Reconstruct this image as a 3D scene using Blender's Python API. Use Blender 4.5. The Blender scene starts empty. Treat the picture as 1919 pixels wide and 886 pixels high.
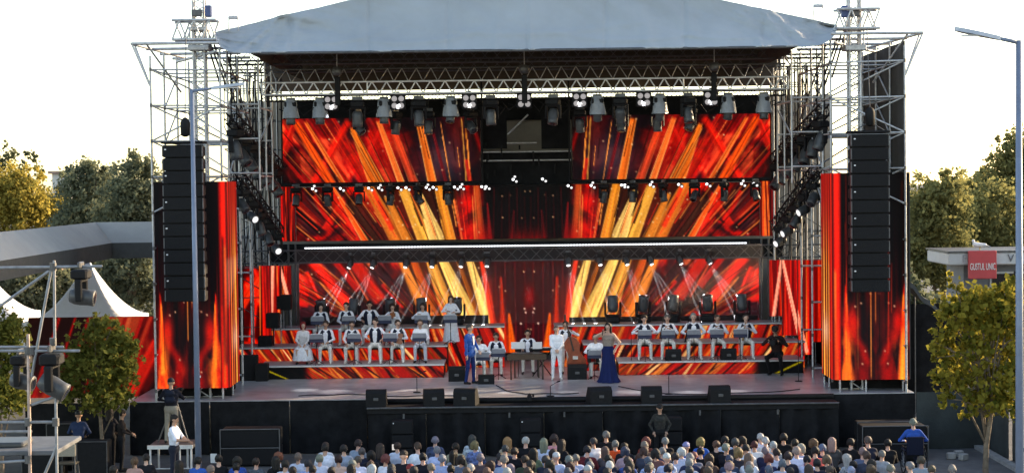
import bpy, math, random
import numpy as np
from mathutils import Vector, Matrix
random.seed(7); RNG = np.random.default_rng(11)
R = math.radians
scene = bpy.context.scene
C = scene.collection

# ------------------------------------------------------------------ camera
CAMX, CAMD, CAMZ, F = -0.43, 50.0, 7.8, 3250.0      # focal length in pixels of the 1919 px wide photograph
PITCH, ROLL = math.atan(103 / F), 0.012
_f = Vector((0, math.cos(PITCH), -math.sin(PITCH)))
_u0 = Vector((0, math.sin(PITCH), math.cos(PITCH))); _r0 = Vector((1, 0, 0))
_u = _u0 * math.cos(ROLL) + _r0 * math.sin(ROLL)
_r = _r0 * math.cos(ROLL) - _u0 * math.sin(ROLL)
cam = bpy.data.cameras.new('camera'); camo = bpy.data.objects.new('camera', cam); C.objects.link(camo)
camo.matrix_world = Matrix(((_r.x, _u.x, -_f.x, CAMX), (_r.y, _u.y, -_f.y, -CAMD), (_r.z, _u.z, -_f.z, CAMZ), (0, 0, 0, 1)))
cam.sensor_width = 36; cam.lens = 36 * F / 1919; cam.clip_start = .5; cam.clip_end = 4000
scene.camera = camo
# ------------------------------------------------------------------ world, sun, exposure
EXPOSURE = 1.75
SUN_AZ, SUN_EL = R(60), R(17)                        # azimuth from +Y towards +X
world = bpy.data.worlds.new('World'); scene.world = world; world.use_nodes = True
wn = world.node_tree; bg = wn.nodes['Background']
sky = wn.nodes.new('ShaderNodeTexSky'); sky.sky_type = 'NISHITA'; sky.sun_disc = False
sky.sun_elevation = SUN_EL; sky.sun_rotation = SUN_AZ; sky.air_density = .85; sky.dust_density = .8; sky.ozone_density = .3
wn.links.new(sky.outputs[0], bg.inputs[0]); bg.inputs[1].default_value = 0.15
sun = bpy.data.lights.new('sun', 'SUN'); suno = bpy.data.objects.new('sun', sun); C.objects.link(suno)
sun.energy = 2.8; sun.angle = R(.6); sun.color = (1, .80, .55)
_sd = Vector((math.sin(SUN_AZ) * math.cos(SUN_EL), math.cos(SUN_AZ) * math.cos(SUN_EL), math.sin(SUN_EL)))
suno.rotation_euler = _sd.to_track_quat('Z', 'Y').to_euler(); suno.location = (60, 40, 40)
vs = scene.view_settings; vs.view_transform = 'Standard'; vs.look = 'None'; vs.exposure = EXPOSURE; vs.gamma = 1
vs.use_curve_mapping = False
vs.use_white_balance = True; vs.white_balance_temperature = 7400; vs.white_balance_tint = 10
cy = scene.cycles
cy.use_denoising = True; cy.max_bounces = 6; cy.diffuse_bounces = 3; cy.glossy_bounces = 3; cy.transmission_bounces = 4
cy.volume_bounces = 0; cy.transparent_max_bounces = 8; cy.sample_clamp_indirect = 6; cy.caustics_reflective = False; cy.caustics_refractive = False
EM = 2 ** -EXPOSURE

# ------------------------------------------------------------------ helpers
def P(px, py, Y):
    """the point at depth Y behind the stage edge that the photograph shows at pixel (px, py)"""
    d = _f * F + _r * (px - 960) - _u * (py - 443)
    t = (Y + CAMD) / d.y
    return Vector((CAMX + d.x * t, Y, CAMZ + d.z * t))
def PX(px, Y, py=500): return P(px, py, Y).x
def PZ(px, py, Y): return P(px, py, Y).z
def PG(px, py, z):
    """the point at height z under pixel (px, py)"""
    d = _f * F + _r * (px - 960) - _u * (py - 443)
    t = (z - CAMZ) / d.z
    return Vector((CAMX + d.x * t, -CAMD + d.y * t, z))
def wl(o):
    v = Vector((0, 0, 0))
    while o: v = v + o.location; o = o.parent
    return v
def obj(name, me, mat=None, parent=None):
    o = bpy.data.objects.new(name, me); C.objects.link(o)
    if mat is not None and len(me.materials) == 0: me.materials.append(mat)
    if parent: o.parent = parent; o.location = -wl(parent)
    return o
def tag(o, label, cat, group=None):
    o['label'] = label; o['category'] = cat
    if group: o['group'] = group
    return o
def thing(name, label, cat, loc=(0, 0, 0), group=None, rz=0):
    o = bpy.data.objects.new(name, None); C.objects.link(o); o.location = loc; o.rotation_euler = (0, 0, rz)
    o.empty_display_size = .1
    return tag(o, label, cat, group)
def struct(o): o['kind'] = 'structure'; return o
def stuff(o): o['kind'] = 'stuff'; return o
def dup(o, loc=None, rz=None, label=None, group=None, parent=None, rot=None, sc=None):
    c = o.copy(); C.objects.link(c); c.parent = parent
    if loc is not None: c.location = loc
    if rz is not None: c.rotation_euler = (0, 0, rz)
    if rot is not None: c.rotation_euler = rot
    if sc is not None: c.scale = (sc, sc, sc)
    if label: c['label'] = label
    if group: c['group'] = group
    for ch in KIDS.get(o.name, ()): dup(ch, parent=c)
    return c
KIDS = {}
def index_kids(o):
    for c in o.children:
        KIDS.setdefault(o.name, []).append(c); index_kids(c)
def mesh(name, v, f, smooth=False, mats=(), mi=None):
    me = bpy.data.meshes.new(name)
    if isinstance(f, np.ndarray):
        v = np.asarray(v, np.float32); n, k = f.shape
        me.vertices.add(len(v)); me.vertices.foreach_set('co', v.ravel())
        me.loops.add(n * k); me.loops.foreach_set('vertex_index', f.astype(np.int32).ravel())
        me.polygons.add(n); me.polygons.foreach_set('loop_start', np.arange(0, n * k, k, dtype=np.int32))
        me.polygons.foreach_set('loop_total', np.full(n, k, np.int32))
        me.update(calc_edges=True)
    else:
        me.from_pydata([tuple(x) for x in v], [], f)
    for m in mats: me.materials.append(m)
    if mi is not None: me.polygons.foreach_set('material_index', np.asarray(mi, np.int32))
    if smooth: me.polygons.foreach_set('use_smooth', np.ones(len(me.polygons), bool))
    me.update()
    return me
class MB:
    def __init__(s): s.v = []; s.f = []; s.mi = []; s.m = 0
    def add(s, vs, fs):
        b = len(s.v); s.v += [Vector(x) for x in vs]; s.f += [tuple(i + b for i in q) for q in fs]; s.mi += [s.m] * len(fs); return s
    def box(s, c, d, rz=0, rx=0, ry=0, bev=0):
        hx, hy, hz = d[0] / 2, d[1] / 2, d[2] / 2
        m = Matrix.Rotation(rz, 3, 'Z') @ Matrix.Rotation(ry, 3, 'Y') @ Matrix.Rotation(rx, 3, 'X')
        c = Vector(c)
        if bev:
            b = min(bev, hx * .9, hy * .9, hz * .9); vs = []
            for z, k in ((-hz, b), (-hz + b, 0), (hz - b, 0), (hz, b)):
                for x, y in ((-1, -1), (1, -1), (1, 1), (-1, 1)):
                    X, Y = hx - k, hy - k
                    if x * y > 0: p = [(x * X, y * (Y - b)), (x * (X - b), y * Y)]
                    else: p = [(x * (X - b), y * Y), (x * X, y * (Y - b))]
                    if (x, y) in ((-1, -1), (1, 1)): pass
                    vs += [(q[0], q[1], z) for q in p]
            # order round: build by angle
            out = []
            for k in range(4):
                ring = vs[k * 8:(k + 1) * 8]; ring.sort(key=lambda q: math.atan2(q[1], q[0])); out += ring
            fs = [tuple(reversed(range(8))), tuple(range(24, 32))]
            for k in range(3):
                for i in range(8): fs.append((k * 8 + i, k * 8 + (i + 1) % 8, k * 8 + 8 + (i + 1) % 8, k * 8 + 8 + i))
            return s.add([m @ Vector(q) + c for q in out], fs)
        vs = [m @ Vector((x * hx, y * hy, z * hz)) + c for z in (-1, 1) for x, y in ((-1, -1), (1, -1), (1, 1), (-1, 1))]
        return s.add(vs, [(3, 2, 1, 0), (4, 5, 6, 7), (0, 1, 5, 4), (1, 2, 6, 5), (2, 3, 7, 6), (3, 0, 4, 7)])
    def tube(s, a, b, r0, r1=None, n=8, cap=True):
        a, b = Vector(a), Vector(b); r1 = r0 if r1 is None else r1
        q = (b - a).normalized(); x = q.orthogonal().normalized(); y = q.cross(x)
        vs = [p + (x * math.cos(t) + y * math.sin(t)) * r for p, r in ((a, r0), (b, r1)) for t in [2 * math.pi * i / n for i in range(n)]]
        fs = [(i, (i + 1) % n, n + (i + 1) % n, n + i) for i in range(n)]
        if cap: fs += [tuple(reversed(range(n))), tuple(range(n, 2 * n))]
        return s.add(vs, fs)
    def path(s, pts, rs, n=6):
        pts = [Vector(p) for p in pts]
        if not hasattr(rs, '__len__'): rs = [rs] * len(pts)
        vs = []; x = None
        for i, p in enumerate(pts):
            q = (pts[min(i + 1, len(pts) - 1)] - pts[max(i - 1, 0)]).normalized()
            x = (q.orthogonal() if x is None else (x - q * x.dot(q))).normalized(); y = q.cross(x)
            vs += [p + (x * math.cos(t) + y * math.sin(t)) * rs[i] for t in [2 * math.pi * k / n for k in range(n)]]
        fs = [(i * n + k, i * n + (k + 1) % n, (i + 1) * n + (k + 1) % n, (i + 1) * n + k) for i in range(len(pts) - 1) for k in range(n)]
        fs += [tuple(reversed(range(n))), tuple(range((len(pts) - 1) * n, len(pts) * n))]
        return s.add(vs, fs)
    def lathe(s, prof, n=16, M=None):
        M = M or Matrix.Identity(4)
        vs = [M @ Vector((r * math.cos(t), r * math.sin(t), z)) for r, z in prof for t in [2 * math.pi * i / n for i in range(n)]]
        fs = [(i * n + k, i * n + (k + 1) % n, (i + 1) * n + (k + 1) % n, (i + 1) * n + k) for i in range(len(prof) - 1) for k in range(n)]
        fs += [tuple(reversed(range(n))), tuple(range((len(prof) - 1) * n, len(prof) * n))]
        return s.add(vs, fs)
    def prism(s, poly, a, b):
        """poly: list of (u,v); a(u,v)->3d near, b->3d far"""
        n = len(poly)
        return s.add([a(*p) for p in poly] + [b(*p) for p in poly],
                     [tuple(range(n)), tuple(reversed(range(n, 2 * n)))] + [(i, i + n, (i + 1) % n + n, (i + 1) % n) for i in range(n)])
    def mesh(s, name, smooth=False, mats=()):
        return mesh(name, s.v, s.f, smooth, mats, s.mi if len(mats) > 1 else None)
    def build(s, name, mat, parent=None, smooth=False):
        mats = mat if isinstance(mat, (list, tuple)) else [mat]
        return obj(name, s.mesh(name, smooth, mats), None, parent)

def hexc(h): return tuple(((int(h[i:i + 2], 16) / 255) ** 2.2) for i in (0, 2, 4))
MATS = {}
def mat(name, col, rough=.6, metal=0, var=.18, scale=5, bump=0, bscale=40, spec=.5, trans=0, sheen=0):
    if name in MATS: return MATS[name]
    m = bpy.data.materials.new(name); m.use_nodes = True; nt = m.node_tree; N = nt.nodes; L = nt.links
    b = N['Principled BSDF']; b.inputs['Roughness'].default_value = rough; b.inputs['Metallic'].default_value = metal
    b.inputs['Specular IOR Level'].default_value = spec
    geo = N.new('ShaderNodeNewGeometry')
    if var:
        no = N.new('ShaderNodeTexNoise'); no.inputs['Scale'].default_value = scale; no.inputs['Detail'].default_value = 4
        no.inputs['Roughness'].default_value = .65
        L.new(geo.outputs['Position'], no.inputs['Vector'])
        rp = N.new('ShaderNodeValToRGB'); rp.color_ramp.elements[0].position = .3; rp.color_ramp.elements[1].position = .7
        rp.color_ramp.elements[0].color = tuple(c * (1 - var) for c in col) + (1,)
        rp.color_ramp.elements[1].color = tuple(min(1, c * (1 + var)) for c in col) + (1,)
        L.new(no.outputs['Fac'], rp.inputs['Fac']); L.new(rp.outputs['Color'], b.inputs['Base Color'])
    else: b.inputs['Base Color'].default_value = tuple(col) + (1,)
    if bump:
        nb = N.new('ShaderNodeTexNoise'); nb.inputs['Scale'].default_value = bscale; nb.inputs['Detail'].default_value = 3
        L.new(geo.outputs['Position'], nb.inputs['Vector'])
        bp = N.new('ShaderNodeBump'); bp.inputs['Strength'].default_value = bump; bp.inputs['Distance'].default_value = .03
        L.new(nb.outputs['Fac'], bp.inputs['Height']); L.new(bp.outputs['Normal'], b.inputs['Normal'])
    MATS[name] = m
    return m
def emit(name, col, s):
    if name in MATS: return MATS[name]
    m = bpy.data.materials.new(name); m.use_nodes = True; nt = m.node_tree; b = nt.nodes['Principled BSDF']
    b.inputs['Base Color'].default_value = (.02, .02, .02, 1); b.inputs['Roughness'].default_value = .3
    b.inputs['Emission Color'].default_value = tuple(col) + (1,); b.inputs['Emission Strength'].default_value = s
    MATS[name] = m; return m
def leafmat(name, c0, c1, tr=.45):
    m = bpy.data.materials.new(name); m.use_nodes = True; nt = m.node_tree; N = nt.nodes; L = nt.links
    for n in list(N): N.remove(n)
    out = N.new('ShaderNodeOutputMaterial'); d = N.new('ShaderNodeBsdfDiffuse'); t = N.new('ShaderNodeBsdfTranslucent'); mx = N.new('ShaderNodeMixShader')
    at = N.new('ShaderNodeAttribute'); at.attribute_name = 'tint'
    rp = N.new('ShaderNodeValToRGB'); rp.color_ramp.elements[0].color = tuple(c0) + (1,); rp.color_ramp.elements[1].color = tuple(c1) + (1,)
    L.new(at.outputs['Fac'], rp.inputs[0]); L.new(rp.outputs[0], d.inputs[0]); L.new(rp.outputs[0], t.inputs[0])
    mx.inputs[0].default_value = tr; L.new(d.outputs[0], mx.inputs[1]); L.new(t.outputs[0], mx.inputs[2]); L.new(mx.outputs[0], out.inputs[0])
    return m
ALU = mat('galvanised_steel', (.46, .46, .47), .45, .35, .25, 7)
ALUB = mat('bright_aluminium', (.66, .66, .67), .38, .3, .15, 7)
DSTEEL = mat('dark_steel', (.10, .10, .105), .5, .5, .3, 6)
BLACKM = mat('black_paint', (.010, .010, .0115), .7, 0, .3, 9, spec=.2)
BLACKP = mat('black_plastic', (.009, .009, .0105), .7, 0, .25, 12, spec=.22)
DRAPE = mat('black_molton_cloth', (.015, .015, .0165), .95, 0, .35, 3, .4, 60, .1)
GREYP = mat('grey_plastic', (.05, .053, .058), .45, 0, .2, 12)
LENSM = mat('dark_lens', (.01, .01, .014), .08, 0, 0)
LIT = emit('lit_lens', (.80, .88, 1), 4.5 * EM)
LITS = emit('soft_lit_lens', (.85, .9, 1), 1.3 * EM)

# shared unit tube
_UT = {}
def tubes(parent, name, segs, r, m, n=8):
    """each segment is one tube object sharing one mesh"""
    key = (m.name, n)
    if key not in _UT: _UT[key] = MB().tube((0, 0, 0), (0, 0, 1), 1, n=n).mesh('tube_' + m.name, True, [m])
    base = wl(parent); out = []
    for a, b in segs:
        a, b = Vector(a), Vector(b); d = b - a
        o = bpy.data.objects.new(name, _UT[key]); C.objects.link(o); o.parent = parent
        o.location = a - base; o.rotation_mode = 'QUATERNION'; o.rotation_quaternion = d.to_track_quat('Z', 'Y'); o.scale = (r, r, d.length)
        out.append(o)
    return out
def truss(parent, a, b, w, h, n, m, rc=.025, rw=.012, tri=False, web=True, joined=False, up=(0, 0, 1)):
    """lattice girder from a to b; chords and braces are parts"""
    a, b = Vector(a), Vector(b); ax = (b - a).normalized(); up = Vector(up); s = ax.cross(up).normalized(); u = s.cross(ax)
    if tri: cs = [s * (-w / 2) - u * (h / 2), s * (w / 2) - u * (h / 2), u * (h / 2)]
    else: cs = [s * (-w / 2) - u * (h / 2), s * (w / 2) - u * (h / 2), s * (w / 2) + u * (h / 2), s * (-w / 2) + u * (h / 2)]
    tubes(parent, 'chord', [(a + c, b + c) for c in cs], rc, m)
    segs = []
    for k in range(len(cs)):
        c0, c1 = cs[k], cs[(k + 1) % len(cs)]
        for i in range(n):
            p, q = a.lerp(b, i / n), a.lerp(b, (i + 1) / n); mid = a.lerp(b, (i + .5) / n)
            segs += [(p + c0, mid + c1), (mid + c1, q + c0)]
    if joined:
        mb = MB()
        for p, q in segs: mb.tube(p, q, rw, n=4, cap=False)
        stuff(mb.build('lattice', m, parent))
    else: tubes(parent, 'brace', segs, rw, m, 6)

# ------------------------------------------------------------------ noise and the pictures on the LED screens
def vnoise(x, y, seed):
    rg = np.random.default_rng(seed); T = rg.random((64, 64))
    xi = np.floor(x).astype(int); yi = np.floor(y).astype(int); fx = x - xi; fy = y - yi
    fx = fx * fx * (3 - 2 * fx); fy = fy * fy * (3 - 2 * fy)
    g = lambda i, j: T[i % 64, j % 64]
    return (g(xi, yi) * (1 - fx) + g(xi + 1, yi) * fx) * (1 - fy) + (g(xi, yi + 1) * (1 - fx) + g(xi + 1, yi + 1) * fx) * fy
def fbm(x, y, seed, o=4):
    a, s, t = 1, 0, 0
    for i in range(o): s = s + a * vnoise(x * 2 ** i, y * 2 ** i, seed + i); t += a; a *= .5
    return s / t
def sstep(a, b, x): t = np.clip((x - a) / (b - a), 0, 1); return t * t * (3 - 2 * t)
class Pic:
    """a picture laid out on a grid: x to the side, y downwards, colours as seen on the screen"""
    def __init__(s, x0, y0, x1, y1, step, base=(.17, .11, .13)):
        s.nx = max(2, int((x1 - x0) / step)) + 1; s.ny = max(2, int((y1 - y0) / step)) + 1
        s.x, s.y = np.meshgrid(np.linspace(x0, x1, s.nx), np.linspace(y0, y1, s.ny))
        s.c = np.ones((s.ny, s.nx, 3)) * np.array(base); s.box = (x0, y0, x1, y1)
    def mix(s, m, col): m = m[..., None]; s.c = s.c * (1 - m) + np.array(col) * m
    def beam(s, x0, y0, x1, y1, w0, w1, col, a=.95, soft=.3, streak=.25, edge=0):
        d = np.array((x1 - x0, y1 - y0), float); L = np.hypot(*d); d /= L
        t = ((s.x - x0) * d[0] + (s.y - y0) * d[1]) / L; q = (s.x - x0) * d[1] - (s.y - y0) * d[0]
        w = (w0 + (w1 - w0) * np.clip(t, 0, 1)) / 2 + 1e-6; u = q / w
        m = (1 - sstep(1 - soft, 1, np.abs(u))) * sstep(-.04, .02, t) * (1 - sstep(.98, 1.04, t))
        k = 1 - streak + 2 * streak * vnoise(u * 3.3 + x0, t * .8 + y0 * .1, int(x0 * 7 + y0) % 97)
        m = np.clip(m * a, 0, 1)
        cc = np.clip(np.array(col) * k[..., None], 0, 1.15); s.c = s.c * (1 - m[..., None]) + cc * m[..., None]
        if edge:
            e = np.exp(-((np.abs(u) - .82) * w / 1.0) ** 2) * (m > .02) * edge * (.4 + .6 * t.clip(0, 1)); s.mix(np.clip(e, 0, 1), (1, .80, .45))
    def flames(s, col, sc, seed, amt=1, thr=(.52, .72), stretch=(1, 1), ang=0, mask=None):
        ca, sa = math.cos(ang), math.sin(ang); X = (s.x * ca + s.y * sa) / sc / stretch[0]; Y = (-s.x * sa + s.y * ca) / sc / stretch[1]
        wx = fbm(X * .9, Y * .9, seed + 20) * 1.6; wy = fbm(X * .9 + 9, Y * .9, seed + 31) * 1.6
        n = fbm(X * 1.1 + wx, Y * 1.1 + wy, seed, 4); n = (n - .5) * 1.9 + .5
        m = sstep(thr[0] - .08, thr[1] + .1, n) * amt
        m2 = sstep(thr[1] + .05, thr[1] + .3, n) * amt
        if mask is not None: m = m * mask; m2 = m2 * mask
        s.mix(np.clip(m, 0, 1), col); s.mix(np.clip(m2 * .75, 0, 1), (1, .50, .26))
    def rays(s, ox, oy, freq, seed, amt=.6, mask=1.0, hot=(.93, .22, .13)):
        th = np.arctan2(s.x - ox, oy - s.y); r = np.hypot(s.x - ox, s.y - oy)
        a = fbm(th * freq + 50, r / 160 + 7, seed, 3); b = fbm(th * freq * 2.7 + 20, r / 90, seed + 9, 3)
        s.mix(np.clip(sstep(.50, .74, a) * amt * mask * (.35 + .65 * sstep(.3, .7, fbm(s.x / 60, s.y / 60, seed + 3))), 0, 1), hot)
        s.c = s.c * (1 + (1.1 * (b - .5) * mask)[..., None])
        s.mix(np.clip(sstep(.70, .86, b) * .5 * mask * amt, 0, 1), (1, .66, .34))
    def blob(s, cx, cy_, rx, ry, col, a=1):
        s.mix(np.clip(np.exp(-(((s.x - cx) / rx) ** 2 + ((s.y - cy_) / ry) ** 2)) * a, 0, 1), col)
    def poly(s, pts, col, a=1, soft=3):
        m = np.ones_like(s.x) * a
        for i in range(len(pts)):
            (ax, ay), (bx, by) = pts[i], pts[(i + 1) % len(pts)]; L = math.hypot(bx - ax, by - ay)
            m = m * sstep(-soft, soft, ((bx - ax) * (s.y - ay) - (by - ay) * (s.x - ax)) / L)
        s.mix(m, col)
    def stars(s, n, seed, mask=None):
        rg = np.random.default_rng(seed); x0, y0, x1, y1 = s.box
        for i in range(n):
            x, y, a = rg.uniform(x0, x1), rg.uniform(y0, y1), rg.uniform(.3, .95); s.blob(x, y, 1.6, 1.6, (1, .85, .6), a)
    def gaps(s, ox, oy, freq, seed, amt):
        th = np.arctan2(s.x - ox, oy - s.y); a = fbm(th * freq + 31, np.hypot(s.x - ox, s.y - oy) / 300, seed, 2); s.mix(sstep(.52, .72, a) * amt, (.10, .07, .075))
    def threads(s, ox, oy, n, x0, x1, ytop, seed, mask=None):
        rg = np.random.default_rng(seed)
        for i in range(n):
            x = rg.uniform(x0, x1); k = rg.random(); y0 = rg.uniform(s.box[1] - 10, s.box[1] + .5 * (s.box[3] - s.box[1])); t = (y0 - ytop) / (oy - ytop); xa = x + (ox - x) * t
            y1 = rg.uniform(y0 + 30, s.box[3] + 20); t1 = (y1 - ytop) / (oy - ytop); xb = x + (ox - x) * t1
            s.beam(xa, y0, xb, y1, rg.uniform(2.4, 3.4), rg.uniform(2.8, 5), (.98, .62, .30) if k > .72 else (.90, .30, .16) if k > .5 else (.09, .06, .06), rg.uniform(.3, .8), .9)
    def mirror(s):
        s.c = np.concatenate([s.c, s.c[:, -2::-1]], 1); s.nx = s.c.shape[1]; return s
LEDS = {}
def ledmat(k):
    key = round(k, 3)
    if key in LEDS: return LEDS[key]
    m = bpy.data.materials.new('led_screen'); m.use_nodes = True; N = m.node_tree.nodes; L = m.node_tree.links; b = N['Principled BSDF']
    b.inputs['Base Color'].default_value = (.006, .006, .0065, 1); b.inputs['Roughness'].default_value = .7; b.inputs['Specular IOR Level'].default_value = .15
    at = N.new('ShaderNodeAttribute'); at.attribute_name = 'picture'
    geo = N.new('ShaderNodeNewGeometry'); no = N.new('ShaderNodeTexNoise'); no.inputs['Scale'].default_value = 14; no.inputs['Detail'].default_value = 6; no.inputs['Roughness'].default_value = .75
    mr = N.new('ShaderNodeMapRange'); mr.inputs[1].default_value = .3; mr.inputs[2].default_value = .7; mr.inputs[3].default_value = .72; mr.inputs[4].default_value = 1.25
    mx = N.new('ShaderNodeVectorMath'); mx.operation = 'SCALE'; L.new(geo.outputs['Position'], no.inputs['Vector']); L.new(no.outputs['Fac'], mr.inputs[0]); L.new(at.outputs['Color'], mx.inputs[0]); L.new(mr.outputs[0], mx.inputs['Scale'])
    L.new(mx.outputs[0], b.inputs['Emission Color']); b.inputs['Emission Strength'].default_value = k * EM
    LEDS[key] = m; return m
def screen_mesh(name, pic, pts, m):
    """pts: (ny, nx, 3) positions"""
    ny, nx = pic.c.shape[:2]; v = pts.reshape(-1, 3)
    i = np.arange(ny * nx).reshape(ny, nx)
    f = np.stack([i[:-1, :-1], i[1:, :-1], i[1:, 1:], i[:-1, 1:]], -1).reshape(-1, 4)
    me = mesh(name, v, f, False, [m])
    ca = me.color_attributes.new('picture', 'FLOAT_COLOR', 'POINT')
    col = np.ones((ny * nx, 4), np.float32); q = np.clip((pic.c - .07) * 1.17, 0.012, 1.15).reshape(-1, 3).copy(); lum = q.mean(1, keepdims=True); q = np.clip(lum + (q - lum) * 1.0, 0.01, 1.15); redness = np.clip((.62 - q[:, 1] / (q[:, 0] + .02)) / .3, 0, 1); q[:, 1] *= 1 - .12 * redness; col[:, :3] = q ** 2.2 * np.array((.97, .93, 1.15))
    ca.data.foreach_set('color', col.ravel())
    return me
def flat_screen(parent, pic, c00, c10, c01, k=1.0, name='screen_face', m=None):
    """c00 top-left, c10 top-right, c01 bottom-left"""
    ny, nx = pic.c.shape[:2]; u = np.linspace(0, 1, nx)[None, :, None]; v = np.linspace(0, 1, ny)[:, None, None]
    a, b, c = (np.array(q) for q in (c00, c10, c01))
    return obj(name, screen_mesh(name, pic, a + (b - a) * u + (c - a) * v, m or ledmat(k)), None, parent)
# ================================================================== THE SETTING
PAVE = mat('asphalt_paving', (.10, .098, .10), .85, 0, .3, 1.5, .3, 30)
g = MB().add([(-900, -120, 0), (900, -120, 0), (900, 1500, 0), (-900, 1500, 0)], [(0, 1, 2, 3)]).build('ground', PAVE); struct(g)
SZ = 1.57                                            # stage floor height
XL, XRr = PX(244, 0, 745), PX(1714, 0, 735)          # ends of the stage deck
# ------------------------------------------------------------------ stage
FLOOR = mat('stage_floor', (.38, .37, .38), .32, 0, .3, 1.3, .15, 8, .5)
st = thing('concert_stage', 'wide black draped concert stage with a grey plywood deck', 'stage', (0, 0, 0))
sl = MB().box(((XL + XRr) / 2, 6.5, SZ - .06), (XRr - XL, 13, .12)).build('deck', FLOOR, st)
# deck front fascia and thrust ledge
X1, X2 = PX(688, -.9, 750), PX(1572, -.9, 740)
MB().box(((X1 + X2) / 2, -.47, SZ - .23), (X2 - X1, .92, .2), bev=.02).build('front_ledge', BLACKM, st)
lip = MB().tube((X1, -.12, SZ - .06), (X2, -.12, SZ - .06), .075, n=10).build('edge_roll', BLACKP, st, True)
tubes(st, 'rail', [((X1, -.97, SZ - .15), (X2, -.97, SZ - .15))], .03, DSTEEL)
def drape(name, x0, y0, x1, y1, z0, z1, parent, m=DRAPE, amp=.045, nf=2.2, seed=0, gather=1.0):
    L = math.hypot(x1 - x0, y1 - y0); nu = max(8, int(L * 14)); nv = 9
    u = np.linspace(0, 1, nu); v = np.linspace(0, 1, nv); U, V = np.meshgrid(u, v)
    d = amp * (np.sin(U * L * nf * 6.28 / 1.0 + 3 * fbm(U * L * .7, V * 1.2, seed)) * (.35 + .65 * V)) * fbm(U * L * .8 + 3, V * .6, seed + 5) * 2 * gather
    nx_, ny_ = -(y1 - y0) / L, (x1 - x0) / L
    pts = np.stack([x0 + (x1 - x0) * U + nx_ * d, y0 + (y1 - y0) * U + ny_ * d, z1 + (z0 - z1) * V + 0 * U], -1)
    i = np.arange(nu * nv).reshape(nv, nu); f = np.stack([i[:-1, :-1], i[1:, :-1], i[1:, 1:], i[:-1, 1:]], -1).reshape(-1, 4)
    return obj(name, mesh(name, pts.reshape(-1, 3), f, True, [m]), None, parent)
cuts = np.linspace(X1, X2, 9)
for i in range(8): drape('drape', cuts[i] + .01, -.88, cuts[i + 1] - .01, -.88, .02, SZ - .3, st, seed=i, nf=1.6, amp=.13)
lc = np.linspace(XL, X1, 4)
for i in range(3): drape('drape', lc[i] + .01, -.04, lc[i + 1] - .01, -.04, .02, SZ - .02, st, seed=20 + i, amp=.06, nf=1.1)
drape('drape', X2 + .01, -.04, XRr, -.04, .02, SZ - .02, st, seed=31, amp=.03, nf=1.0)
drape('drape', X1, -.88, X1, -.04, .02, SZ - .15, st, seed=32, amp=.02); drape('drape', X2, -.88, X2, -.04, .02, SZ - .15, st, seed=33, amp=.02)
drape('drape', XL, 13, XL, -.02, .02, SZ - .02, st, seed=34); drape('drape', XRr, -.02, XRr, 13, .02, SZ - .02, st, seed=35)
for px in (757, 955, 1058, 1312, 1458): 
    p = P(px, 770, -.98); MB().box((p.x, -1.0, SZ - .38), (.05, .05, .14)).build('clamp', DSTEEL, st)

# ------------------------------------------------------------------ pictures
def pic_upper():
    p = Pic(530, 218, 903, 343, 1.6, (.145, .105, .12))
    fade = 1 - sstep(690, 800, p.x)
    p.blob(590, 300, 90, 60, (.30, .10, .11), .9)
    p.flames((.84, .14, .11), 62, 3, .95, (.57, .73), (1, 1.2), .5, .15 + .85 * fade); p.flames((.55, .08, .09), 30, 6, .8, (.5, .7), (1, 2.2), -.5, .15 + .85 * fade)
    p.gaps(900, 700, 17, 5, .75)
    p.rays(900, 700, 34, 71, .45, .2 + .8 * fade)
    p.beam(552, 228, 528, 290, 16, 20, (.86, .20, .14), .8, .7)
    p.beam(654, 226, 588, 344, 22, 24, (.90, .19, .13), .85, .8)
    p.beam(720, 226, 690, 290, 14, 16, (.82, .18, .14), .7, .8)
    p.beam(532, 292, 575, 346, 9, 10, (.72, .18, .13), .7, .7)
    p.beam(556, 226, 622, 346, 15, 22, (.92, .38, .14), .9, .45, edge=.25)
    p.beam(575, 226, 645, 346, 7, 10, (.95, .48, .20), .9, .4, edge=.5)
    p.beam(662, 238, 707, 346, 9, 34, (.93, .50, .18), .92, .3, edge=.55)
    p.beam(648, 250, 690, 346, 5, 9, (.70, .22, .13), .7, .6)
    p.beam(712, 226, 754, 346, 10, 14, (.93, .50, .22), .9, .35, edge=.75)
    p.beam(741, 246, 778, 346, 13, 20, (.86, .34, .18), .85, .45, edge=.3)
    p.blob(830, 300, 46, 44, (.30, .30, .34), .55)
    p.beam(788, 226, 812, 346, 14, 19, (.92, .48, .18), .92, .3, edge=.6)
    p.beam(815, 250, 838, 346, 8, 11, (.50, .15, .15), .7, .7)
    p.beam(868, 222, 876, 346, 3, 4, (.72, .52, .25), .8, .4); p.beam(874, 222, 884, 346, 3, 4, (.80, .50, .20), .8, .4)
    p.beam(876, 300, 883, 346, 9, 11, (.90, .24, .16), .7, .6)
    p.beam(889, 236, 905, 284, 11, 13, (.55, .10, .11), .8, .8)
    p.poly([(530, 314), (530, 346), (552, 346)], (.98, .55, .22), .95)
    p.threads(900, 700, 40, 470, 880, 218, 81); p.stars(16, 5); return p
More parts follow.
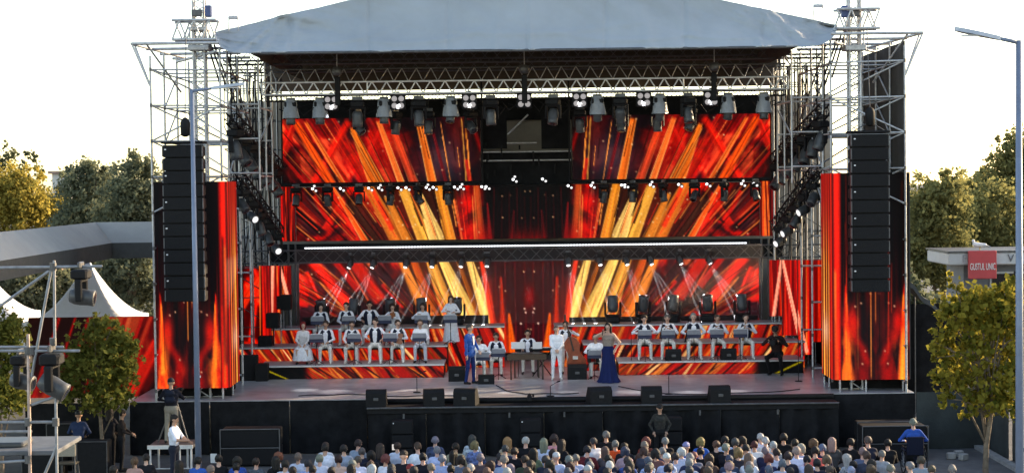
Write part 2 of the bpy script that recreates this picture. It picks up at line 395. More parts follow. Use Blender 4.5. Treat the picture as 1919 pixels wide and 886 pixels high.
def pic_mid():
    p = Pic(556, 345, 988, 451, 1.6, (.22, .12, .13))
    cen = sstep(880, 930, p.x)
    p.flames((.90, .15, .11), 60, 11, .95, (.46, .64), (1, 1.3), .6, 1 - cen); p.flames((.35, .08, .08), 34, 17, .7, (.55, .75), (1, 2), -.5, 1 - cen)
    p.gaps(900, 720, 17, 5, .75)
    p.rays(900, 720, 40, 72, .6, 1 - cen)
    p.poly([(554, 380), (554, 455), (634, 455)], (.99, .22, .15), 1, 7)
    p.beam(662, 345, 610, 428, 15, 20, (.95, .22, .15), .9, .7)
    p.beam(590, 362, 622, 420, 14, 16, (.88, .18, .13), .8, .8)
    p.beam(614, 345, 668, 455, 28, 34, (.93, .22, .14), .75, .8); p.beam(640, 345, 702, 455, 14, 26, (.20, .14, .11), .8, .5)
    p.beam(626, 345, 686, 455, 5, 14, (.95, .42, .17), .95, .4, edge=.7)
    p.beam(664, 372, 716, 455, 26, 60, (.30, .20, .15), .8, .6)
    p.mix(sstep(675, 705, p.x - (p.y - 345) * .5) * (1 - sstep(850, 866, p.x)) * .8, (.25, .17, .12))
    p.beam(690, 342, 748, 455, 20, 36, (.86, .50, .20), .92, .3, edge=.3); p.beam(700, 352, 735, 430, 12, 15, (.93, .24, .15), .75, .8)
    p.beam(726, 366, 766, 455, 13, 22, (.82, .50, .20), .9, .35, edge=.3)
    p.beam(757, 352, 799, 455, 20, 36, (.88, .64, .27), .95, .25, edge=.3)
    p.beam(787, 360, 820, 455, 10, 36, (.99, .83, .46), .97, .25, edge=.2)
    p.beam(822, 345, 843, 455, 17, 25, (.88, .56, .20), .95, .25, edge=.5)
    p.beam(851, 372, 866, 455, 5, 7, (.93, .48, .24), .9, .4)
    p.blob(874, 380, 14, 15, (.97, .18, .14), .95); p.blob(882, 432, 22, 22, (.90, .16, .12), .8); p.blob(866, 410, 8, 30, (.55, .12, .12), .6)
    p.beam(893, 345, 901, 455, 13, 16, (.84, .40, .19), .9, .4, edge=.4)
    p.mix(cen * .9, (.085, .07, .075)); p.beam(913, 380, 918, 455, 5, 16, (.50, .14, .14), .8, .9)
    p.beam(962, 395, 958, 455, 6, 12, (.55, .16, .16), .65, .9); p.blob(975, 460, 22, 26, (.60, .12, .11), .8); p.blob(905, 455, 14, 30, (.8, .14, .12), .6)
    p.threads(900, 720, 60, 430, 890, 345, 82)
    for i, x in enumerate(range(926, 988, 7)): p.beam(x, 350 + 9 * (i % 3), x + (x - 960) * .08, 455, 4, 6, (.30 - .10 * (i % 2), .10, .11), .6, .9)
    p.stars(40, 8); return p.mirror()
def pic_low():
    p = Pic(562, 487, 988, 662, 1.6, (.24, .15, .16))
    cen = sstep(915, 935, p.x); leftm = 1 - sstep(690, 780, p.x)
    p.flames((.92, .17, .12), 60, 23, .95, (.44, .60), (1, 1), .8, .35 + .65 * leftm); p.flames((.28, .14, .15), 44, 27, .7, (.58, .75), (1, 1.6), .6, leftm)
    p.gaps(930, 760, 17, 5, .75)
    p.rays(930, 760, 40, 73, .55, 1 - cen)
    p.beam(588, 486, 662, 580, 30, 38, (.95, .22, .15), .95, .7); p.beam(575, 505, 600, 570, 14, 20, (.95, .22, .15), .9, .7)
    p.beam(664, 486, 712, 560, 32, 34, (.95, .24, .16), .9, .7); p.beam(630, 486, 672, 540, 16, 22, (.90, .18, .13), .8, .7)
    p.beam(716, 530, 756, 572, 14, 18, (.93, .22, .15), .8, .8)
    p.beam(600, 524, 648, 582, 4, 7, (.96, .58, .30), .9, .5); p.beam(655, 500, 690, 560, 4, 6, (.95, .45, .25), .7, .5)
    p.poly([(562, 546), (562, 578), (596, 606), (588, 580)], (.98, .62, .26), .95, 4); p.poly([(562, 580), (562, 615), (604, 615)], (.85, .2, .13), .9, 4)
    p.mix(sstep(735, 765, p.x - (p.y - 487) * .35) * (1 - sstep(905, 918, p.x)) * .8, (.30, .20, .13))
    p.beam(752, 486, 800, 600, 16, 26, (.92, .56, .24), .9, .35, edge=.2); p.beam(775, 486, 815, 600, 16, 26, (.86, .44, .18), .8, .4)
    p.beam(806, 486, 846, 608, 20, 36, (.98, .68, .30), .95, .3, edge=.2); p.beam(829, 486, 884, 608, 18, 38, (1.0, .82, .42), .97, .25, edge=.2)
    p.beam(856, 486, 900, 610, 8, 12, (.72, .42, .16), .9, .4); p.beam(878, 486, 915, 610, 14, 30, (1.0, .82, .44), .97, .25, edge=.2)
    p.beam(900, 486, 922, 612, 10, 16, (.93, .30, .18), .92, .5)
    p.mix(cen * .85, (.22, .12, .13))
    for i, x in enumerate(range(926, 988, 9)): p.beam(x, 486, x + (x - 960) * .1, 662, 5, 6, (.50 - .15 * (i % 2), .15, .15), .55, .9)
    p.beam(936, 520, 940, 660, 8, 18, (.86, .28, .14), .85, .9); p.beam(950, 588, 956, 662, 6, 26, (.97, .48, .15), .95, .8)
    p.blob(935, 640, 16, 40, (.92, .28, .13), .8); p.blob(975, 560, 16, 40, (.25, .09, .10), .8); p.blob(988, 556, 9, 20, (.8, .14, .12), .6)
    for x, y in ((979, 579), (972, 607), (981, 586)): p.blob(x, y, 1.8, 1.8, (1, .9, .75), 1)
    p.beam(560, 612, 900, 612, 6, 6, (.1, .08, .08), .4, .8)
    p.beam(840, 600, 880, 680, 30, 40, (.95, .58, .22), .9, .5); p.beam(890, 610, 910, 670, 20, 30, (.80, .42, .15), .9, .5)
    p.threads(930, 760, 60, 430, 900, 487, 83); p.stars(40, 9); return p.mirror()
def pic_streaks(x0, y0, x1, y1, seed, dark=.3, pale=None, step=1.6, gold=.25):
    p = Pic(x0, y0, x1, y1, step, (.45, .09, .09)); rg = np.random.default_rng(seed)
    for i in range(int((x1 - x0) / 3.2)):
        x = rg.uniform(x0, x1); k = rg.random()
        col = (.16, .07, .08) if k < dark else (.95, .52, .22) if k > 1 - gold else (rg.uniform(.7, .97), rg.uniform(.14, .26), .13)
        p.beam(x, y0 - 5, x + rg.uniform(-5, 5), y1 + 5, rg.uniform(2, 5), rg.uniform(3, 8), col, .85, .7)
    for q in (pale or []): p.beam(*q, 7, 9, (.98, .62, .48), .95, .4)
    return p
def pic_wing(seed):
    # u 0..140 front face from the outer edge, 140..200 the curved return; v 0..388
    p = Pic(0, 0, 200, 388, 1.9, (.13, .10, .11)); rg = np.random.default_rng(seed)
    for i in range(26):
        x = rg.uniform(0, 140); p.beam(x, -5, x + rg.uniform(-3, 3), 390, rg.uniform(2, 5), rg.uniform(3, 9), (rg.uniform(.14, .34), .085, .09), .5, .9)
    for s in (-1, 1):
        f = lambda x: 70 + s * x
        p.beam(f(64), 120, f(62), 390, 2, 7, (.50, .09, .09), .6, .9); p.beam(f(40), 60, f(46), 300, 3, 10, (.26, .09, .10), .5, .9)
        p.beam(f(60), 210, f(56), 395, 3, 32, (.95, .24, .14), .9, .8); p.beam(f(58), 230, f(56), 395, 3, 24, (1, .52, .18), .97, .6, edge=.3)
        p.beam(f(57), 300, f(56), 395, 5, 20, (1, .68, .26), .8, .8)
        p.blob(f(46), 280, 12, 26, (.93, .18, .13), .8)
        for a in np.linspace(0, 1, 14): p.blob(f(46 - 34 * a + 3 * math.sin(a * 9)), 282 + 74 * a ** .7, 7, 9, (.80, .16, .12), .4)
        p.blob(f(24), 378, 14, 26, (.72, .12, .11), .7); p.blob(f(10), 232, 8, 40, (.62, .13, .12), .55)
        for x, y in ((14, 218), (9, 226), (28, 244), (40, 250), (20, 334), (26, 358)): p.blob(f(x), y, 1.8, 1.8, (1, .8, .6), .9)
    p.blob(70, 190, 8, 18, (.82, .13, .12), .75); p.blob(70, 270, 22, 60, (.13, .09, .10), .75)
    p.flames((.86, .15, .11), 30, seed, .8, (.5, .68), (1, 2.4), 0, sstep(215, 330, p.y) * (p.x < 140) * (.25 + .65 * sstep(14, 50, np.abs(p.x - 70))))
    p.flames((1, .50, .18), 26, seed + 5, .8, (.56, .72), (1, 3), 0, sstep(240, 370, p.y) * (p.x < 140) * sstep(30, 56, np.abs(p.x - 70)))
    p.threads(70, 4000, 12, 4, 136, 0, seed + 60); p.mix((1 - sstep(90, 230, p.y)) * (p.x < 139) * .55, (.075, .06, .065))
    rt = p.x > 139
    p.c[rt] = np.array((.40, .10, .10))
    for x, w, c in ((143, 6, (.95, .20, .12)), (151, 5, (.98, .25, .14)), (158, 3, (.30, .10, .10)), (163, 4, (.96, .50, .20)), (168, 3, (.32, .16, .10)), (174, 5, (.98, .66, .26)),
                    (181, 3, (.42, .20, .10)), (187, 6, (.98, .72, .30)), (194, 3, (.50, .16, .10)), (199, 3, (.9, .30, .14))):
        p.beam(x, -5, x, 395, w, w + 1, c, .95, .5)
    for i in range(16): x = rg.uniform(141, 200); y_ = rg.uniform(-60, 250); p.beam(x, y_, x + rg.uniform(-2, 2), y_ + rg.uniform(120, 300), rg.uniform(2.4, 4), rg.uniform(2.4, 5), ((.20, .08, .09), (.97, .55, .24), (.70, .12, .10), (.98, .74, .36))[i % 4], .75, .8)
    top = (1 - sstep(20, 190, p.y)) * rt * (p.x > 158); p.mix(top * .75, (.62, .11, .10))
    p.blob(180, 300, 18, 30, (1, .86, .72), .55); return p
def pic_diag(x0, y0, x1, y1, seed, s=1, k=1.0, step=1.8):
    p = Pic(x0, y0, x1, y1, step, (.62, .16, .12)); rg = np.random.default_rng(seed); h = y1 - y0
    for i in range(int((x1 - x0) / 3.2)):
        x = rg.uniform(x0 - h, x1 + h); a = rg.random()
        col = (.17, .10, .10) if a < .30 else (.80, .48, .22) if a > .84 else (.92, .76, .48) if a > .79 else (rg.uniform(.45, .85), rg.uniform(.13, .30), .13)
        p.beam(x, y0 - 4, x + s * h * rg.uniform(.6, 1.5), y1 + 4, rg.uniform(2, 8), rg.uniform(2, 10), tuple(c * k for c in col), .9, .6)
    return p

# ------------------------------------------------------------------ LED screens
LB = mat('screen_cabinet', (.03, .03, .032), .6, .2, .2)
def led_wall(name, label, pic, px0, py0, px1, py1, Y, k=1.0, depth=.12, group=None):
    a, b, c = P(px0, py0, Y), P(px1, py0, Y), P(px0, py1, Y)
    # keep the wall truly level and upright
    mid = P((px0 + px1) / 2, py0, Y); zt = mid.z; zb = PZ((px0 + px1) / 2, py1, Y); xl, xr = PX(px0, Y, (py0 + py1) / 2), PX(px1, Y, (py0 + py1) / 2)
    t = thing(name, label, 'led screen', ((xl + xr) / 2, Y, zb), group)
    MB().box(((xl + xr) / 2, Y + .012 + depth / 2, (zt + zb) / 2), (xr - xl, depth, zt - zb)).build('cabinet', LB, t)
    flat_screen(t, pic, (xl, Y, zt), (xr, Y, zt), (xl, Y, zb), k)
    return t
pu = pic_upper(); led_wall('led_screen', 'upper LED screen with fiery diagonal beams beside the beige back sheet, stage-left-of-singer side', pu, 530, 221, 901, 343.5, 9.9)
bpy.data.objects['led_screen']['label'] = 'upper LED screen of the pair, the one over the seated rows with violins'
pm = Pic(1073, 218, 1446, 343, 1.6); pm.c = pu.c[:, ::-1].copy(); pm.nx = pu.nx; pm.ny = pu.ny
led_wall('led_screen', 'upper LED screen of the pair, the one over the row of five seated men', pm, 1073, 215, 1445, 337, 9.9)
led_wall('led_screen', 'long middle LED screen of golden beams above the thin white light strip', pic_mid(), 555, 346.5, 1424, 447, 9.7)
led_wall('led_screen', 'big lower LED screen behind the musicians with bright golden rays', pic_low(), 562, 487, 1423, 660, 10.4)
led_wall('led_screen', 'narrow red LED panel at the violin-side end of the middle screen', pic_streaks(525, 345, 554, 452, 3), 526, 349, 553.5, 452, 9.6)
led_wall('led_screen', 'narrow red LED panel at the middle screen end near the camera operator', pic_streaks(1424, 335, 1455, 445, 4), 1425.5, 334, 1454, 442, 9.6)
strips = [(444, 490, 500, 676, 8.6, 5, 'flame-patterned side LED panel next to the violin-side wing screen', None), (487, 508, 498, 668, 7.4, 6, 'tall red streaked LED strip hanging lowest on the violin side', None),
          (508.5, 527, 498, 588, 7.9, 7, 'middle length red streaked LED strip hanging on the violin side', [(513, 490, 508, 590)]), (527.5, 546, 498, 556, 8.4, 8, 'short red LED strip with pale beam hanging on the violin side', [(524, 495, 540, 560)]),
          (1443, 1466, 487, 592, 8.2, 9, 'short red LED strip with pale slanting beam above the camera operator', [(1466, 485, 1450, 592)]), (1466.5, 1495, 487, 628, 7.7, 10, 'middle length red LED strip with pale slanting beam near the camera operator', [(1467, 485, 1500, 640)]),
          (1495.5, 1522, 487, 664, 7.2, 12, 'tall red LED strip with pale beam ending lowest near the camera operator', [(1490, 570, 1512, 660)]), (1522.5, 1548, 487, 640, 7.6, 13, 'gold and red LED strip next to the wing screen by the camera operator', None)]
for a, b, c, d, Y, sd, lab, pale in strips:
    pc = pic_streaks(a, c, b, d, sd, .22, pale, gold=.16)
    if sd == 5:
        pc = Pic(a, c, b, d, 1.6, (.30, .09, .09)); pc.flames((.9, .17, .12), 40, 5, 1, (.5, .7)); pc.beam(486, 520, 446, 585, 18, 24, (.97, .27, .15), .95, .6); pc.beam(480, 560, 470, 640, 14, 16, (.96, .2, .13), .9, .7); pc.beam(450, 640, 492, 652, 12, 12, (.97, .22, .14), .9, .7)
    t = led_wall('led_strip', lab, pc, a, c, b, d, Y, group='hanging LED strips at the stage sides')
    b0 = wl(t)
    z1 = PZ((a + b) / 2, c, Y); x = PX((a + b) / 2, Y); zb = PZ((a + b) / 2, d, Y)
    tubes(t, 'support_leg', [((x - .12, Y + .1, SZ), (x - .12, Y + .1, zb + .05)), ((x + .12, Y + .1, SZ), (x + .12, Y + .1, zb + .05))], .02, ALU)
# wing screens: front face, rounded corner and return
def wing(side, label, outer, inner, ytop, ybot, seed):
    xo, xi = PX(outer, .3), PX(inner, .3); zt, zb = PZ((outer + inner) / 2, ytop, .3), PZ((outer + inner) / 2, ybot, .3)
    t = thing('wing_screen', label, 'led screen', ((xo + xi) / 2, .3, SZ)); r = .22; L1 = abs(xi - xo) - r; arc = r * math.pi / 2; L2 = 1.6
    pic = pic_wing(seed); us = np.linspace(0, 200, pic.nx); q = []
    for u in us:
        if u <= 140: q.append((xo - side * L1 * u / 140, .3))
        else:
            d = (u - 140) / 60 * (arc + L2)
            if d < arc: a = d / r; q.append((xo - side * (L1 + r * math.sin(a)), .3 + r * (1 - math.cos(a))))
            else: q.append((xo - side * (L1 + r), .3 + r + d - arc))
    q = np.array(q); zz = np.linspace(zt, zb, pic.ny)
    pts = np.zeros((pic.ny, pic.nx, 3)); pts[..., 0] = q[None, :, 0]; pts[..., 1] = q[None, :, 1]; pts[..., 2] = zz[:, None]
    if side > 0: pts = pts[:, ::-1]; pic.c = pic.c[:, ::-1]
    obj('screen_face', screen_mesh('screen_face', pic, pts, ledmat(1.0)), None, t)
    inset = q + np.array((side * .05, .06)); m = MB(); n = len(q); idx = list(range(0, n, 6)) + [n - 1]
    poly = [tuple(inset[i]) for i in idx] + [(xo, .3 + r + L2)]
    m.prism(poly, lambda x, y: (x, y, zb - .004), lambda x, y: (x, y, zt + .004)); m.build('cabinet', LB, t)
    legs = [((xo - side * d, .45, SZ), (xo - side * d, .45, zb)) for d in (.15, L1 * .62, L1)] + [((xo - side * (L1 + .1), 1.6, SZ), (xo - side * (L1 + .1), 1.6, zb))]
    tubes(t, 'support_leg', legs, .03, ALU)
    MB().box((xo - side * L1 * .5, 1.1, (SZ + zb) / 2), (L1 + .3, .02, zb - SZ - .01)).build('skirt', DRAPE, t); MB().box((xo - side * (L1 - .05), 2.0, (SZ + zb) / 2), (.02, 2.0, zb - SZ - .01)).build('skirt', DRAPE, t)  # black sheets added to hide the sunlit deck and darken this gap
    return t
wing(-1, 'tall curved LED wing screen behind the blue lamp post', 291, 444 - 17, 341, 727, 3)
wing(1, 'tall curved LED wing screen nearest the plane tree', 1704, 1561, 324, 711, 4)
# red picture wall beside the stage
pf = Pic(55, 592, 292, 745, 2.0, (.20, .06, .07)); pf.flames((.55, .09, .09), 46, 41, .8, (.5, .7), (1, 2), .5)
for x, w in ((80, 8), (110, 5), (136, 9), (150, 4), (176, 10), (205, 12), (235, 9), (252, 14)): pf.beam(x + 34, 590, x - 20, 750, w, w + 6, (.78, .16, .13), .8, .7)
pf.beam(296, 640, 238, 750, 26, 40, (.95, .22, .15), .95, .6); pf.beam(245, 592, 225, 660, 10, 16, (.90, .46, .26), .8, .6); pf.beam(285, 592, 262, 650, 8, 12, (.85, .35, .2), .7, .6)
led_wall('led_screen', 'low flame-red LED wall behind the small leafy trees beside the stage', pf, 55, 594, 292, 744, 3.2, .55)

# ------------------------------------------------------------------ risers
RTOP = mat('riser_top', (.30, .30, .31), .5, 0, .2, 2)
RPR = {}
def riser(label, px0, px1, ybase, ytop, Y, depth, seed, s, z0=SZ, zt=None, k=.95):
    xl, xr = PX(px0, Y, ytop), PX(px1, Y, ytop); zt = zt if zt else PZ((px0 + px1) / 2, ytop, Y)
    t = thing('riser', label, 'stage riser', ((xl + xr) / 2, Y, z0))
    MB().box(((xl + xr) / 2, Y + depth / 2 + .012, (zt + z0) / 2 - .03), (xr - xl, depth, zt - z0 - .06)).build('frame', BLACKM, t)
    MB().box(((xl + xr) / 2, Y + depth / 2 - .02, zt - .03), (xr - xl + .04, depth + .06, .06), bev=.012).build('platform_top', RTOP, t)
    pc = pic_diag(px0, 0, px1, max(20, abs(ybase - ytop)), seed, s)
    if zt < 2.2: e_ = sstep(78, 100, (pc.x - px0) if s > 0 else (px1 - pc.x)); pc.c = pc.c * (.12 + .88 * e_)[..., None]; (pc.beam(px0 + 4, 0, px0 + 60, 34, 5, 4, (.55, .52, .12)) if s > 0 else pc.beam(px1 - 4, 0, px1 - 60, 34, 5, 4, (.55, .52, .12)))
    if k < .9: pc.c *= k
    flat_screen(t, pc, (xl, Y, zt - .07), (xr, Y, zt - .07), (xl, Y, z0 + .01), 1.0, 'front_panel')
    MB().box(((xl + xr) / 2, Y - .055, zt - .03), (xr - xl + .04, .02, .035)).build('edge_trim', ALUB, t)
    return t, zt
_, Z1L = riser('lowest riser under the front row of violinists', 486, 832, 712, 683, 5.3, 1.44, 51, 1)
_, Z2L = riser('second riser under the back row of violinists', 440, 838, 683, 648, 6.75, 1.34, 52, 1, zt=2.47)
_, Z3L = riser('highest riser with moving lights behind the violinists', 500, 945, 648, 612, 8.1, 1.1, 53, 1, zt=2.97)
_, Z1R = riser('lowest riser under the five seated men', 1160, 1506, 705, 677, 5.3, 1.44, 54, -1, zt=Z1L)
_, Z2R = riser('second riser just behind the five seated men', 1094, 1508, 677, 640, 6.75, 1.34, 55, -1, zt=Z2L)
_, Z3R = riser('highest riser with moving lights behind the five seated men', 1040, 1472, 640, 606, 8.1, 1.1, 56, -1, zt=Z3L)
print('riser z', Z1L, Z2L, Z3L)

for lab, a, b in (('low black panel along the foot of the lower screen behind the violins', 566, 916), ('low black panel along the foot of the lower screen behind the five men', 1067, 1420)):
    zt_, zb_ = PZ((a + b) / 2, 592, 9.35), PZ((a + b) / 2, 612, 9.35); x0, x1 = PX(a, 9.35, 600), PX(b, 9.35, 600); t = thing('kick_board', lab, 'board', ((x0 + x1) / 2, 9.35, SZ))
    MB().box(((x0 + x1) / 2, 9.35, (zt_ + zb_) / 2), (x1 - x0, .06, zt_ - zb_))  .build('face_board', BLACKM, t); tubes(t, 'support_leg', [((x, 9.4, SZ), (x, 9.4, zb_)) for x in np.linspace(x0 + .1, x1 - .1, 5)], .025, DSTEEL)
# ------------------------------------------------------------------ back sheet, side sheets
BEIGE = mat('beige_sheet', (.36, .32, .27), .8, 0, .15, 1.2, .2, 4)
bs = drape('back_sheet', PX(432, 12), 12, PX(1562, 12), 12, SZ, PZ(985, 184, 12), None, BEIGE, .03, .35, 61); tag(bs, 'pale beige back sheet hung behind the screens and scaffolding', 'sheet')
DKSH = mat('dark_windbreak', (.05, .046, .040), .9, 0, .3, 1.5, .3, 20)
XO, XI = PX(284, 0, 250), PX(407, 0, 250); XOr, XIr = PX(1697, 0, 250), PX(1566, 0, 250)
ZTOP = PZ(1697, 76, 0)
ws = drape('windbreak_sheet', XOr + .05, 0.1, XOr + .05, 6.2, SZ, ZTOP, None, DKSH, .05, .4, 62); tag(ws, 'dark windbreak sheet on the outer side of the scaffold tower near the plane tree', 'sheet')
for i, (x, lab) in enumerate(((PX(452, 8), 'dark masking drape beside the violin-side strips'), (PX(1535, 8), 'dark masking drape beside the strips near the camera operator'))):
    d = drape('masking_drape', x, 5.5 if i else 12, x, 12 if i else 5.5, SZ, 4.9, None, DRAPE, .05, 1, 63 + i); tag(d, lab, 'drape')

# ------------------------------------------------------------------ platform band between the screens
XB0, XB1 = PX(500, 9, 470), PX(1470, 9, 470)
lb = thing('lighting_bridge', 'long dark lighting bridge crossing the back wall under the middle screen', 'truss', (0, 9.2, 5.0))
zt, zb = PZ(985, 452, 9.3), PZ(985, 488, 9.3)
MB().box(((XB0 + XB1) / 2, 9.45, (zt + zb) / 2), (XB1 - XB0, .1, zt - zb - .02)).build('fascia', DRAPE, lb)
truss(lb, (PX(442, 9.1, 480), 9.1, (zt + zb) / 2 - .1), (PX(1545, 9.1, 480), 9.1, (zt + zb) / 2 - .1), .3, .42, 24, DSTEEL, .022, .012)
for px in (548, 1434): tubes(lb, 'post', [((PX(px, 9.3) + d, 9.3, SZ), (PX(px, 9.3) + d, 9.3, zt)) for d in (-.12, .12)], .035, DSTEEL)
a, b = P(571, 466, 8.85), P(1400, 456.5, 8.85); zc = (a.z + b.z) / 2 + .02
ls = thing('light_strip', 'thin white LED light strip running across the lighting bridge', 'light strip', (0, 8.85, zc))
MB().box(((a.x + b.x) / 2, 8.9, zc), (b.x - a.x + .2, .06, .12), bev=.01).build('housing', BLACKP, ls)
mb = MB(); n = 150
for i in range(n): mb.box((a.x + (b.x - a.x) * (i + .5) / n, 8.855, zc), ((b.x - a.x) / n * .82, .03, .045))
stuff(mb.build('light_cells', emit('strip_cells', (.72, .82, 1), 3.2 * EM), ls))
# central dark box frame between the two upper screens
cf = thing('centre_frame', 'dark central rigging frame between the two upper screens', 'frame', (0, 9.9, 7))
xa, xb = PX(903, 9.95, 300), PX(1071, 9.95, 300)
MB().box(((xa + xb) / 2, 10.2, PZ(985, 315, 10.2)), (xb - xa, .1, 1.15)).build('black_panel', DRAPE, cf)
z0, z1 = PZ(985, 268, 10), PZ(985, 215, 10)
tubes(cf, 'strut', [((PX(950, 10, 240), 10, z0), (PX(1006, 10, 240), 10, z0)), ((PX(952, 10, 255), 10, z0 + .3), (PX(990, 10, 215), 10, z1)), ((xa, 10, z0 - .3), (xb, 10, z0 - .3)), ((xa, 10, z0 - .6), (xb, 10, z0 - .6))], .03, ALU)
MB().box((PX(926, 10.1, 240), 10.1, PZ(926, 245, 10.1)), (.9, .1, 1.25)).build('black_panel', DRAPE, cf); MB().box((PX(1042, 10.1, 240), 10.1, PZ(1042, 245, 10.1)), (1.0, .1, 1.25)).build('black_panel', DRAPE, cf)
mb = MB()
for i in range(12): x = random.uniform(xa, xb); z = random.uniform(z0 - 1.3, z0); mb.tube((x, 9.98, z), (x, 9.98, z + random.uniform(.1, .5)), .03)
stuff(mb.build('cables', BLACKM, cf))

# ------------------------------------------------------------------ roof
FAB = mat('grey_blue_roof_fabric', (.325, .355, .385), .7, 0, .09, .45, .6, 1.5)
DKF = mat('dark_lining', (.065, .052, .043), .9, 0, .25, 1)  # shade of the unlit roof underside is put into this dark brown
rf = thing('stage_roof', 'grey-blue fabric stage roof with a straight lower edge and pitched top', 'roof', (0, 0, 11))
def rtop(u): return -62 + 117 * abs(u) ** 1.2
nu, nv = 321, 41; V = np.zeros((nv, nu, 3))
uu = np.linspace(-1, 1, nu)
for j in range(nv):
    for i, u in enumerate(uu):
        px = 985 + 585 * u; lift = 12 * -u * 0
        yt = rtop(u); e = max(0, (abs(u) - .90) / .10); yb = 95 - (95 - rtop(1) - 4) * (1 - math.sqrt(max(0, 1 - e * e)))
        k = j / (nv - 1); y = yb + (yt - yb) * k
        p = P(px, y - .012 * (px - 960), .35 + 1.3 * k + .25 * math.sin(math.pi * k))
        V[j, i] = p
n1 = fbm(uu[None, :] * 9 + np.linspace(0, 2, nv)[:, None], np.linspace(0, 2.5, nv)[:, None] + uu[None, :] * 2, 70); n2 = fbm(uu[None, :] * 30, np.linspace(0, 3, nv)[:, None] + uu[None, :] * 9, 75, 3)
edge = np.clip((np.abs(uu) - .5) / .5, 0, 1)[None, :]
seam = np.exp(-(((uu * 9.1 + 100) % 2.3 - 1.15) / .05) ** 2)[None, :]
V[..., 1] += seam * .05 + (n1 - .5) * .5 * (.4 + edge) + (n2 - .5) * .14 * (.3 + 1.5 * edge); V[..., 2] += (n1 - .5) * .035 * np.linspace(1, 0, nv)[:, None]
vv_ = np.linspace(0, 1, nv)[:, None]; u_ = uu[None, :]
fold = 0
for c_, w_, a_, k_ in ((-.93, .05, .22, .9), (-.86, .05, .16, .6), (-.78, .06, .12, .5), (.93, .05, .20, -.9), (.85, .05, .15, -.6), (.76, .07, .1, -.5), (-.55, .05, .05, .3), (-.1, .04, .05, .2), (.02, .03, .05, -.2), (.4, .05, .05, -.3)):
    fold = fold + a_ * np.exp(-((u_ - c_ - k_ * .16 * vv_) / (w_ * .35)) ** 2) * (1 - vv_ * .5)
for c_, w_, z_ in ((-.35, .22, .14), (.0, .3, .2), (.3, .25, .13), (.62, .2, .2), (-.66, .2, .2)):
    fold = fold + .07 * np.exp(-((vv_ - z_ - .35 * ((u_ - c_) / w_) ** 2 * .4) / .035) ** 2) * np.exp(-((u_ - c_) / w_) ** 2)
V[..., 1] -= fold
idx = np.arange(nu * nv).reshape(nv, nu)
quad = np.stack([idx[:-1, :-1], idx[:-1, 1:], idx[1:, 1:], idx[1:, :-1]], -1).reshape(-1, 4)
obj('front_fabric', mesh('front_fabric', V.reshape(-1, 3), quad, True, [FAB]), None, rf)
MB().path([V[0, i] - np.array((0, .015, -.03)) for i in range(20, nu - 20)], .03, 5).build('hem', mat('pale_hem', (.36, .39, .42), .7), rf)
top = V[-1]; bk = []
for k in np.linspace(0, 1, 5): q = top.copy(); q[:, 1] = top[:, 1] + k * (12.6 - top[:, 1]); bk.append(q)
bk = np.array(bk); idx = np.arange(5 * nu).reshape(5, nu)
obj('top_fabric', mesh('top_fabric', bk.reshape(-1, 3), np.stack([idx[:-1, :-1], idx[:-1, 1:], idx[1:, 1:], idx[1:, :-1]], -1).reshape(-1, 4), True, [FAB]), None, rf)
obj('lining', mesh('lining', (bk - np.array((0, 0, .09))).reshape(-1, 3), np.stack([idx[:-1, :-1], idx[1:, :-1], idx[1:, 1:], idx[:-1, 1:]], -1).reshape(-1, 4), True, [DKF]), None, rf)
zb = 11.12; bl = bk[-1].copy(); bl[:, 1] = 12.5; lo = bl.copy(); lo[:, 2] = zb; bl[:, 2] = np.maximum(bl[:, 2], zb + .05)
gv = np.stack([bl, lo]); idx = np.arange(2 * nu).reshape(2, nu)
obj('back_gable', mesh('back_gable', gv.reshape(-1, 3), np.stack([idx[:-1, :-1], idx[1:, :-1], idx[1:, 1:], idx[:-1, 1:]], -1).reshape(-1, 4), False, [DKF]), None, rf)
# hem of the front edge and inner side sheets
tubes(rf, 'edge_batten', [(V[0, 24] + np.array((0, .03, 0)), V[0, -25] + np.array((0, .03, 0)))], .045, DSTEEL)
for s, u in ((-1, -.86), (1, .86)):
    x = PX(985 + 585 * u, 1, 120); MB().add([(x, 1.6, 11.5), (x, 12.4, 11.5), (x, 12.4, 12.0), (x, 1.6, 12.0)], [(0, 1, 2, 3)]).build('side_lining', DKF, rf)
for Y in (4.5, 8.5): truss(rf, (PX(420, Y, 130), Y, 11.75), (PX(1552, Y, 110), Y, 11.75), .3, .4, 26, DSTEEL, .025, .014, joined=True)
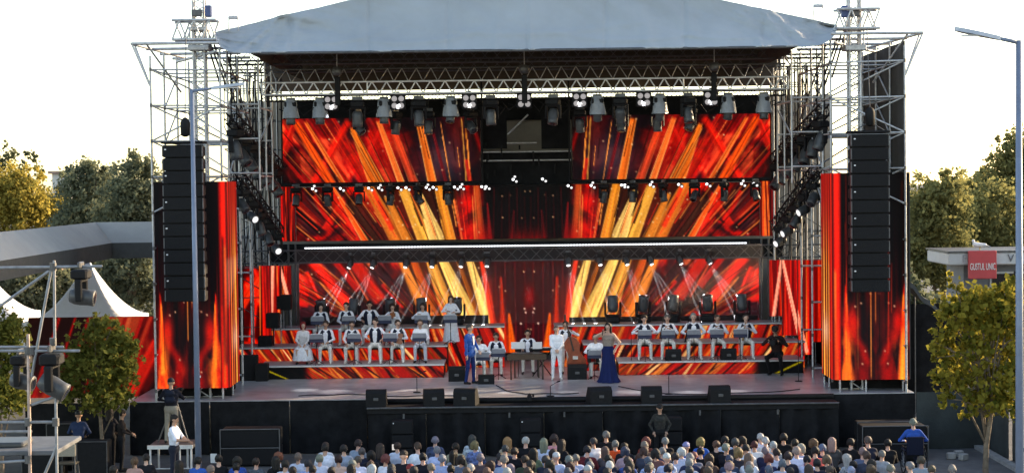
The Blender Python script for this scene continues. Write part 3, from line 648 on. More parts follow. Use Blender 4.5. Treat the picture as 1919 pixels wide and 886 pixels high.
# ================================================================== SCAFFOLDING, TRUSSES, RIGGING
def nth(i): return ('first second third fourth fifth sixth seventh eighth ninth tenth eleventh twelfth thirteenth fourteenth fifteenth sixteenth'.split())[i]
RED = mat('red_tape', (.6, .04, .03), .5)
def ordn(i): return nth(i) if i < 16 else ('seventeenth eighteenth nineteenth twentieth twenty-first twenty-second twenty-third twenty-fourth'.split())[i - 16]
def tower(s, label, xo, xi, ztop, zw):
    t = thing('scaffold_tower', label, 'scaffold', ((xo + xi) / 2, 0, 0))
    rows = (.02, 2.0, 4.0, 6.0); out = s * .52
    poles = [((xo, y, 0), (xo, y, ztop - (.1 if y > 1 else .35))) for y in rows] + [((xi, y, 0 if y > 1 else zw), (xi, y, ztop - .1)) for y in rows]
    poles[4] = ((xi, .7, zw), (xi, .7, ztop - .1))
    tubes(t, 'pole', poles, .033, ALU)
    lev = np.arange(SZ + .3, ztop - .4, 1.03)
    led = []; dia = []
    for k, z in enumerate(lev):
        for i, y in enumerate(rows):
            if z > zw - .4 or y > 1: 
                if (k + i) % 2 == 0 or z > zw: led.append(((xo, y, z), (xi, y if y > 1 else .7, z)))
        led.append(((xo, rows[0], z), (xo, rows[3], z)))
        if z > zw: led.append(((xi, .7, z), (xi, rows[3], z)))
        if k + 1 < len(lev) and z > zw - 1:
            z2 = lev[k + 1]
            a, b = (rows[0], rows[1]) if k % 2 else (rows[1], rows[0])
            dia += [((xo, rows[0], z2), (xi, rows[1], z)), ((xo, rows[1], z), (xo, rows[2], z2)), ((xo, rows[3], z2), (xi, rows[2], z)), ((xi, rows[1], z), (xi, rows[2], z2))]
            if k % 2: dia += [((xo, rows[0], z), (xi, .7, z2)), ((xi, rows[2], z2), (xi, rows[3], z))]
    tubes(t, 'ledger', led, .026, ALU); tubes(t, 'diagonal', dia, .026, ALU)
    top = []
    for y in rows: top.append(((xo + out, y, ztop), (xi - s * .1, y, ztop)))
    top += [((xo + out, rows[0], ztop), (xo + out * .1, rows[3], ztop)), ((xi, rows[0], ztop - .25), (xo, rows[2], ztop - .25))]
    tubes(t, 'top_beam', top, .045, ALU)
    tubes(t, 'outrigger', [((xo + out, rows[0], ztop), (xo + s * .02, rows[0], ztop - 1.2)), ((xo + out, rows[0] + .4, ztop), (xo + s * .02, rows[0], ztop - 1.2)), ((xo + out * .2, rows[0], ztop), (xo - s * .5, rows[1], ztop - 1.3))], .03, ALU)
    xm = xi - s * .9; ex = [((xm, y, zw - .3), (xm, y, ztop - .3)) for y in (2.2, 3.6, 5.0)]
    for k, z in enumerate(lev):
        if z > zw: ex += [((xi, y, z + .1), (xm, y, z + .1)) for y in (2.2, 5.0)] + [((xm, 2.2, z), (xm, 5.0, z + (.9 if k % 2 else 0)))]
    tubes(t, 'inner_tube', ex, .026, ALU)
    mb = MB()
    for z in lev:
        for y in rows: mb.tube((xo, y, z - .05), (xo, y, z + .05), .04, n=6); mb.tube((xi, y if y > 1 else .7, z - .05), (xi, y if y > 1 else .7, z + .05), .04, n=6)
    stuff(mb.build('couplers', DSTEEL, t))
    mb = MB(); 
    for y in rows: mb.box((xo, y, .03), (.15, .15, .06)); mb.box((xi, max(y, 2), .03), (.15, .15, .06))
    stuff(mb.build('base_plates', DSTEEL, t))
    mb = MB()
    for i in range(3): mb.tube((xi, rows[1], zw + .6 + i * 1.4), (xi, rows[1], zw + .7 + i * 1.4), .03, n=6)
    stuff(mb.build('tape_bands', RED, t))
    return t
tower(-1, 'tall scaffold tower beside the stage on the lamp post side', XO, XI, PZ(283, 82, 0), PZ(350, 340, 0))
tower(1, 'tall scaffold tower with a dark side sheet near the plane tree', XOr, XIr, PZ(1697, 62, 0), PZ(1640, 322, 0))
def mast(label, px, s):
    x = PX(px, 1.0, 100); t = thing('roof_mast', label, 'truss', (x, 1.0, SZ))
    truss(t, (x, 1.0, SZ), (x, 1.0, 14.6), .32, .32, 30, ALU, .036, .02, joined=True, up=(0, 1, 0))
    z = PZ(px, 78, 1.0)
    MB().box((x, 1.0, z - .2), (.62, .6, .16), bev=.02).build('sleeve', ALU, t); MB().box((x, 1.0, z + .35), (.56, .56, .1), bev=.02).build('sleeve', ALU, t)
    tubes(t, 'sleeve_post', [((x + a, 1 + b, z - .2), (x + a, 1 + b, z + .35)) for a in (-.24, .24) for b in (-.24, .24)], .025, ALU)
    MB().box((x + s * .32, .75, z + .85), (.2, .2, .34), bev=.03).build('hoist_motor', mat('blue_motor', (.05, .08, .2), .5), t)
    MB().box((x - .02, .72, z + .8), (.3, .12, .2), bev=.02).build('hoist_frame', DSTEEL, t)
    return t
mast('lattice roof mast rising over the scaffold on the lamp post side', 375, 1); mast('lattice roof mast rising over the scaffold near the plane tree', 1601, -1)
def short_truss(label, p0, p1, h, n):
    t = thing('corner_truss', label, 'truss', p0); truss(t, p0, p1, .5, h, n, ALU, .04, .026); return t
a = P(326, 58, .75); b = P(408, 62, .75); b.z = a.z; short_truss('short box truss poking out at the roof corner above the lamp post', a, b, .56, 3)
a = P(1646, 36, .75); b = P(1566, 40, .75); b.z = a.z; short_truss('short box truss poking out at the roof corner near the plane tree', a, b, .56, 3)
# raking struts from the roof corners down to the towers
for lab, q in (('dark raking struts under the roof corner above the lamp post', ((386, 72, 1.2, 412, 155, 2.5), (392, 75, 1.2, 428, 170, 3), (402, 85, 1.0, 455, 230, 4), (424, 96, 3, 470, 240, 6))),
               ('dark raking struts under the roof corner near the plane tree', ((1585, 60, 1.2, 1560, 145, 2.5), (1578, 62, 1.2, 1546, 160, 3), (1570, 72, 1.0, 1520, 215, 4), (1548, 84, 3, 1500, 225, 6)))):
    t = thing('raking_struts', lab, 'struts', P(q[0][0], q[0][1], 1.2)); tubes(t, 'strut', [(P(a, b, c), P(d, e, f)) for a, b, c, d, e, f in q], .03, DSTEEL)
# finials on the roof corners
for lab, px, py in (('small white bracket on the roof edge above the lamp post', 438, 40), ('small white bracket on the roof edge near the plane tree', 1534, 18)):
    p = P(px, py, 1.5); t = thing('roof_bracket', lab, 'bracket', p)
    tubes(t, 'stay', [(p + Vector((-.15, 0, -.3)), p + Vector((-.13, 0, .12))), (p + Vector((.15, 0, -.3)), p + Vector((.13, 0, .12))), (p + Vector((0, 0, .1)), p + Vector((-.02, 0, .36)))], .018, ALU)
    MB().box(p + Vector((0, 0, .1)), (.3, .12, .1), bev=.02).build('bracket_box', mat('pale_grey_paint', (.5, .5, .52), .5), t)

# main front truss
ft = thing('front_truss', 'long silver triangular truss spanning the stage under the roof', 'truss', (0, 3, 10.5))
xa, xb = PX(492, 3, 160), PX(1478, 3, 150); zt_, zb_ = PZ(985, 150, 3), PZ(985, 172.5, 3); za = PZ(985, 126, 3.6); n = 36
tubes(ft, 'chord', [((xa, 3, zt_), (xb, 3, zt_)), ((xa, 3, zb_), (xb, 3, zb_))], .028, ALUB)
tubes(ft, 'top_chord', [((xa, 3.5, za), (xb, 3.5, za))], .028, DSTEEL)
seg = []; seg2 = []
for i in range(n):
    l = lambda k: xa + (xb - xa) * k / n
    seg += [((l(i), 3, zb_), (l(i + .5), 3, zt_)), ((l(i + .5), 3, zt_), (l(i + 1), 3, zb_))]
    if i % 1 == 0: seg2 += [((l(i), 3, zt_), (l(i + .5), 3.5, za)), ((l(i + .5), 3.5, za), (l(i + 1), 3, zt_))]
tubes(ft, 'brace', seg, .022, ALUB, 6); tubes(ft, 'upper_brace', seg2, .014, ALU, 6)
tubes(ft, 'end_post', [((x, 3, zb_), (x, 3, zt_)) for x in (xa, xa + 3.2, xb - 3.2, xb)], .022, ALUB)
for k, px in enumerate((633, 983, 1338)):
    x = PX(px, 2.9, 130); t = thing('chain_hoist', 'black chain hoist over the front truss, ' + ('the one above the violin side', 'the middle one', 'the one above the five seated men')[k], 'hoist', (x, 2.8, zt_))
    MB().lathe([(.02, .45), (.14, .42), (.17, .3), (.13, .2), (.05, .18)], 12, Matrix.Translation((x, 2.75, zt_))).build('motor', DSTEEL, t, True)
    MB().box((x, 2.85, (zt_ + zb_) / 2 - .1), (.17, .12, zt_ - zb_ + .5), bev=.02).build('truss_clamp', BLACKM, t); MB().tube((x, 2.75, zt_ + .4), (x, 2.75, 12.3), .012).build('chain', ALU, t)
# dark pipe grid the lamps hang from
gp = thing('lighting_pipe', 'dark lighting truss hung just below the silver front truss', 'truss', (0, 3.3, 10))
ZP = PZ(985, 184, 3.3)
truss(gp, (PX(500, 3.3, 184), 3.3, ZP + .07), (PX(1470, 3.3, 184), 3.3, ZP + .07), .28, .16, 34, BLACKM, .025, .012, joined=True)
mb = MB()
for i in range(60):
    x = PX(random.uniform(520, 1450), 3.5, 200); z = ZP - random.uniform(.02, .3); mb.path([(x, 3.45, z), (x + .2, 3.5, z - random.uniform(.05, .3)), (x + random.uniform(.3, .7), 3.45, z)], .018, 5)
stuff(mb.build('cables', BLACKM, gp))
MB().box((0.3, 11.7, PZ(985, 205, 11.7)), (PX(1446, 11.7, 200) - PX(528, 11.7, 200), .06, .75)).build('black_backing', DRAPE, gp)

# ------------------------------------------------------------------ lamps
LM = {}
def lm(key, fn):
    if key not in LM: LM[key] = fn()
    return LM[key]
COVER = mat('plastic_rain_cover', (.20, .215, .24), .28, 0, .12, 14, .6, 18, .6)
def head_mesh(L=.46, r=.15):
    return MB().lathe([(.02, -L * .45), (r * .75, -L * .43), (r * .95, -L * .25), (r, 0), (r * .92, L * .3), (r * .98, L * .5), (r * .85, L * .52)], 14).mesh('head', True, [GREYP])
def lens_mesh(r, z, m): return MB().lathe([(r * .2, z + .012), (r * .7, z + .008), (r, z)], 14).mesh('lens', True, [m])
def moving_head(loc, label, group, tilt=0, pan=0, up=False, lit=None, cover=False, sc=1.0):
    t = thing('moving_head_light', label, 'stage light', loc, group, pan); t.scale = (sc,) * 3
    s = 1 if up else -1
    def kid(name, me, z, rx=0):
        o = bpy.data.objects.new(name, me); C.objects.link(o); o.parent = t; o.location = (0, 0, z); o.rotation_euler = (rx, 0, 0); return o
    kid('base', lm('mh_base', lambda: MB().box((0, 0, 0), (.38, .30, .17), bev=.03).mesh('base', False, [BLACKP])), s * .10)
    kid('yoke', lm('mh_yoke', lambda: MB().box((-.205, 0, .19), (.05, .13, .38), bev=.02).box((.205, 0, .19), (.05, .13, .38), bev=.02).box((0, 0, .02), (.44, .14, .05), bev=.015).mesh('yoke', False, [BLACKP])), s * .19, 0 if up else math.pi)
    h = kid('head', lm('mh_head', head_mesh), s * .50, tilt if up else math.pi - tilt)
    l = bpy.data.objects.new('lens', lm('lens%s' % lit, lambda: lens_mesh(.125, .235, lit or LENSM))); C.objects.link(l); l.parent = h
    if not up:
        kid('clamp', lm('mh_clamp', lambda: MB().box((0, 0, 0), (.30, .06, .12), bev=.02).mesh('clamp', False, [DSTEEL])), .06)
    if cover:
        def cv():
            prof = [(.14, .03), (.19, -.02), (.215, -.25), (.25, -.47), (.262, -.55)]; m = MB(); n = 20; vs = []
            for r, z in prof:
                for i in range(n): a = 2 * math.pi * i / n; k = 1 + .07 * math.sin(a * 5 + z * 9) + .03 * math.sin(a * 11); vs.append((r * k * math.cos(a), r * k * .85 * math.sin(a), z))
            fs = [(i * n + k, i * n + (k + 1) % n, (i + 1) * n + (k + 1) % n, (i + 1) * n + k) for i in range(len(prof) - 1) for k in range(n)] + [tuple(range(n))]
            return m.add(vs, fs).mesh('rain_cover', True, [COVER])
        kid('rain_cover', lm('mh_cover', cv), .02)
    return t
pts = [(545, 'c'), (600, 'c'), (670, 'h'), (720, 'c'), (785, 'h'), (845, 'c'), (920, 'h'), (1037, 'h'), (1120, 'c'), (1163, 'h'), (1237, 'c'), (1290, 'h'), (1365, 'c'), (1432, 'c')]
nc = nh = 0
for i, (px, k) in enumerate(pts):
    p = P(px, 190, 3.1); p.z = ZP - .03
    if k == 'c':
        lab = 'rain-covered moving light on the top truss, %s from lamp post side' % nth(nc); nc += 1
    else:
        lab = 'bare black moving light on the top truss, %s from lamp post side' % nth(nh); nh += 1
    moving_head(p, lab, 'moving lights along the top truss', tilt=random.uniform(-.5, .5), pan=random.uniform(-.5, .5), cover=k == 'c', lit=LIT if px == 1365 else None, sc=1.08 if k == 'h' else .96)
for i, px in enumerate((672, 742, 803, 882, 1087, 1165, 1232, 1295)):      # second row hanging lower
    p = P(px, 205, 3.9); p.z = PZ(985, 207, 3.9); moving_head(p, 'dark wash light hanging low behind the top truss, %s from the lamp post side' % nth(i), 'wash lights behind the top truss', tilt=random.uniform(-.4, .9), pan=random.uniform(-1, 1), sc=.95)
    tubes(bpy.data.objects['lighting_pipe'], 'drop_pipe', [(p, (p.x, p.y, ZP))], .02, BLACKM)
WARMW = emit('blinder_glass', (.85, .85, .95), .42 * EM)
for i, px in enumerate((621, 746, 880, 983, 1087, 1207, 1333)):
    p = P(px, 191, 3.0); p.z = PZ(985, 189, 3.0)
    t = thing('blinder_light', 'four-lamp blinder on the top truss, %s from lamp post side' % nth(i), 'stage light', p, 'blinder lights along the top truss')
    MB().box(p + Vector((0, .06, 0)), (.46, .16, .46), bev=.03).build('housing', BLACKP, t); MB().box(p + Vector((0, .05, .27)), (.1, .06, .12)).build('clamp', DSTEEL, t)
    for a in (-.105, .105):
        for b in (-.105, .105): MB().lathe([(.03, .03), (.07, .022), (.086, 0)], 12, Matrix.Translation(p + Vector((a, -.03, b))) @ Matrix.Rotation(R(90), 4, 'X')).build('lamp', WARMW, t, True)
# mid truss with hanging heads and small paired lamps
mt = thing('mid_truss', 'thin dark truss with small white lamps between the upper and middle screens', 'truss', (0, 9.2, 7.7))
ZM = PZ(985, 343, 9.2)
for a, b in ((527, 905), (1066, 1450)): tubes(mt, 'pipe', [((PX(a, 9.2, 343), 9.2, ZM), (PX(b, 9.2, 343), 9.2, ZM)), ((PX(a, 9.4, 343), 9.4, ZM + .06), (PX(b, 9.4, 343), 9.4, ZM + .06))], .035, BLACKM)
tubes(mt, 'hanger', [((PX(a, 9.4, 343), 9.4, ZM), (PX(a, 9.4, 343), 9.4, 11.4)) for a in (530, 905, 1068, 1446)], .03, BLACKM)
for i, px in enumerate((555, 614, 673, 732, 784, 840, 1132, 1186, 1243, 1302, 1358, 1416)):
    p = P(px, 345, 9.05); p.z = ZM - .05
    moving_head(p, 'dark moving light hung on the thin middle truss, %s from lamp post side' % nth(i), 'moving lights along the middle truss', tilt=random.uniform(-.3, 1.0), pan=random.uniform(-1.2, 1.2), sc=.88)
SMALL = (589, 641, 694, 713, 749, 764, 802, 815, 855, 866, 906, 914, 965, 1020, 1068, 1111, 1168, 1174, 1222, 1275, 1328, 1393, 1416)
for i, px in enumerate(SMALL):
    p = P(px, 350, 8.9); p.z = PZ(985, 349 if px not in (965, 1020) else 336, 8.9)
    t = thing('pin_spot', 'small lit lamp pair under the middle truss, %s from lamp post side' % ordn(i), 'stage light', p, 'small white lamps along the middle truss')
    for k, (dx, dz) in enumerate(((-.05, 0), (.06, -.07)) + (((.01, .09),) if i % 3 == 0 else ())):
        M_ = Matrix.Translation(p + Vector((dx, 0, dz))) @ Matrix.Rotation(R(112), 4, 'X')
        o = MB().lathe([(.035, -.16), (.055, -.1), (.058, 0)], 10, M_).build('can', BLACKP, t, True)
        MB().lathe([(.015, .015), (.03, .012), (.044, .002)], 10, M_).build('lens', LIT if k == 0 else LITS, o, True)
    MB().tube(p + Vector((0, .06, 0)), (p.x, p.y + .1, ZM), .012).build('bracket', BLACKM, t)
# heads under the lighting bridge, with beams
BEAM = []
for i, px in enumerate((657, 700, 762, 811, 865, 913, 1065, 1124, 1174, 1219, 1274, 1328)):
    p = P(px, 470, 8.75); p.z = PZ(985, 474, 8.75)
    s = -1 if px < 985 else 1; tl = (-.9, -.7, -.6, -.4, -.3, -.1)[i if i < 6 else 11 - i]
    lab = 'lit moving light under the lighting bridge, %s from lamp post side' % nth(i)
    t = moving_head(p, lab, 'lit moving lights under the lighting bridge', tilt=.55, pan=s * abs(tl), lit=LIT, sc=.62); BEAM.append((p, s, abs(tl)))
# inclined dark side trusses with hanging heads
def side_row(label, q, n, lit, sc, grp, side):
    a, b = P(*q[0]), P(*q[1]); t = thing('side_truss', label, 'truss', a)
    truss(t, a, b, .3, .3, 14, BLACKM, .028, .014, joined=True)
    mb = MB()
    for i in range(26):
        p = a.lerp(b, random.random()); mb.path([p, p + Vector((random.uniform(-.2, .2), .1, -random.uniform(.1, .5))), p + Vector((random.uniform(-.3, .3), .5, 0))], .02, 5)
    stuff(mb.build('cables', BLACKM, t)); tubes(t, 'hanger', [(a, (a.x, a.y, 11.7)), (b, (b.x, b.y, 11.4)), (a.lerp(b, .5), (a.lerp(b, .5).x, a.lerp(b, .5).y, 11.6))], .02, BLACKM)
    for i in range(n):
        p = a.lerp(b, (i + .5) / n) + Vector((0, 0, -.2))
        moving_head(p, '%s, %s from the front' % (grp, nth(i)), grp + ' row', tilt=1.2 if i in lit else random.uniform(.2, .8), pan=side * random.uniform(.5, 1.3), lit=LITS if i in lit else None, sc=sc)
side_row('upper sloping side truss inside the stage on the lamp post side', ((434, 222, 1.6), (522, 312, 8.6)), 7, (), 1.25, 'dark light on the upper sloping truss, lamp post side', 1)
side_row('upper sloping side truss inside the stage near the plane tree', ((1546, 205, 1.6), (1452, 300, 8.6)), 7, (), 1.25, 'dark light on the upper sloping truss, plane tree side', -1)
side_row('lower sloping side truss inside the stage on the lamp post side', ((446, 330, 2.4), (524, 436, 8.6)), 5, (1, 4), 1.0, 'light on the lower sloping truss, lamp post side', 1)
side_row('lower sloping side truss inside the stage near the plane tree', ((1532, 318, 2.4), (1456, 422, 8.6)), 5, (1, 3, 4), 1.0, 'light on the lower sloping truss, plane tree side', -1)
# rear scaffolding seen at the stage sides
for s, lab, xs in ((-1, 'dense rear scaffolding in front of the beige sheet, lamp post side', (440, 452, 463, 474, 484, 495, 505, 515, 524)), (1, 'dense rear scaffolding in front of the beige sheet, plane tree side', (1452, 1461, 1471, 1482, 1492, 1503, 1513, 1524, 1536))):
    t = thing('rear_scaffold', lab, 'scaffold', (PX(xs[4], 10), 10, SZ)); po = []; le = []; di = []
    for i, px in enumerate(xs):
        Y = (8.3, 9.6, 11.0)[i % 3]; x = PX(px, Y); po.append(((x, Y, SZ), (x, Y, 11.5)))
        po.append(((x + .12 * s, Y + .5, SZ + 3), (x + .12 * s + random.uniform(-.3, .3), Y + .5, 11.3)))
    x0, x1 = PX(xs[0], 10), PX(xs[-1], 10)
    for z in np.arange(3, 11.5, 1.0):
        for Y in (8.3, 9.6, 11): le.append(((x0, Y, z), (x1, Y, z)))
        di.append(((x0, 9.6, z), (x1, 9.6, z + 1))); di.append(((x1, 8.3, z), (x0, 8.3, z + 1)))
    tubes(t, 'pole', po[::2], .028, ALU); tubes(t, 'dark_pole', po[1::2], .03, BLACKM); tubes(t, 'ledger', le, .018, DSTEEL); tubes(t, 'diagonal', di, .018, DSTEEL)
    mb = MB()
    for i in range(14):
        x = random.uniform(min(x0, x1), max(x0, x1)); z = random.uniform(6, 11); mb.path([(x, 8.2, 11.5), (x + random.uniform(-.1, .1), 8.2, z + 1), (x + random.uniform(-.4, .4), 8.2, z), (x + random.uniform(-.3, .3), 8.2, z - 2)], .02, 5)
    stuff(mb.build('cables', BLACKM, t))

# ------------------------------------------------------------------ line arrays
GRILLE = mat('speaker_grille', (.011, .011, .0125), .75, 0, .3, 60, .4, 300, .2)
BADGE = mat('white_badge', (.7, .7, .72), .5, 0, 0)
def line_array(label, px0, px1, py0, py1, side):
    Y = -.95; x0, x1 = PX(px0, Y, 400), PX(px1, Y, 400); cx = (x0 + x1) / 2; zt, zb = PZ((px0 + px1) / 2, py0, Y), PZ((px0 + px1) / 2, py1, Y)
    t = thing('line_array', label, 'loudspeaker', (cx, Y, zt)); n = 12; h = (zt - zb) / n; w = x1 - x0
    def boxm():
        m = MB(); m.prism([(-.0, -h * .5 + .012), (-.0, h * .5 - .012), (.62, h * .33), (.62, -h * .33)], lambda y, z: (-w / 2, y, z), lambda y, z: (w / 2, y, z)); return m.mesh('cabinet', False, [BLACKP])
    def grm(): return MB().box((0, -.012, 0), (w - .05, .02, h - .05), bev=.008).mesh('grille', False, [GRILLE])
    cm, gm = boxm(), grm(); bm = MB().box((0, -.03, 0), (.05, .012, .035)).mesh('badge', False, [BADGE]); hm = MB().box((0, 0, 0), (.03, .12, h * .8)).mesh('rigging_plate', False, [DSTEEL])
    y = Y; ang = 0; z = zt
    for i in range(n):
        ang = 0 if i < 7 else (i - 6) * R(1.1)
        o = bpy.data.objects.new('cabinet', cm); C.objects.link(o); o.parent = t; o.location = (0, y - Y, z - h / 2 - zt); o.rotation_euler = (-ang * .6, 0, 0)
        g_ = bpy.data.objects.new('grille', gm); C.objects.link(g_); g_.parent = o
        if i % 2 == 0: b_ = bpy.data.objects.new('badge', bm); C.objects.link(b_); b_.parent = o; b_.location = (-w / 2 + .07, 0, .05)
        for sx in (-1, 1): q = bpy.data.objects.new('rigging_plate', hm); C.objects.link(q); q.parent = o; q.location = (sx * (w / 2 + .018), .06, 0)
        z -= h; y += math.sin(ang) * h * .5
    MB().box((cx, Y + .36, (zt + zb) / 2), (w - .03, .2, zt - zb - .02)).build('gap_blocker', BLACKM, t)  # dark box added to block the bright sky between the cabinets
    MB().box((cx, Y + .3, zt + .06), (w + .1, .75, .07), bev=.02).build('bumper', BLACKM, t)
    m = MB(); m.lathe([(.05, 0), (.13, .05), (.14, .4), (.1, .5), (.03, .55)], 12, Matrix.Translation((cx - .25 * w * 0 + .05, Y + .25, zt + .22))); m.build('hoist', BLACKP, t, True)
    tubes(t, 'chain', [((cx + .05, Y + .25, zt + .7), (cx + .05, Y + .6, 12.0))], .012, DSTEEL); tubes(t, 'sling', [((cx - .4, Y + .25, zt + .1), (cx + .05, Y + .25, zt + .35)), ((cx + .45, Y + .25, zt + .1), (cx + .05, Y + .25, zt + .35))], .015, DSTEEL)
    return t
line_array('tall black line array hanging behind the blue lamp post', 308, 380, 271, 566, -1)
line_array('tall black line array hanging on the plane tree side', 1598, 1666, 251, 548, 1)

# ------------------------------------------------------------------ street lamps
LPB = mat('blue_grey_lamp_paint', (.16, .20, .29), .45, .1, .12, 4); LHG = mat('lamp_head_grey', (.45, .47, .50), .4, .3, .1)
def street_lamp(label, base, ztop, arm, hl, side, rise=.12):
    x, y = base; t = thing('street_lamp', label, 'street lamp', (x, y, 0))
    MB().tube((x, y, 0), (x, y, ztop), .085, .05, 14).build('pole', LPB, t, True); MB().tube((x, y, 0), (x, y, .5), .13, .1, 14).build('pole_foot', LPB, t, True)
    a = Vector((x, y, ztop - .04)); b = a + Vector((side * arm, 0, rise * arm))
    MB().tube(a, b, .04, .035, 10).build('arm', LPB, t, True)
    d = (b - a).normalized(); m = MB(); n = 9; vs = []
    hd = MB(); pr = [(0, .05), (.08, .075), (.5, .14), (.85, .12), (1, .05)]
    for u, w in pr:
        c = b + d * (u * hl - .05)
        vs += [c + Vector((0, -w, -.03)), c + Vector((0, w, -.03)), c + Vector((0, w * .7, .045)), c + Vector((0, -w * .7, .045))]
    fs = [(i * 4 + k, i * 4 + (k + 1) % 4, i * 4 + 4 + (k + 1) % 4, i * 4 + 4 + k) for i in range(4) for k in range(4)] + [(3, 2, 1, 0), (16, 17, 18, 19)]
    hd.add(vs, fs).build('lamp_head', LHG, t)
    c = b + d * (hl * .55); MB().box((c.x, c.y, c.z - .05), (hl * .5, .2, .02)).build('lamp_glass', mat('lamp_glass', (.6, .6, .62), .2), t)
    MB().box((x + .088, y - .03, 2.9), (.02, .06, .05)).build('hatch', BADGE, t)
    return t
yl = -5.6; xl_ = PX(366, yl, 500); street_lamp('blue-grey street lamp standing in front of the line array', (xl_, yl), PZ(362, 168, yl), .55, .85, 1)
yr = -19.0; xr_ = PX(1910, yr, 300); street_lamp('street lamp with a long flat head rising beyond the plane tree', (xr_, yr), PZ(1908, 76, yr), .38, .82, -1, .22)
# ================================================================== PEOPLE
def nets(Fv, org, h):
    """surface of a sampled distance field (inside < 0) as quads"""
    S = Fv < 0; nx, ny, nz = Fv.shape
    acc = np.zeros((nx - 1, ny - 1, nz - 1, 3)); cnt = np.zeros((nx - 1, ny - 1, nz - 1))
    cr = [(i, j, k) for i in (0, 1) for j in (0, 1) for k in (0, 1)]
    sl = lambda A, c: A[c[0]:nx - 1 + c[0], c[1]:ny - 1 + c[1], c[2]:nz - 1 + c[2]]
    for a in cr:
        for ax in range(3):
            if a[ax]: continue
            b = list(a); b[ax] = 1
            fa, fb = sl(Fv, a), sl(Fv, b); m = sl(S, a) != sl(S, b)
            t = np.where(m, fa / np.where(m, fa - fb, 1), 0)
            for d in range(3): acc[..., d] += np.where(m, a[d] + (t if d == ax else 0), 0)
            cnt += m
    act = cnt > 0; idx = -np.ones(act.shape, int); idx[act] = np.arange(act.sum())
    cell = np.argwhere(act); v = (cell + acc[act] / cnt[act][:, None]) * h + org
    fs = []
    for ax in range(3):
        u, w = (ax + 1) % 3, (ax + 2) % 3
        A = np.moveaxis(S, (ax, u, w), (0, 1, 2)); I = np.moveaxis(idx, (ax, u, w), (0, 1, 2))
        m = A[:-1, 1:-1, 1:-1] != A[1:, 1:-1, 1:-1]; q = np.argwhere(m)
        if not len(q): continue
        i, j, k = q[:, 0], q[:, 1] + 1, q[:, 2] + 1
        f = np.stack([I[i, j - 1, k - 1], I[i, j, k - 1], I[i, j, k], I[i, j - 1, k]], 1)
        flip = ~A[i, j, k]; f[flip] = f[flip][:, ::-1]; fs.append(f)
    return v, np.concatenate(fs)
def cap_d(Pn, a, b, ra, rb):
    a, b = np.array(a), np.array(b); ba = b - a; L = float(ba @ ba) + 1e-9
    t = np.clip(((Pn - a) @ ba) / L, 0, 1); return np.linalg.norm(Pn - a - t[..., None] * ba, axis=-1) - (ra + (rb - ra) * t)
def sdf_mesh(prims, h, k=.025, sub=(), wob=0):
    pts = np.array([p[0] for p in prims] + [p[1] for p in prims]); rr = max(max(p[2], p[3]) for p in prims)
    lo = pts.min(0) - rr - 3 * h; hi = pts.max(0) + rr + 3 * h; n = np.ceil((hi - lo) / h).astype(int) + 1
    ax = [lo[d] + h * np.arange(n[d]) for d in range(3)]; G = np.stack(np.meshgrid(*ax, indexing='ij'), -1)
    D = None
    for a, b, ra, rb, *_ in prims:
        # only the part of the grid the piece reaches
        q0 = np.minimum(a, b) - max(ra, rb) - .09; q1 = np.maximum(a, b) + max(ra, rb) + .09
        i0 = np.clip(((q0 - lo) / h).astype(int), 0, n - 1); i1 = np.clip(((q1 - lo) / h).astype(int) + 2, 1, n)
        s = tuple(slice(i0[d], i1[d]) for d in range(3))
        if D is None: D = np.full(tuple(n), .09)
        d = cap_d(G[s], a, b, ra, rb); o = D[s]; hh = np.clip(.5 + .5 * (o - d) / k, 0, 1); D[s] = o * (1 - hh) + d * hh - k * hh * (1 - hh)
    for a, b, ra, rb, *_ in sub: D = np.maximum(D, -cap_d(G, a, b, ra, rb))
    if wob: D = D + wob * (np.sin(G[..., 0] * 90) * np.sin(G[..., 1] * 83 + 1) * np.sin(G[..., 2] * 77))
    v, f = nets(D, lo, h)
    fc = v[f].mean(1)
    best = np.full(len(f), 9.0); ti = np.zeros(len(f), int)
    for p in prims:
        d = cap_d(fc, *p[:4]); m = d < best; best[m] = d[m]; ti[m] = p[4] if len(p) > 4 else 0
    return v, f, ti
def ik(S, W, l1, l2, pole):
    S, W = np.array(S, float), np.array(W, float); d = W - S; L = np.linalg.norm(d)
    if L > (l1 + l2) * .995: W = S + d / L * (l1 + l2) * .995; d = W - S; L = np.linalg.norm(d)
    x = (l1 * l1 - l2 * l2 + L * L) / (2 * L); hgt = math.sqrt(max(l1 * l1 - x * x, 1e-6)); p = np.array(pole, float); p = p - d * (p @ d) / L / L; p /= np.linalg.norm(p) + 1e-9
    return S + d / L * x + p * hgt, W
def rot(ax, a):
    c, s = math.cos(a), math.sin(a)
    return np.array([[1, 0, 0], [0, c, -s], [0, s, c]]) if ax == 'x' else np.array([[c, 0, s], [0, 1, 0], [-s, 0, c]]) if ax == 'y' else np.array([[c, -s, 0], [s, c, 0], [0, 0, 1]])
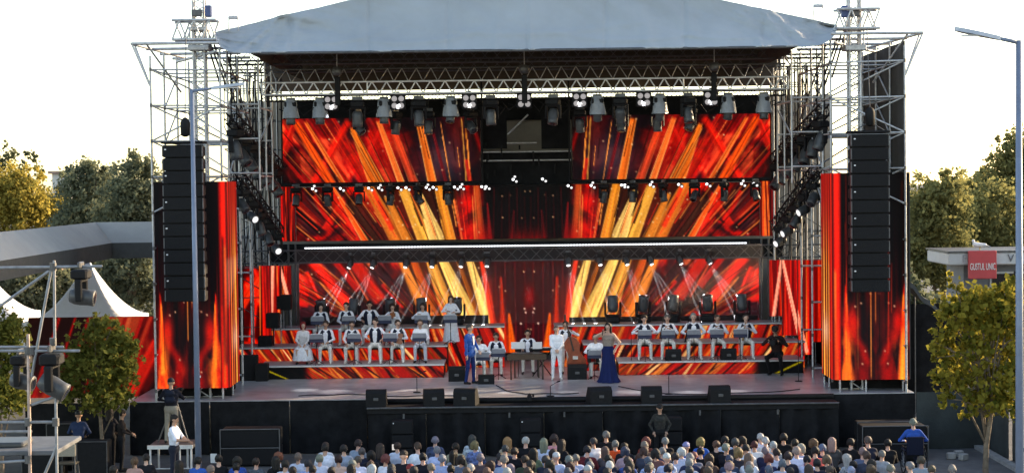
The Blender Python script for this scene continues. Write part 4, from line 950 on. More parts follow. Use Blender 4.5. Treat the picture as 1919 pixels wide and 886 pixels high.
def body(seated=False, fem=False, lean=0, twist=0, hands=None, head=(0, 0), legs=None, bare=False, sleeves=True, size=1.0, fat=1.0, knee=None, h=.02, skirt=False, crouch=False, fingers=True):
    """returns mesh data (v, f, tag) and the head matrix; tags 0 skin 1 top 2 trousers 3 shoes 4 dark"""
    sw, hw, cw = (.155, .085, .07) if fem else (.175, .07, .085)
    pz = .55 if seated else .60 if crouch else .93; pel = np.array((0, .0, pz)); M = rot('z', twist) @ rot('x', lean)
    U = lambda x, y, z: pel + M @ np.array((x, y, z - .93))
    pr = []; T = 0 if bare else 1
    def add(a, b, ra, rb, t): pr.append((np.array(a, float), np.array(b, float), ra, rb, t))
    add(pel + np.array((-hw, 0, 0)), pel + np.array((hw, 0, 0)), .115 * fat, .115 * fat, 2)
    add(U(-.05, 0, 1.08), U(.05, 0, 1.08), .105 * fat, .105 * fat, 1); add(U(-.06, .0, 1.18), U(.06, .0, 1.18), .112 * fat, .112 * fat, 1)
    add(U(-cw, .005, 1.29), U(cw, .005, 1.29), .118 * (fat + 1) / 2, .118 * (fat + 1) / 2, 1); add(U(-sw + .04, .015, 1.405), U(sw - .04, .015, 1.405), .066, .066, T)
    if fem: add(U(-.06, -.07, 1.28), U(.06, -.07, 1.28), .06, .06, 1)
    add(U(0, .015, 1.44), U(0, .0, 1.55), .053, .05, 0)
    Hd = M @ rot('z', head[0]) @ rot('x', head[1]); hc = U(0, -.005, 1.63); hs = .94; H = lambda x, y, z: hc + Hd @ (np.array((x, y, z)) * hs)
    add(H(0, .015, .03), H(0, -.005, .025), .094 * hs, .09 * hs, 0); add(H(0, -.02, -.03), H(0, -.035, -.055), .07 * hs, .048 * hs, 0)
    add(H(0, -.095, -.005), H(0, -.108, -.022), .012, .016, 0)
    for s in (-1, 1): add(H(s * .092, .01, .0), H(s * .094, .015, -.02), .018, .014, 0)
    fg = MB(); hands = hands or {}
    for s in (-1, 1):
        S = U(s * sw, .015, 1.395); W = hands.get(s, (s * .23, -.04, (.88 if not seated else .60)))
        E_, W_ = ik(S, W, .285, .25, (s * .9, .35, -.6)); add(S, E_, .056 * (fat + 1) / 2, .044, T); add(E_, W_, .043, .03, 1 if sleeves and not bare else 0)
        d = (W_ - E_) / np.linalg.norm(W_ - E_); pm = W_ + d * .075; add(W_ + d * .01, pm, .026, .03, 0)
        if fingers:
            side = np.cross(d, (0, 0, 1.)); side /= np.linalg.norm(side) + 1e-9; dn = np.cross(side, d)
            if dn[2] > 0: dn = -dn
            for q, L in ((-.027, .062), (-.009, .075), (.009, .07), (.026, .055)):
                a = pm + side * q + d * .015; b = a + d * L * .55 + dn * .008; c = b + d * L * .35 + dn * .03; fg.path([a, b, c], [.0095, .009, .007], 5)
            a = pm - side * s * .03 - d * .04; b = a - side * s * .03 + d * .03; c = b + d * .03 + dn * .012; fg.path([a, b, c], [.011, .0105, .008], 5)
    for s in (-1, 1):
        hp = pel + np.array((s * (hw + .015), 0, -.01))
        if seated:
            kx = (knee or {}).get(s, (s * .15, -.44, .50)); kx = np.array(kx); an = np.array((kx[0] * 1.05, kx[1] + (legs or {}).get(s, .04), .09))
        elif crouch: kx = np.array((s * .2, -.36, .52)); an = np.array((s * .17, -.1, .09))
        else:
            st = (legs or {}).get(s, (0, 0)); an = np.array((s * .1 + st[0], .02 + st[1], .09)); kx = np.array((s * .1 + st[0] * .5, -.015 + st[1] * .5, .50))
        add(hp, kx, .09 * fat, .06, 2); add(kx, an, .06, .045, 2 if not skirt else 0); add(an + np.array((0, .035, -.045)), an + np.array((s * .02, -.15, -.052)), .04, .036, 3)
    v, f, t = sdf_mesh(pr, h)
    ev = MB()
    for s in (-1, 1): ev.box(H(s * .034, -.088, .012), (.020, .010, .009), rz=head[0] + twist)
    ev.box(H(0, -.086, -.052), (.045, .012, .008), rz=head[0] + twist)
    for m_, tg in ((fg, 0), (ev, 4)):
        if m_.v:
            o = len(v); v = np.concatenate([v, np.array([tuple(x) for x in m_.v])]); fq = []
            for q in m_.f:
                if len(q) == 4: fq.append(q)
                elif len(q) == 5: fq += [(q[0], q[1], q[2], q[3]), (q[0], q[3], q[4], q[4])]
            fq = [q for q in fq if len(set(q)) == 4]
            f = np.concatenate([f, np.array(fq) + o]); t = np.concatenate([t, np.full(len(fq), tg)])
    HM = Matrix(((Hd[0, 0], Hd[0, 1], Hd[0, 2], hc[0]), (Hd[1, 0], Hd[1, 1], Hd[1, 2], hc[1]), (Hd[2, 0], Hd[2, 1], Hd[2, 2], hc[2]), (0, 0, 0, 1)))
    return v, f, t, HM, U
HAIR = {}
def hair_mesh(kind):
    if kind in HAIR: return HAIR[kind]
    A = np.array; base = [(A((0, .018, .040)), A((0, .0, .038)), .099, .096)]; face = [(A((0, -.115, -.02)), A((0, -.115, -.1)), .088, .085), (A((0, -.04, -.20)), A((0, .06, -.2)), .1, .1)]
    side = [(A((-.055, .04, .02)), A((-.055, .05, -.03)), .05, .045), (A((.055, .04, .02)), A((.055, .05, -.03)), .05, .045)]
    wob = 0
    if kind == 'short': pr = base + [(q[0], q[1], q[2] * .93, q[3] * .93) for q in side]; wob = .006
    elif kind == 'thin': pr = [(A((-.07, .03, .0)), A((.07, .03, .0)), .05, .05), (A((0, .055, .03)), A((0, .06, -.03)), .075, .06), (A((0, .012, .045)), A((0, .02, .045)), .0965, .0965)]; 
    elif kind == 'long': pr = [(A((0, .018, .046)), A((0, .0, .044)), .102, .099)] + side + [(A((s * .04, .06, .03)), A((s * .05, .075, -.25)), .075, .05) for s in (-1, 1)] + [(A((s * .085, .0, .0)), A((s * .095, .02, -.18)), .035, .03) for s in (-1, 1)]; face = face[:1]
    elif kind == 'bob': pr = [(A((0, .018, .046)), A((0, .0, .044)), .104, .10)] + [(A((s * .06, .045, .02)), A((s * .065, .045, -.07)), .07, .06) for s in (-1, 1)]; face = face[:1]
    elif kind == 'bun': pr = base + side + [(A((0, .12, .07)), A((0, .125, .07)), .045, .045)]
    elif kind == 'tail': pr = base + side + [(A((0, .12, .05)), A((0, .14, -.14)), .035, .025)]
    elif kind == 'curly': pr = [(A((0, .025, .055)), A((0, .0, .055)), .118, .112)] + [(A((s * .07, .04, .03)), A((s * .075, .04, -.04)), .065, .055) for s in (-1, 1)]; wob = .012
    elif kind == 'cap': pr = [(A((0, .01, .06)), A((0, .0, .06)), .107, .106), (A((-.05, -.1, .05)), A((.05, -.1, .05)), .022, .022), (A((0, -.13, .045)), A((0, -.06, .05)), .03, .04)]; face = [(A((-.2, 0, -.09)), A((.2, 0, -.09)), .12, .12), (A((-.2, .1, -.09)), A((.2, .1, -.09)), .12, .12)]
    elif kind == 'scarf': pr = [(A((0, .015, .045)), A((0, .0, .043)), .107, .103)] + [(A((s * .05, .04, .0)), A((s * .04, .03, -.09)), .065, .06) for s in (-1, 1)]; face = face[:1]
    v, f, _ = sdf_mesh(pr, .016, .03, face, wob)
    HAIR[kind] = mesh('hair_' + kind, v, f, True); HAIR[kind].materials.append(None); return HAIR[kind]
def hairmat(h):
    k = 'hair_' + h
    if k in MATS: return MATS[k]
    m = mat(k, tuple(c * (.62 if c > .25 else .85) for c in hexc(h)), .55, 0, .30, 26, .5, 120, .35); N = m.node_tree.nodes
    for n in N:
        if n.type == 'TEX_NOISE':
            mp = N.new('ShaderNodeMapping'); mp.inputs['Scale'].default_value = (2.2, 2.2, .35); L = m.node_tree.links; src = n.inputs['Vector'].links[0].from_socket; L.new(src, mp.inputs['Vector']); L.new(mp.outputs[0], n.inputs['Vector'])
    return m
def cmat(hexv, rough=.85, kind='cloth'):
    return mat('%s_%s' % (kind, hexv), hexc(hexv), rough, 0, .14, 18, .25 if kind == 'cloth' else 0, 90, .3)
SKINS = [mat('skin_fair', (.58, .36, .27), .55, 0, .06, 30), mat('skin_tan', (.45, .26, .18), .55, 0, .06, 30), mat('skin_pink', (.55, .32, .25), .55, 0, .06, 30)]
DARK = mat('eye_dark', (.03, .02, .02), .4, 0, 0)
def person(loc, label, bd, mats, hair=('short', '2a2220'), rz=0, cat='person', group=None, sc=1.0, share=None, hname='hair'):
    """mats: skin, top, trousers, shoes"""
    v, f, t, HM, U = bd
    key = share
    if key and key in LM: me = LM[key]
    else:
        me = mesh('person', v, f, True, [None] * 5, t)
        if key: LM[key] = me
    o = bpy.data.objects.new('person', me); C.objects.link(o); tag(o, label, cat, group); o.location = loc; o.rotation_euler = (0, 0, rz); o.scale = (sc,) * 3
    for i, m in enumerate(list(mats) + [DARK]): s = o.material_slots[i]; s.link = 'OBJECT'; s.material = m
    if hair:
        hm = hair_mesh(hair[0]); ho = bpy.data.objects.new(hname, hm); C.objects.link(ho); ho.parent = o; ho.matrix_local = HM @ Matrix.Rotation(random.uniform(-.12, .12), 4, 'X') @ Matrix.Diagonal((random.uniform(.90, .98), random.uniform(.91, 1.01), random.uniform(.89, .99), 1))
        s = ho.material_slots[0]; s.link = 'OBJECT'; s.material = hairmat(hair[1])
    return o
def vest(o, bd, m, h=.02, fat=1.0, name='waistcoat'):
    U = bd[4]; A = lambda *q: U(*q)
    pr = [(A(-.05, .0, 1.06), A(.05, .0, 1.06), .118 * fat, .118 * fat), (A(-.06, .0, 1.18), A(.06, .0, 1.18), .124 * fat, .124 * fat), (A(-.085, .005, 1.29), A(.085, .005, 1.29), .130, .130), (A(-.12, .015, 1.40), A(.12, .015, 1.40), .07, .07)]
    sub = [(A(0, -.16, .95), A(0, -.13, 1.36), .075, .075), (A(0, -.06, 1.48), A(0, .0, 1.5), .085, .085)] + [(A(s * .27, .02, 1.30), A(s * .30, .02, 1.45), .11, .10) for s in (-1, 1)]
    v, f, _ = sdf_mesh(pr, h, .03, sub); obj2 = bpy.data.objects.new(name, mesh(name, v, f, True, [m])); C.objects.link(obj2); obj2.parent = o
def skirt_mesh(prof, n=36, folds=12, amp=.06, sq=.8, c=(0, 0)):
    vs = []
    for r, z in prof:
        k = (prof[0][1] - z) / (prof[0][1] - prof[-1][1])
        for i in range(n): a = 2 * math.pi * i / n; q = r * (1 + amp * k * math.sin(a * folds + math.sin(a * 3))); vs.append((c[0] + q * math.cos(a), c[1] + q * sq * math.sin(a), z))
    fs = [(i * n + k, i * n + (k + 1) % n, (i + 1) * n + (k + 1) % n, (i + 1) * n + k) for i in range(len(prof) - 1) for k in range(n)]
    return mesh('skirt', vs, fs, True)

WHITE = cmat('e9e9ee'); NAVYV = cmat('1d2233'); OFFW = cmat('dcd9d4'); BLKSH = cmat('1a1a1c', .5); WHSH = cmat('d8d4cc', .6); BLUE = cmat('2c58a4'); BLUE2 = cmat('1c2f63'); NAVYG = cmat('182450')
# ------------------------------------------------------------------ chairs and music stands
def build_chair():
    t = thing('orchestra_chair', 'chair', 'chair')
    MB().box((0, .0, .44), (.42, .42, .05), bev=.02).build('seat', BLACKP, t); MB().box((0, .21, .72), (.40, .04, .30), bev=.015).build('backrest', BLACKP, t)
    for sx in (-1, 1):
        MB().tube((sx * .19, -.19, 0), (sx * .19, -.19, .44), .013).build('leg', ALUB, t); MB().tube((sx * .19, .21, 0), (sx * .19, .21, .86), .013).build('leg', ALUB, t)
    index_kids(t); return t
CH0 = build_chair(); CHN = [0]
def chair(loc, label):
    if CHN[0] == 0: CHN[0] = 1; CH0.location = loc; CH0['label'] = label; CH0['group'] = 'orchestra chairs'; return CH0
    return dup(CH0, loc, 0, label, 'orchestra chairs')
SHEET = mat('grey_desk', (.17, .175, .20), .5, 0, .12, 9); NAVYD = mat('navy_desk_cloth', (.03, .035, .07), .8)
def build_stand():
    t = thing('music_stand', 'stand', 'music stand')
    MB().box((0, 0, .90), (.44, .02, .15), rx=R(-14)).build('desk', SHEET, t); MB().box((0, -.004, .77), (.45, .03, .11), rx=R(-6), bev=.008).build('desk_lip', NAVYD, t)
    MB().box((0, .03, .92), (.38, .008, .15), rx=R(-14)).build('sheet_music', mat('paper', (.62, .62, .62), .8, 0, .05), t)
    MB().tube((0, .03, .12), (0, .02, .84), .013).build('post', BLACKM, t)
    for k in range(3): a = 2 * math.pi * k / 3 + .5; MB().tube((0, .03, .16), (.26 * math.cos(a), .03 + .26 * math.sin(a), .01), .010).build('leg', BLACKM, t)
    index_kids(t); return t
MS0 = build_stand(); MSN = [0]
def stand(loc, label, sc=1.0):
    if MSN[0] == 0: MSN[0] = 1; MS0.location = loc; MS0['label'] = label; MS0['group'] = 'music stands'; MS0.scale = (sc,) * 3; return MS0
    return dup(MS0, loc, 0, label, 'music stands', sc=sc)
WOOD = mat('violin_varnish', (.26, .08, .025), .3, 0, .25, 30); DWOOD = mat('ebony', (.03, .02, .015), .4)
def fiddle_meshes():
    def outline(s): return [(0, -.18), (.09, -.16), (.105, -.09), (.06, -.02), (.055, .03), (.085, .09), (.075, .16), (0, .18)]
    o = outline(1); poly = o + [(-x, y) for x, y in o[-2:0:-1]]
    b = MB().prism(poly, lambda x, y: (x, y, .02), lambda x, y: (x, y, -.02)).mesh('body', False, [WOOD])
    n = MB().box((0, .28, .022), (.025, .26, .022)).box((0, .42, .02), (.03, .06, .04)).mesh('neck', False, [DWOOD]); return b, n
FB, FN = fiddle_meshes()
def violin(M, label, sc=1.0):
    t = thing('violin', label, 'violin', (0, 0, 0), 'violins'); t.matrix_world = M @ Matrix.Scale(sc, 4)
    for n, m in (('body', FB), ('neck', FN)): o = bpy.data.objects.new(n, m); C.objects.link(o); o.parent = t
    return t

# ------------------------------------------------------------------ the seated orchestra
SEATZ = 0.0
def musician(px, z, Y, label, hair, skin, top=WHITE, bot=OFFW, vestm=NAVYV, hands=None, head=(0, 0), lean=.03, legs=None, knee=None, shoes=WHSH, fem=False, sc=1.0, twist=0, chairlab=None):
    x = PX(px, Y, 620); bd = body(True, fem, lean, twist, hands, head, legs, knee=knee, h=.021)
    o = person((x, Y, z), label, bd, (SKINS[skin], top, bot, shoes), hair, 0, sc=sc)
    if vestm: vest(o, bd, vestm)
    if chairlab: chair((x, Y + .02, z), chairlab)
    return o
lap = {-1: (-.12, -.30, .70), 1: (.12, -.30, .70)}; vl = {-1: (-.16, -.36, .98), 1: (.05, -.30, .92)}; rest = {-1: (-.16, -.36, .66), 1: (.10, -.22, .78)}
fl = {-1: (-.10, -.24, .98), 1: (.10, -.24, .92)}; far_ = {-1: (-.22, -.34, .78), 1: (.24, -.26, .74)}
YU, YD = 7.42, 6.02
up = [(602, ('scarf', '241d1c'), 0, lap, 'back-row violin section player with dark bushy hair, end seat by the strips', None), (650, ('short', '2b2422'), 0, lap, 'back-row musician second from the strips, dark waistcoat and white sleeves', 1),
      (693, ('short', '2a211d'), 1, far_, 'back-row musician with dark short hair leaning between two music stands', 1), (737, ('long', '3a2a24'), 0, vl, 'long-haired back-row woman in white blouse, head tilted to her violin', 0), (793, ('bob', '2c2220'), 1, vl, 'back-row woman in white blouse with dark hair near the standing woman', 0)]
for i, (px, hr, sk, hd, lab, vs_) in enumerate(up):
    o = musician(px, Z2L, YU, lab, hr, sk, hands=hd, head=((.2, -.15, .1, .35, -.3)[i], (.1, .05, 0, .1, .05)[i]), vestm=NAVYV if vs_ is None or vs_ else None, fem=i > 2, lean=(.06, .02, .12, .05, .03)[i], twist=(.1, -.1, .15, -.2, .15)[i],
                 knee={-1: (-.17, -.42, .5), 1: (.16, -.44, .5)}, sc=(1.0, 1.02, 1.05, .98, .98)[i], chairlab='chair of the %s back-row musician counted from the strips' % nth(i))
lowr = [(611, ('short', '3a322d'), 1, lap, 'front-row man in dark waistcoat beside the woman in red headscarf', NAVYV, 0), (660, ('short', '2e2622'), 1, rest, 'front-row violinist in dark waistcoat, third seat from the red headscarf', NAVYV, 1),
        (704, ('short', '261f1c'), 0, far_, 'front-row man in open navy waistcoat sitting between two pairs of music stands', NAVYV, 2), (746, ('short', '3b2c22'), 0, rest, 'front-row man turned with his brown violin upright on his knee', NAVYV, 3), (788, ('thin', '4a4038'), 1, lap, 'bearded balding front-row man at the inner end of the row', None, 4)]
for i, (px, hr, sk, hd, lab, vm, k) in enumerate(lowr):
    o = musician(px, Z1L, YD, lab, hr, sk, hands=hd, vestm=vm, head=((-.1, .1, -.25, .2, 0)[i], .05), twist=(0, .1, -.1, .15, 0)[i], shoes=WHSH if i < 4 else BLKSH, bot=OFFW if i < 4 else cmat('c4c9d4'), knee={-1: (-.15 - .03 * (i % 2), -.42, .5), 1: (.17, -.44, .5)},
                 legs={-1: .05 + .03 * (i % 2), 1: .02}, sc=(1.0, .98, 1.04, 1.0, .99)[i], chairlab='chair of the %s front-row man counted from the red headscarf' % nth(i))
# woman in white dress and red headscarf
x = PX(569, YD, 640); bd = body(True, True, .02, .1, {-1: (-.1, -.34, .66), 1: (.1, -.34, .66)}, (.15, 0), h=.021, skirt=True)
w = person((x, YD, Z1L), 'seated woman in a long white dress with a red headscarf, end of the front row', bd, (SKINS[0], cmat('d9d6d6'), cmat('dfe2ea'), BLKSH), ('scarf', '8e1f22'), hname='headscarf', sc=.97)
sm = skirt_mesh([(.17, .60), (.24, .52), (.30, .45), (.31, .30), (.34, .12)], 36, 9, .09, 1.0, (0, -.22)); sm.materials.append(cmat('dfe2ea')); so = bpy.data.objects.new('skirt', sm); C.objects.link(so); so.parent = w
chair((x, YD + .02, Z1L), 'chair of the woman in the red headscarf')
# standing woman on the back row
YS = 7.4; x = PX(846, YS, 620); bd = body(False, True, .0, 0, {-1: (-.14, -.26, 1.2), 1: (.14, -.24, 1.16)}, (.05, .05), h=.021, skirt=True)
w = person((x, YS, Z2L), 'standing long-haired woman in white blouse and long white skirt behind the blue suit', bd, (SKINS[0], WHITE, WHITE, WHSH), ('long', '6a4a34'), sc=.9)
sm = skirt_mesh([(.15, 1.05), (.2, .9), (.25, .5), (.30, .06)], 40, 10, .07, .85); sm.materials.append(cmat('e4e4ea')); so = bpy.data.objects.new('skirt', sm); C.objects.link(so); so.parent = w
# five men
five = [(1208, ('short', '2d2320'), 0, {-1: (-.22, -.2, .82), 1: (.22, -.2, .82)}, 'seated man with a panpipe nearest the singer in the row of five'), (1251, ('short', '6a6460'), 0, fl, 'seated man with a clarinet second from the singer in the row of five'),
        (1300, ('thin', '8b8580'), 0, {-1: (-.20, -.22, .74), 1: (.20, -.22, .74)}, 'balding seated man in the middle of the row of five'), (1345, ('short', '54473f'), 1, fl, 'seated man fourth from the singer in the row of five'), (1398, ('thin', '3a332f'), 0, fl, 'seated saxophone player at the far end of the row of five')]
for i, (px, hr, sk, hd, lab) in enumerate(five):
    musician(px, Z1R, YD, lab, hr, sk, hands=hd, head=((.1, -.1, 0, .05, .2)[i], .05), shoes=WHSH, knee={-1: (-.18, -.40, .5), 1: (.16, -.43, .5)}, legs={-1: .06, 1: .01}, sc=(1.04, 1.05, 1.07, 1.03, 1.03)[i], chairlab='chair of the %s man in the row of five from the singer' % nth(i))
for i, (px, Y, dz) in enumerate(((1238, YD - .3, .75), (1285, YD - .3, .62), (1392, YD - .32, .55))):
    p = Vector((PX(px, Y, 630), Y, Z1R + dz)); t = thing('wind_instrument', ('dark clarinet held by the second man of five', 'dark flute standing by the middle man of five', 'dark saxophone held by the end man of five')[i], 'wind instrument', p)
    m = MB().path([p, p + Vector((.06, .05, .3)), p + Vector((.1, .1, .55))], [.03, .018, .014], 8); m.lathe([(.045, -.06), (.03, -.02), (.025, .03)], 10, Matrix.Translation(p)); m.build('tube', (DWOOD, BLACKP, mat('brass', (.55, .38, .14), .3, .9))[i], t, True); MB().tube(p + Vector((.1, .1, .55)), p + Vector((.12, .14, .62)), .01).build('mouthpiece', BLACKP, t)
# music stands
def st_list(lst, Y, z, lab):
    for i, px in enumerate(lst): stand((PX(px, Y, 630), Y, z), lab % nth(i))
st_list((596, 654, 722, 790, 845), YU - .60, Z2L, 'music stand on the second riser before the back row, %s from the strips')
st_list((593, 664, 731, 786), YD - .66, Z1L, 'music stand on the lowest riser before the violins, %s from the strips')
st_list((1209, 1253, 1301, 1344, 1388), YD - .66, Z1R + .0, 'music stand before the row of five, %s from the singer')
for k, (Mx, lab) in enumerate(((750, 'brown violin upright on the knee of the turned front-row man'), (737, 'brown violin under the chin of the long-haired back-row woman'), (668, 'brown violin on the lap of the third front-row man'))):
    Y, z = ((YD - .28, Z1L + .78), (YU - .3, Z2L + .98), (YD - .30, Z1L + .74))[k]; violin(Matrix.Translation((PX(Mx, Y, 630), Y, z)) @ Matrix.Rotation((.2, 1.2, -.5)[k], 4, 'Y') @ Matrix.Rotation((1.4, .3, .8)[k], 4, 'X'), lab, 1.0)

# ------------------------------------------------------------------ performers on the deck
def floor_pt(px, py, z=SZ): return PG(px, py, z)
p = floor_pt(882, 719); bd = body(False, False, .0, 0, {-1: (-.24, -.03, .86), 1: (.16, -.2, .98)}, (.1, .0), {-1: (-.02, .06), 1: (.03, -.06)}, h=.018)
o = person(p, 'presenter in a bright blue suit standing side-on with cropped grey hair', bd, (SKINS[0], BLUE, BLUE2, BLKSH), ('short', '4a4644'), R(62), sc=1.06)
lp = MB().add([bd[4](-.06, -.125, 1.40), bd[4](.06, -.125, 1.40), bd[4](.035, -.135, 1.15), bd[4](-.035, -.135, 1.15)], [(0, 1, 2, 3)]); lo = bpy.data.objects.new('shirt_front', lp.mesh('shirt_front', False, [WHITE])); C.objects.link(lo); lo.parent = o
jk = sdf_mesh([(bd[4](-.06, 0, .9), bd[4](.06, 0, .9), .135, .135), (bd[4](-.055, 0, 1.08), bd[4](.055, 0, 1.08), .122, .122), (bd[4](-.08, .005, 1.28), bd[4](.08, .005, 1.28), .128, .128)], .02, .04, [(bd[4](0, -.17, 1.18), bd[4](0, -.16, 1.5), .05, .075)])
jo = bpy.data.objects.new('jacket', mesh('jacket', jk[0], jk[1], True, [BLUE])); C.objects.link(jo); jo.parent = o
p = floor_pt(1044, 711); bd = body(False, False, .0, 0, {-1: (-.04, -.26, 1.0), 1: (.05, -.26, 1.0)}, (0, 0), {-1: (-.03, 0), 1: (.03, 0)}, h=.018, fat=1.08)
person(p, 'standing man all in white with hands clasped in front', bd, (SKINS[0], WHITE, cmat('e6e6ea'), WHSH), ('thin', '5a4c44'), 0, sc=.97)
# singer
p = floor_pt(1141, 716); bd = body(False, True, .0, 0, {-1: (-.16, -.17, 1.47), 1: (.22, -.06, .98)}, (-.12, -.1), h=.018, bare=True, skirt=True)
sg = person(p, 'woman singing into a microphone in a long navy gown with a sparkling bodice', bd, (SKINS[0], mat('sequin_bodice', (.30, .24, .2), .35, .3, .5, 60, .6, 120), NAVYG, BLKSH), ('long', '1c1412'), R(-10), sc=1.05)
sm = skirt_mesh([(.15, 1.08), (.17, .95), (.185, .75), (.215, .45), (.26, .15), (.33, .012)], 60, 9, .13, .9); sm.materials.append(NAVYG); so = bpy.data.objects.new('gown_skirt', sm); C.objects.link(so); so.parent = sg
hx = Matrix.Translation(p) @ Matrix.Rotation(R(-10), 4, 'Z'); q = hx @ Vector((-.13, -.22, 1.63)); m_ = thing('microphone', 'hand microphone raised by the singer', 'microphone', q)
MB().tube(q, q + Vector((-.03, -.06, -.17)), .016, .012).build('handle', BLACKP, m_); MB().lathe([(.005, -.03), (.026, -.01), (.026, .012), (.01, .032)], 10, Matrix.Translation(q)).build('grille_ball', DSTEEL, m_, True)
# players in the middle of the deck
def mid_player(px, py, label, hair, sk, hands, stand_px=None, head=(0, 0), vm=NAVYV, sc=1.0, sitting=True):
    p = floor_pt(px, py); bd = body(sitting, False, .06, 0, hands, head, h=.021); o = person(p, label, bd, (SKINS[sk], WHITE, OFFW, BLKSH), hair, 0, sc=sc)
    if vm: vest(o, bd, vm)
    if sitting: chair((p.x, p.y + .02, SZ), 'chair of the ' + label[:40].rsplit(' ', 1)[0])
    return p
mid_player(899, 708, 'seated guitarist in white half hidden behind the presenter', ('short', '2a2320'), 1, far_, vm=None)
mid_player(931, 702, 'seated musician in waistcoat behind the stand pair next to the presenter', ('short', '3a2c26'), 1, lap)
mid_player(990, 698, 'seated dulcimer player in dark waistcoat at the centre of the stage', ('short', '262020'), 1, {-1: (-.2, -.42, .80), 1: (.2, -.42, .80)}, sc=1.03)
mid_player(1117, 706, 'seated accordion player in white behind the singer', ('short', '2c2624'), 1, far_, vm=None)
p = mid_player(1061, 700, 'double bass player standing behind the man in white', ('short', '241f1c'), 1, {-1: (-.05, -.3, 1.05), 1: (.22, -.22, 1.42)}, sitting=False, sc=.98)
stand(floor_pt(906, 716), 'music stand nearest the presenter on the stage deck', .95); stand(floor_pt(935, 710), 'music stand between the presenter and the dulcimer', .98); stand(floor_pt(1115, 712), 'music stand beside the navy gown on the stage deck', .95)
# double bass
q = floor_pt(1077, 704); t = thing('double_bass', 'red-brown double bass leaning beside its player', 'double bass', q)
o_ = [(0, -.55), (.26, -.5), (.33, -.28), (.21, -.06), (.2, .08), (.26, .26), (.2, .44), (.06, .56), (0, .56)]; poly = o_ + [(-a, b) for a, b in o_[-2:0:-1]]; Mb = Matrix.Translation((q.x, q.y - .05, SZ + .72)) @ Matrix.Rotation(R(-14), 4, 'Y')
m = MB(); m.prism(poly, lambda a, b: Mb @ Vector((a, -.09, b)), lambda a, b: Mb @ Vector((a, .09, b))); m.build('body', mat('bass_varnish', (.30, .06, .025), .3, 0, .3, 12), t)
MB().prism([(-.025, .1), (.025, .1), (.02, 1.12), (-.02, 1.12)], lambda a, b: Mb @ Vector((a, -.13, b)), lambda a, b: Mb @ Vector((a, -.095, b))).build('fingerboard', DWOOD, t); MB().box(Mb @ Vector((0, -.11, 1.2)), (.07, .08, .2), bev=.015).build('scroll', DWOOD, t)
MB().box(Mb @ Vector((0, -.12, -.12)), (.16, .05, .1)).build('bridge', OFFW, t); MB().tube(Mb @ Vector((0, 0, -.55)), Mb @ Vector((0, 0, -.74)), .012).build('end_pin', DSTEEL, t)
# dulcimer / cimbalom
q = floor_pt(988, 709); t = thing('cimbalom', 'wide brown cimbalom on legs in the centre of the stage', 'cimbalom', q)
MB().prism([(-.62, -.3), (.62, -.3), (.45, .3), (-.45, .3)], lambda a, b: (q.x + a, q.y + b, SZ + .62), lambda a, b: (q.x + a, q.y + b, SZ + .80)).build('case', mat('walnut', (.05, .024, .012), .4, 0, .3, 8), t)
MB().prism([(-.55, -.26), (.55, -.26), (.4, .26), (-.4, .26)], lambda a, b: (q.x + a, q.y + b, SZ + .803), lambda a, b: (q.x + a, q.y + b, SZ + .815)).build('string_bed', DWOOD, t)
for a, b in ((-.5, -.24), (.5, -.24), (-.38, .24), (.38, .24)): MB().tube((q.x + a, q.y + b, SZ), (q.x + a, q.y + b, SZ + .62), .025).build('leg', DWOOD, t)
for i, (px, lab) in enumerate(((972, 'white sheet music on the cimbalom stand nearer the presenter'), (1008, 'white sheet music on the cimbalom stand nearer the man in white'))):
    a = floor_pt(px, 705); t2 = thing('score_rack', lab, 'sheet music', (a.x, a.y, SZ + .8)); MB().box((a.x, a.y - .05, SZ + 1.0), (.44 if i == 0 else .3, .012, .22), rx=R(-15)).build('paper', mat('paper', (.75, .75, .74)), t2); MB().box((a.x, a.y - .03, SZ + .84), (.2, .1, .09)).build('rest', BLACKM, t2); MB().tube((a.x, a.y, SZ), (a.x, a.y, SZ + .95), .012).build('post', BLACKM, t2)
q = floor_pt(1016, 704); t = thing('keyboard', 'small dark keyboard on a crossed stand by the man in white', 'keyboard', q); MB().box((q.x, q.y, SZ + .86), (.8, .3, .09), bev=.02).build('case', BLACKP, t); MB().box((q.x, q.y + .05, SZ + .909), (.7, .13, .01)).build('keys', OFFW, t)
tubes(t, 'cross_leg', [((q.x - .3, q.y - .1, SZ), (q.x + .3, q.y - .1, SZ + .82)), ((q.x + .3, q.y + .1, SZ), (q.x - .3, q.y + .1, SZ + .82))], .018, BLACKM)
# accordion
q = floor_pt(1112, 708); q = Vector((q.x, q.y - .2, SZ + .72)); t = thing('accordion', 'dark accordion held behind the singer', 'accordion', q); MB().box(q + Vector((-.13, 0, 0)), (.12, .2, .4), bev=.02).build('keyboard_side', BLACKP, t); MB().box(q + Vector((.13, 0, 0)), (.1, .2, .38), bev=.02).build('bass_side', BLACKP, t)
for k in range(5): MB().box(q + Vector((-.06 + k * .03, 0, 0)), (.022, .18 + .02 * (k % 2), .36)).build('bellows_fold', cmat('7a1515'), t)
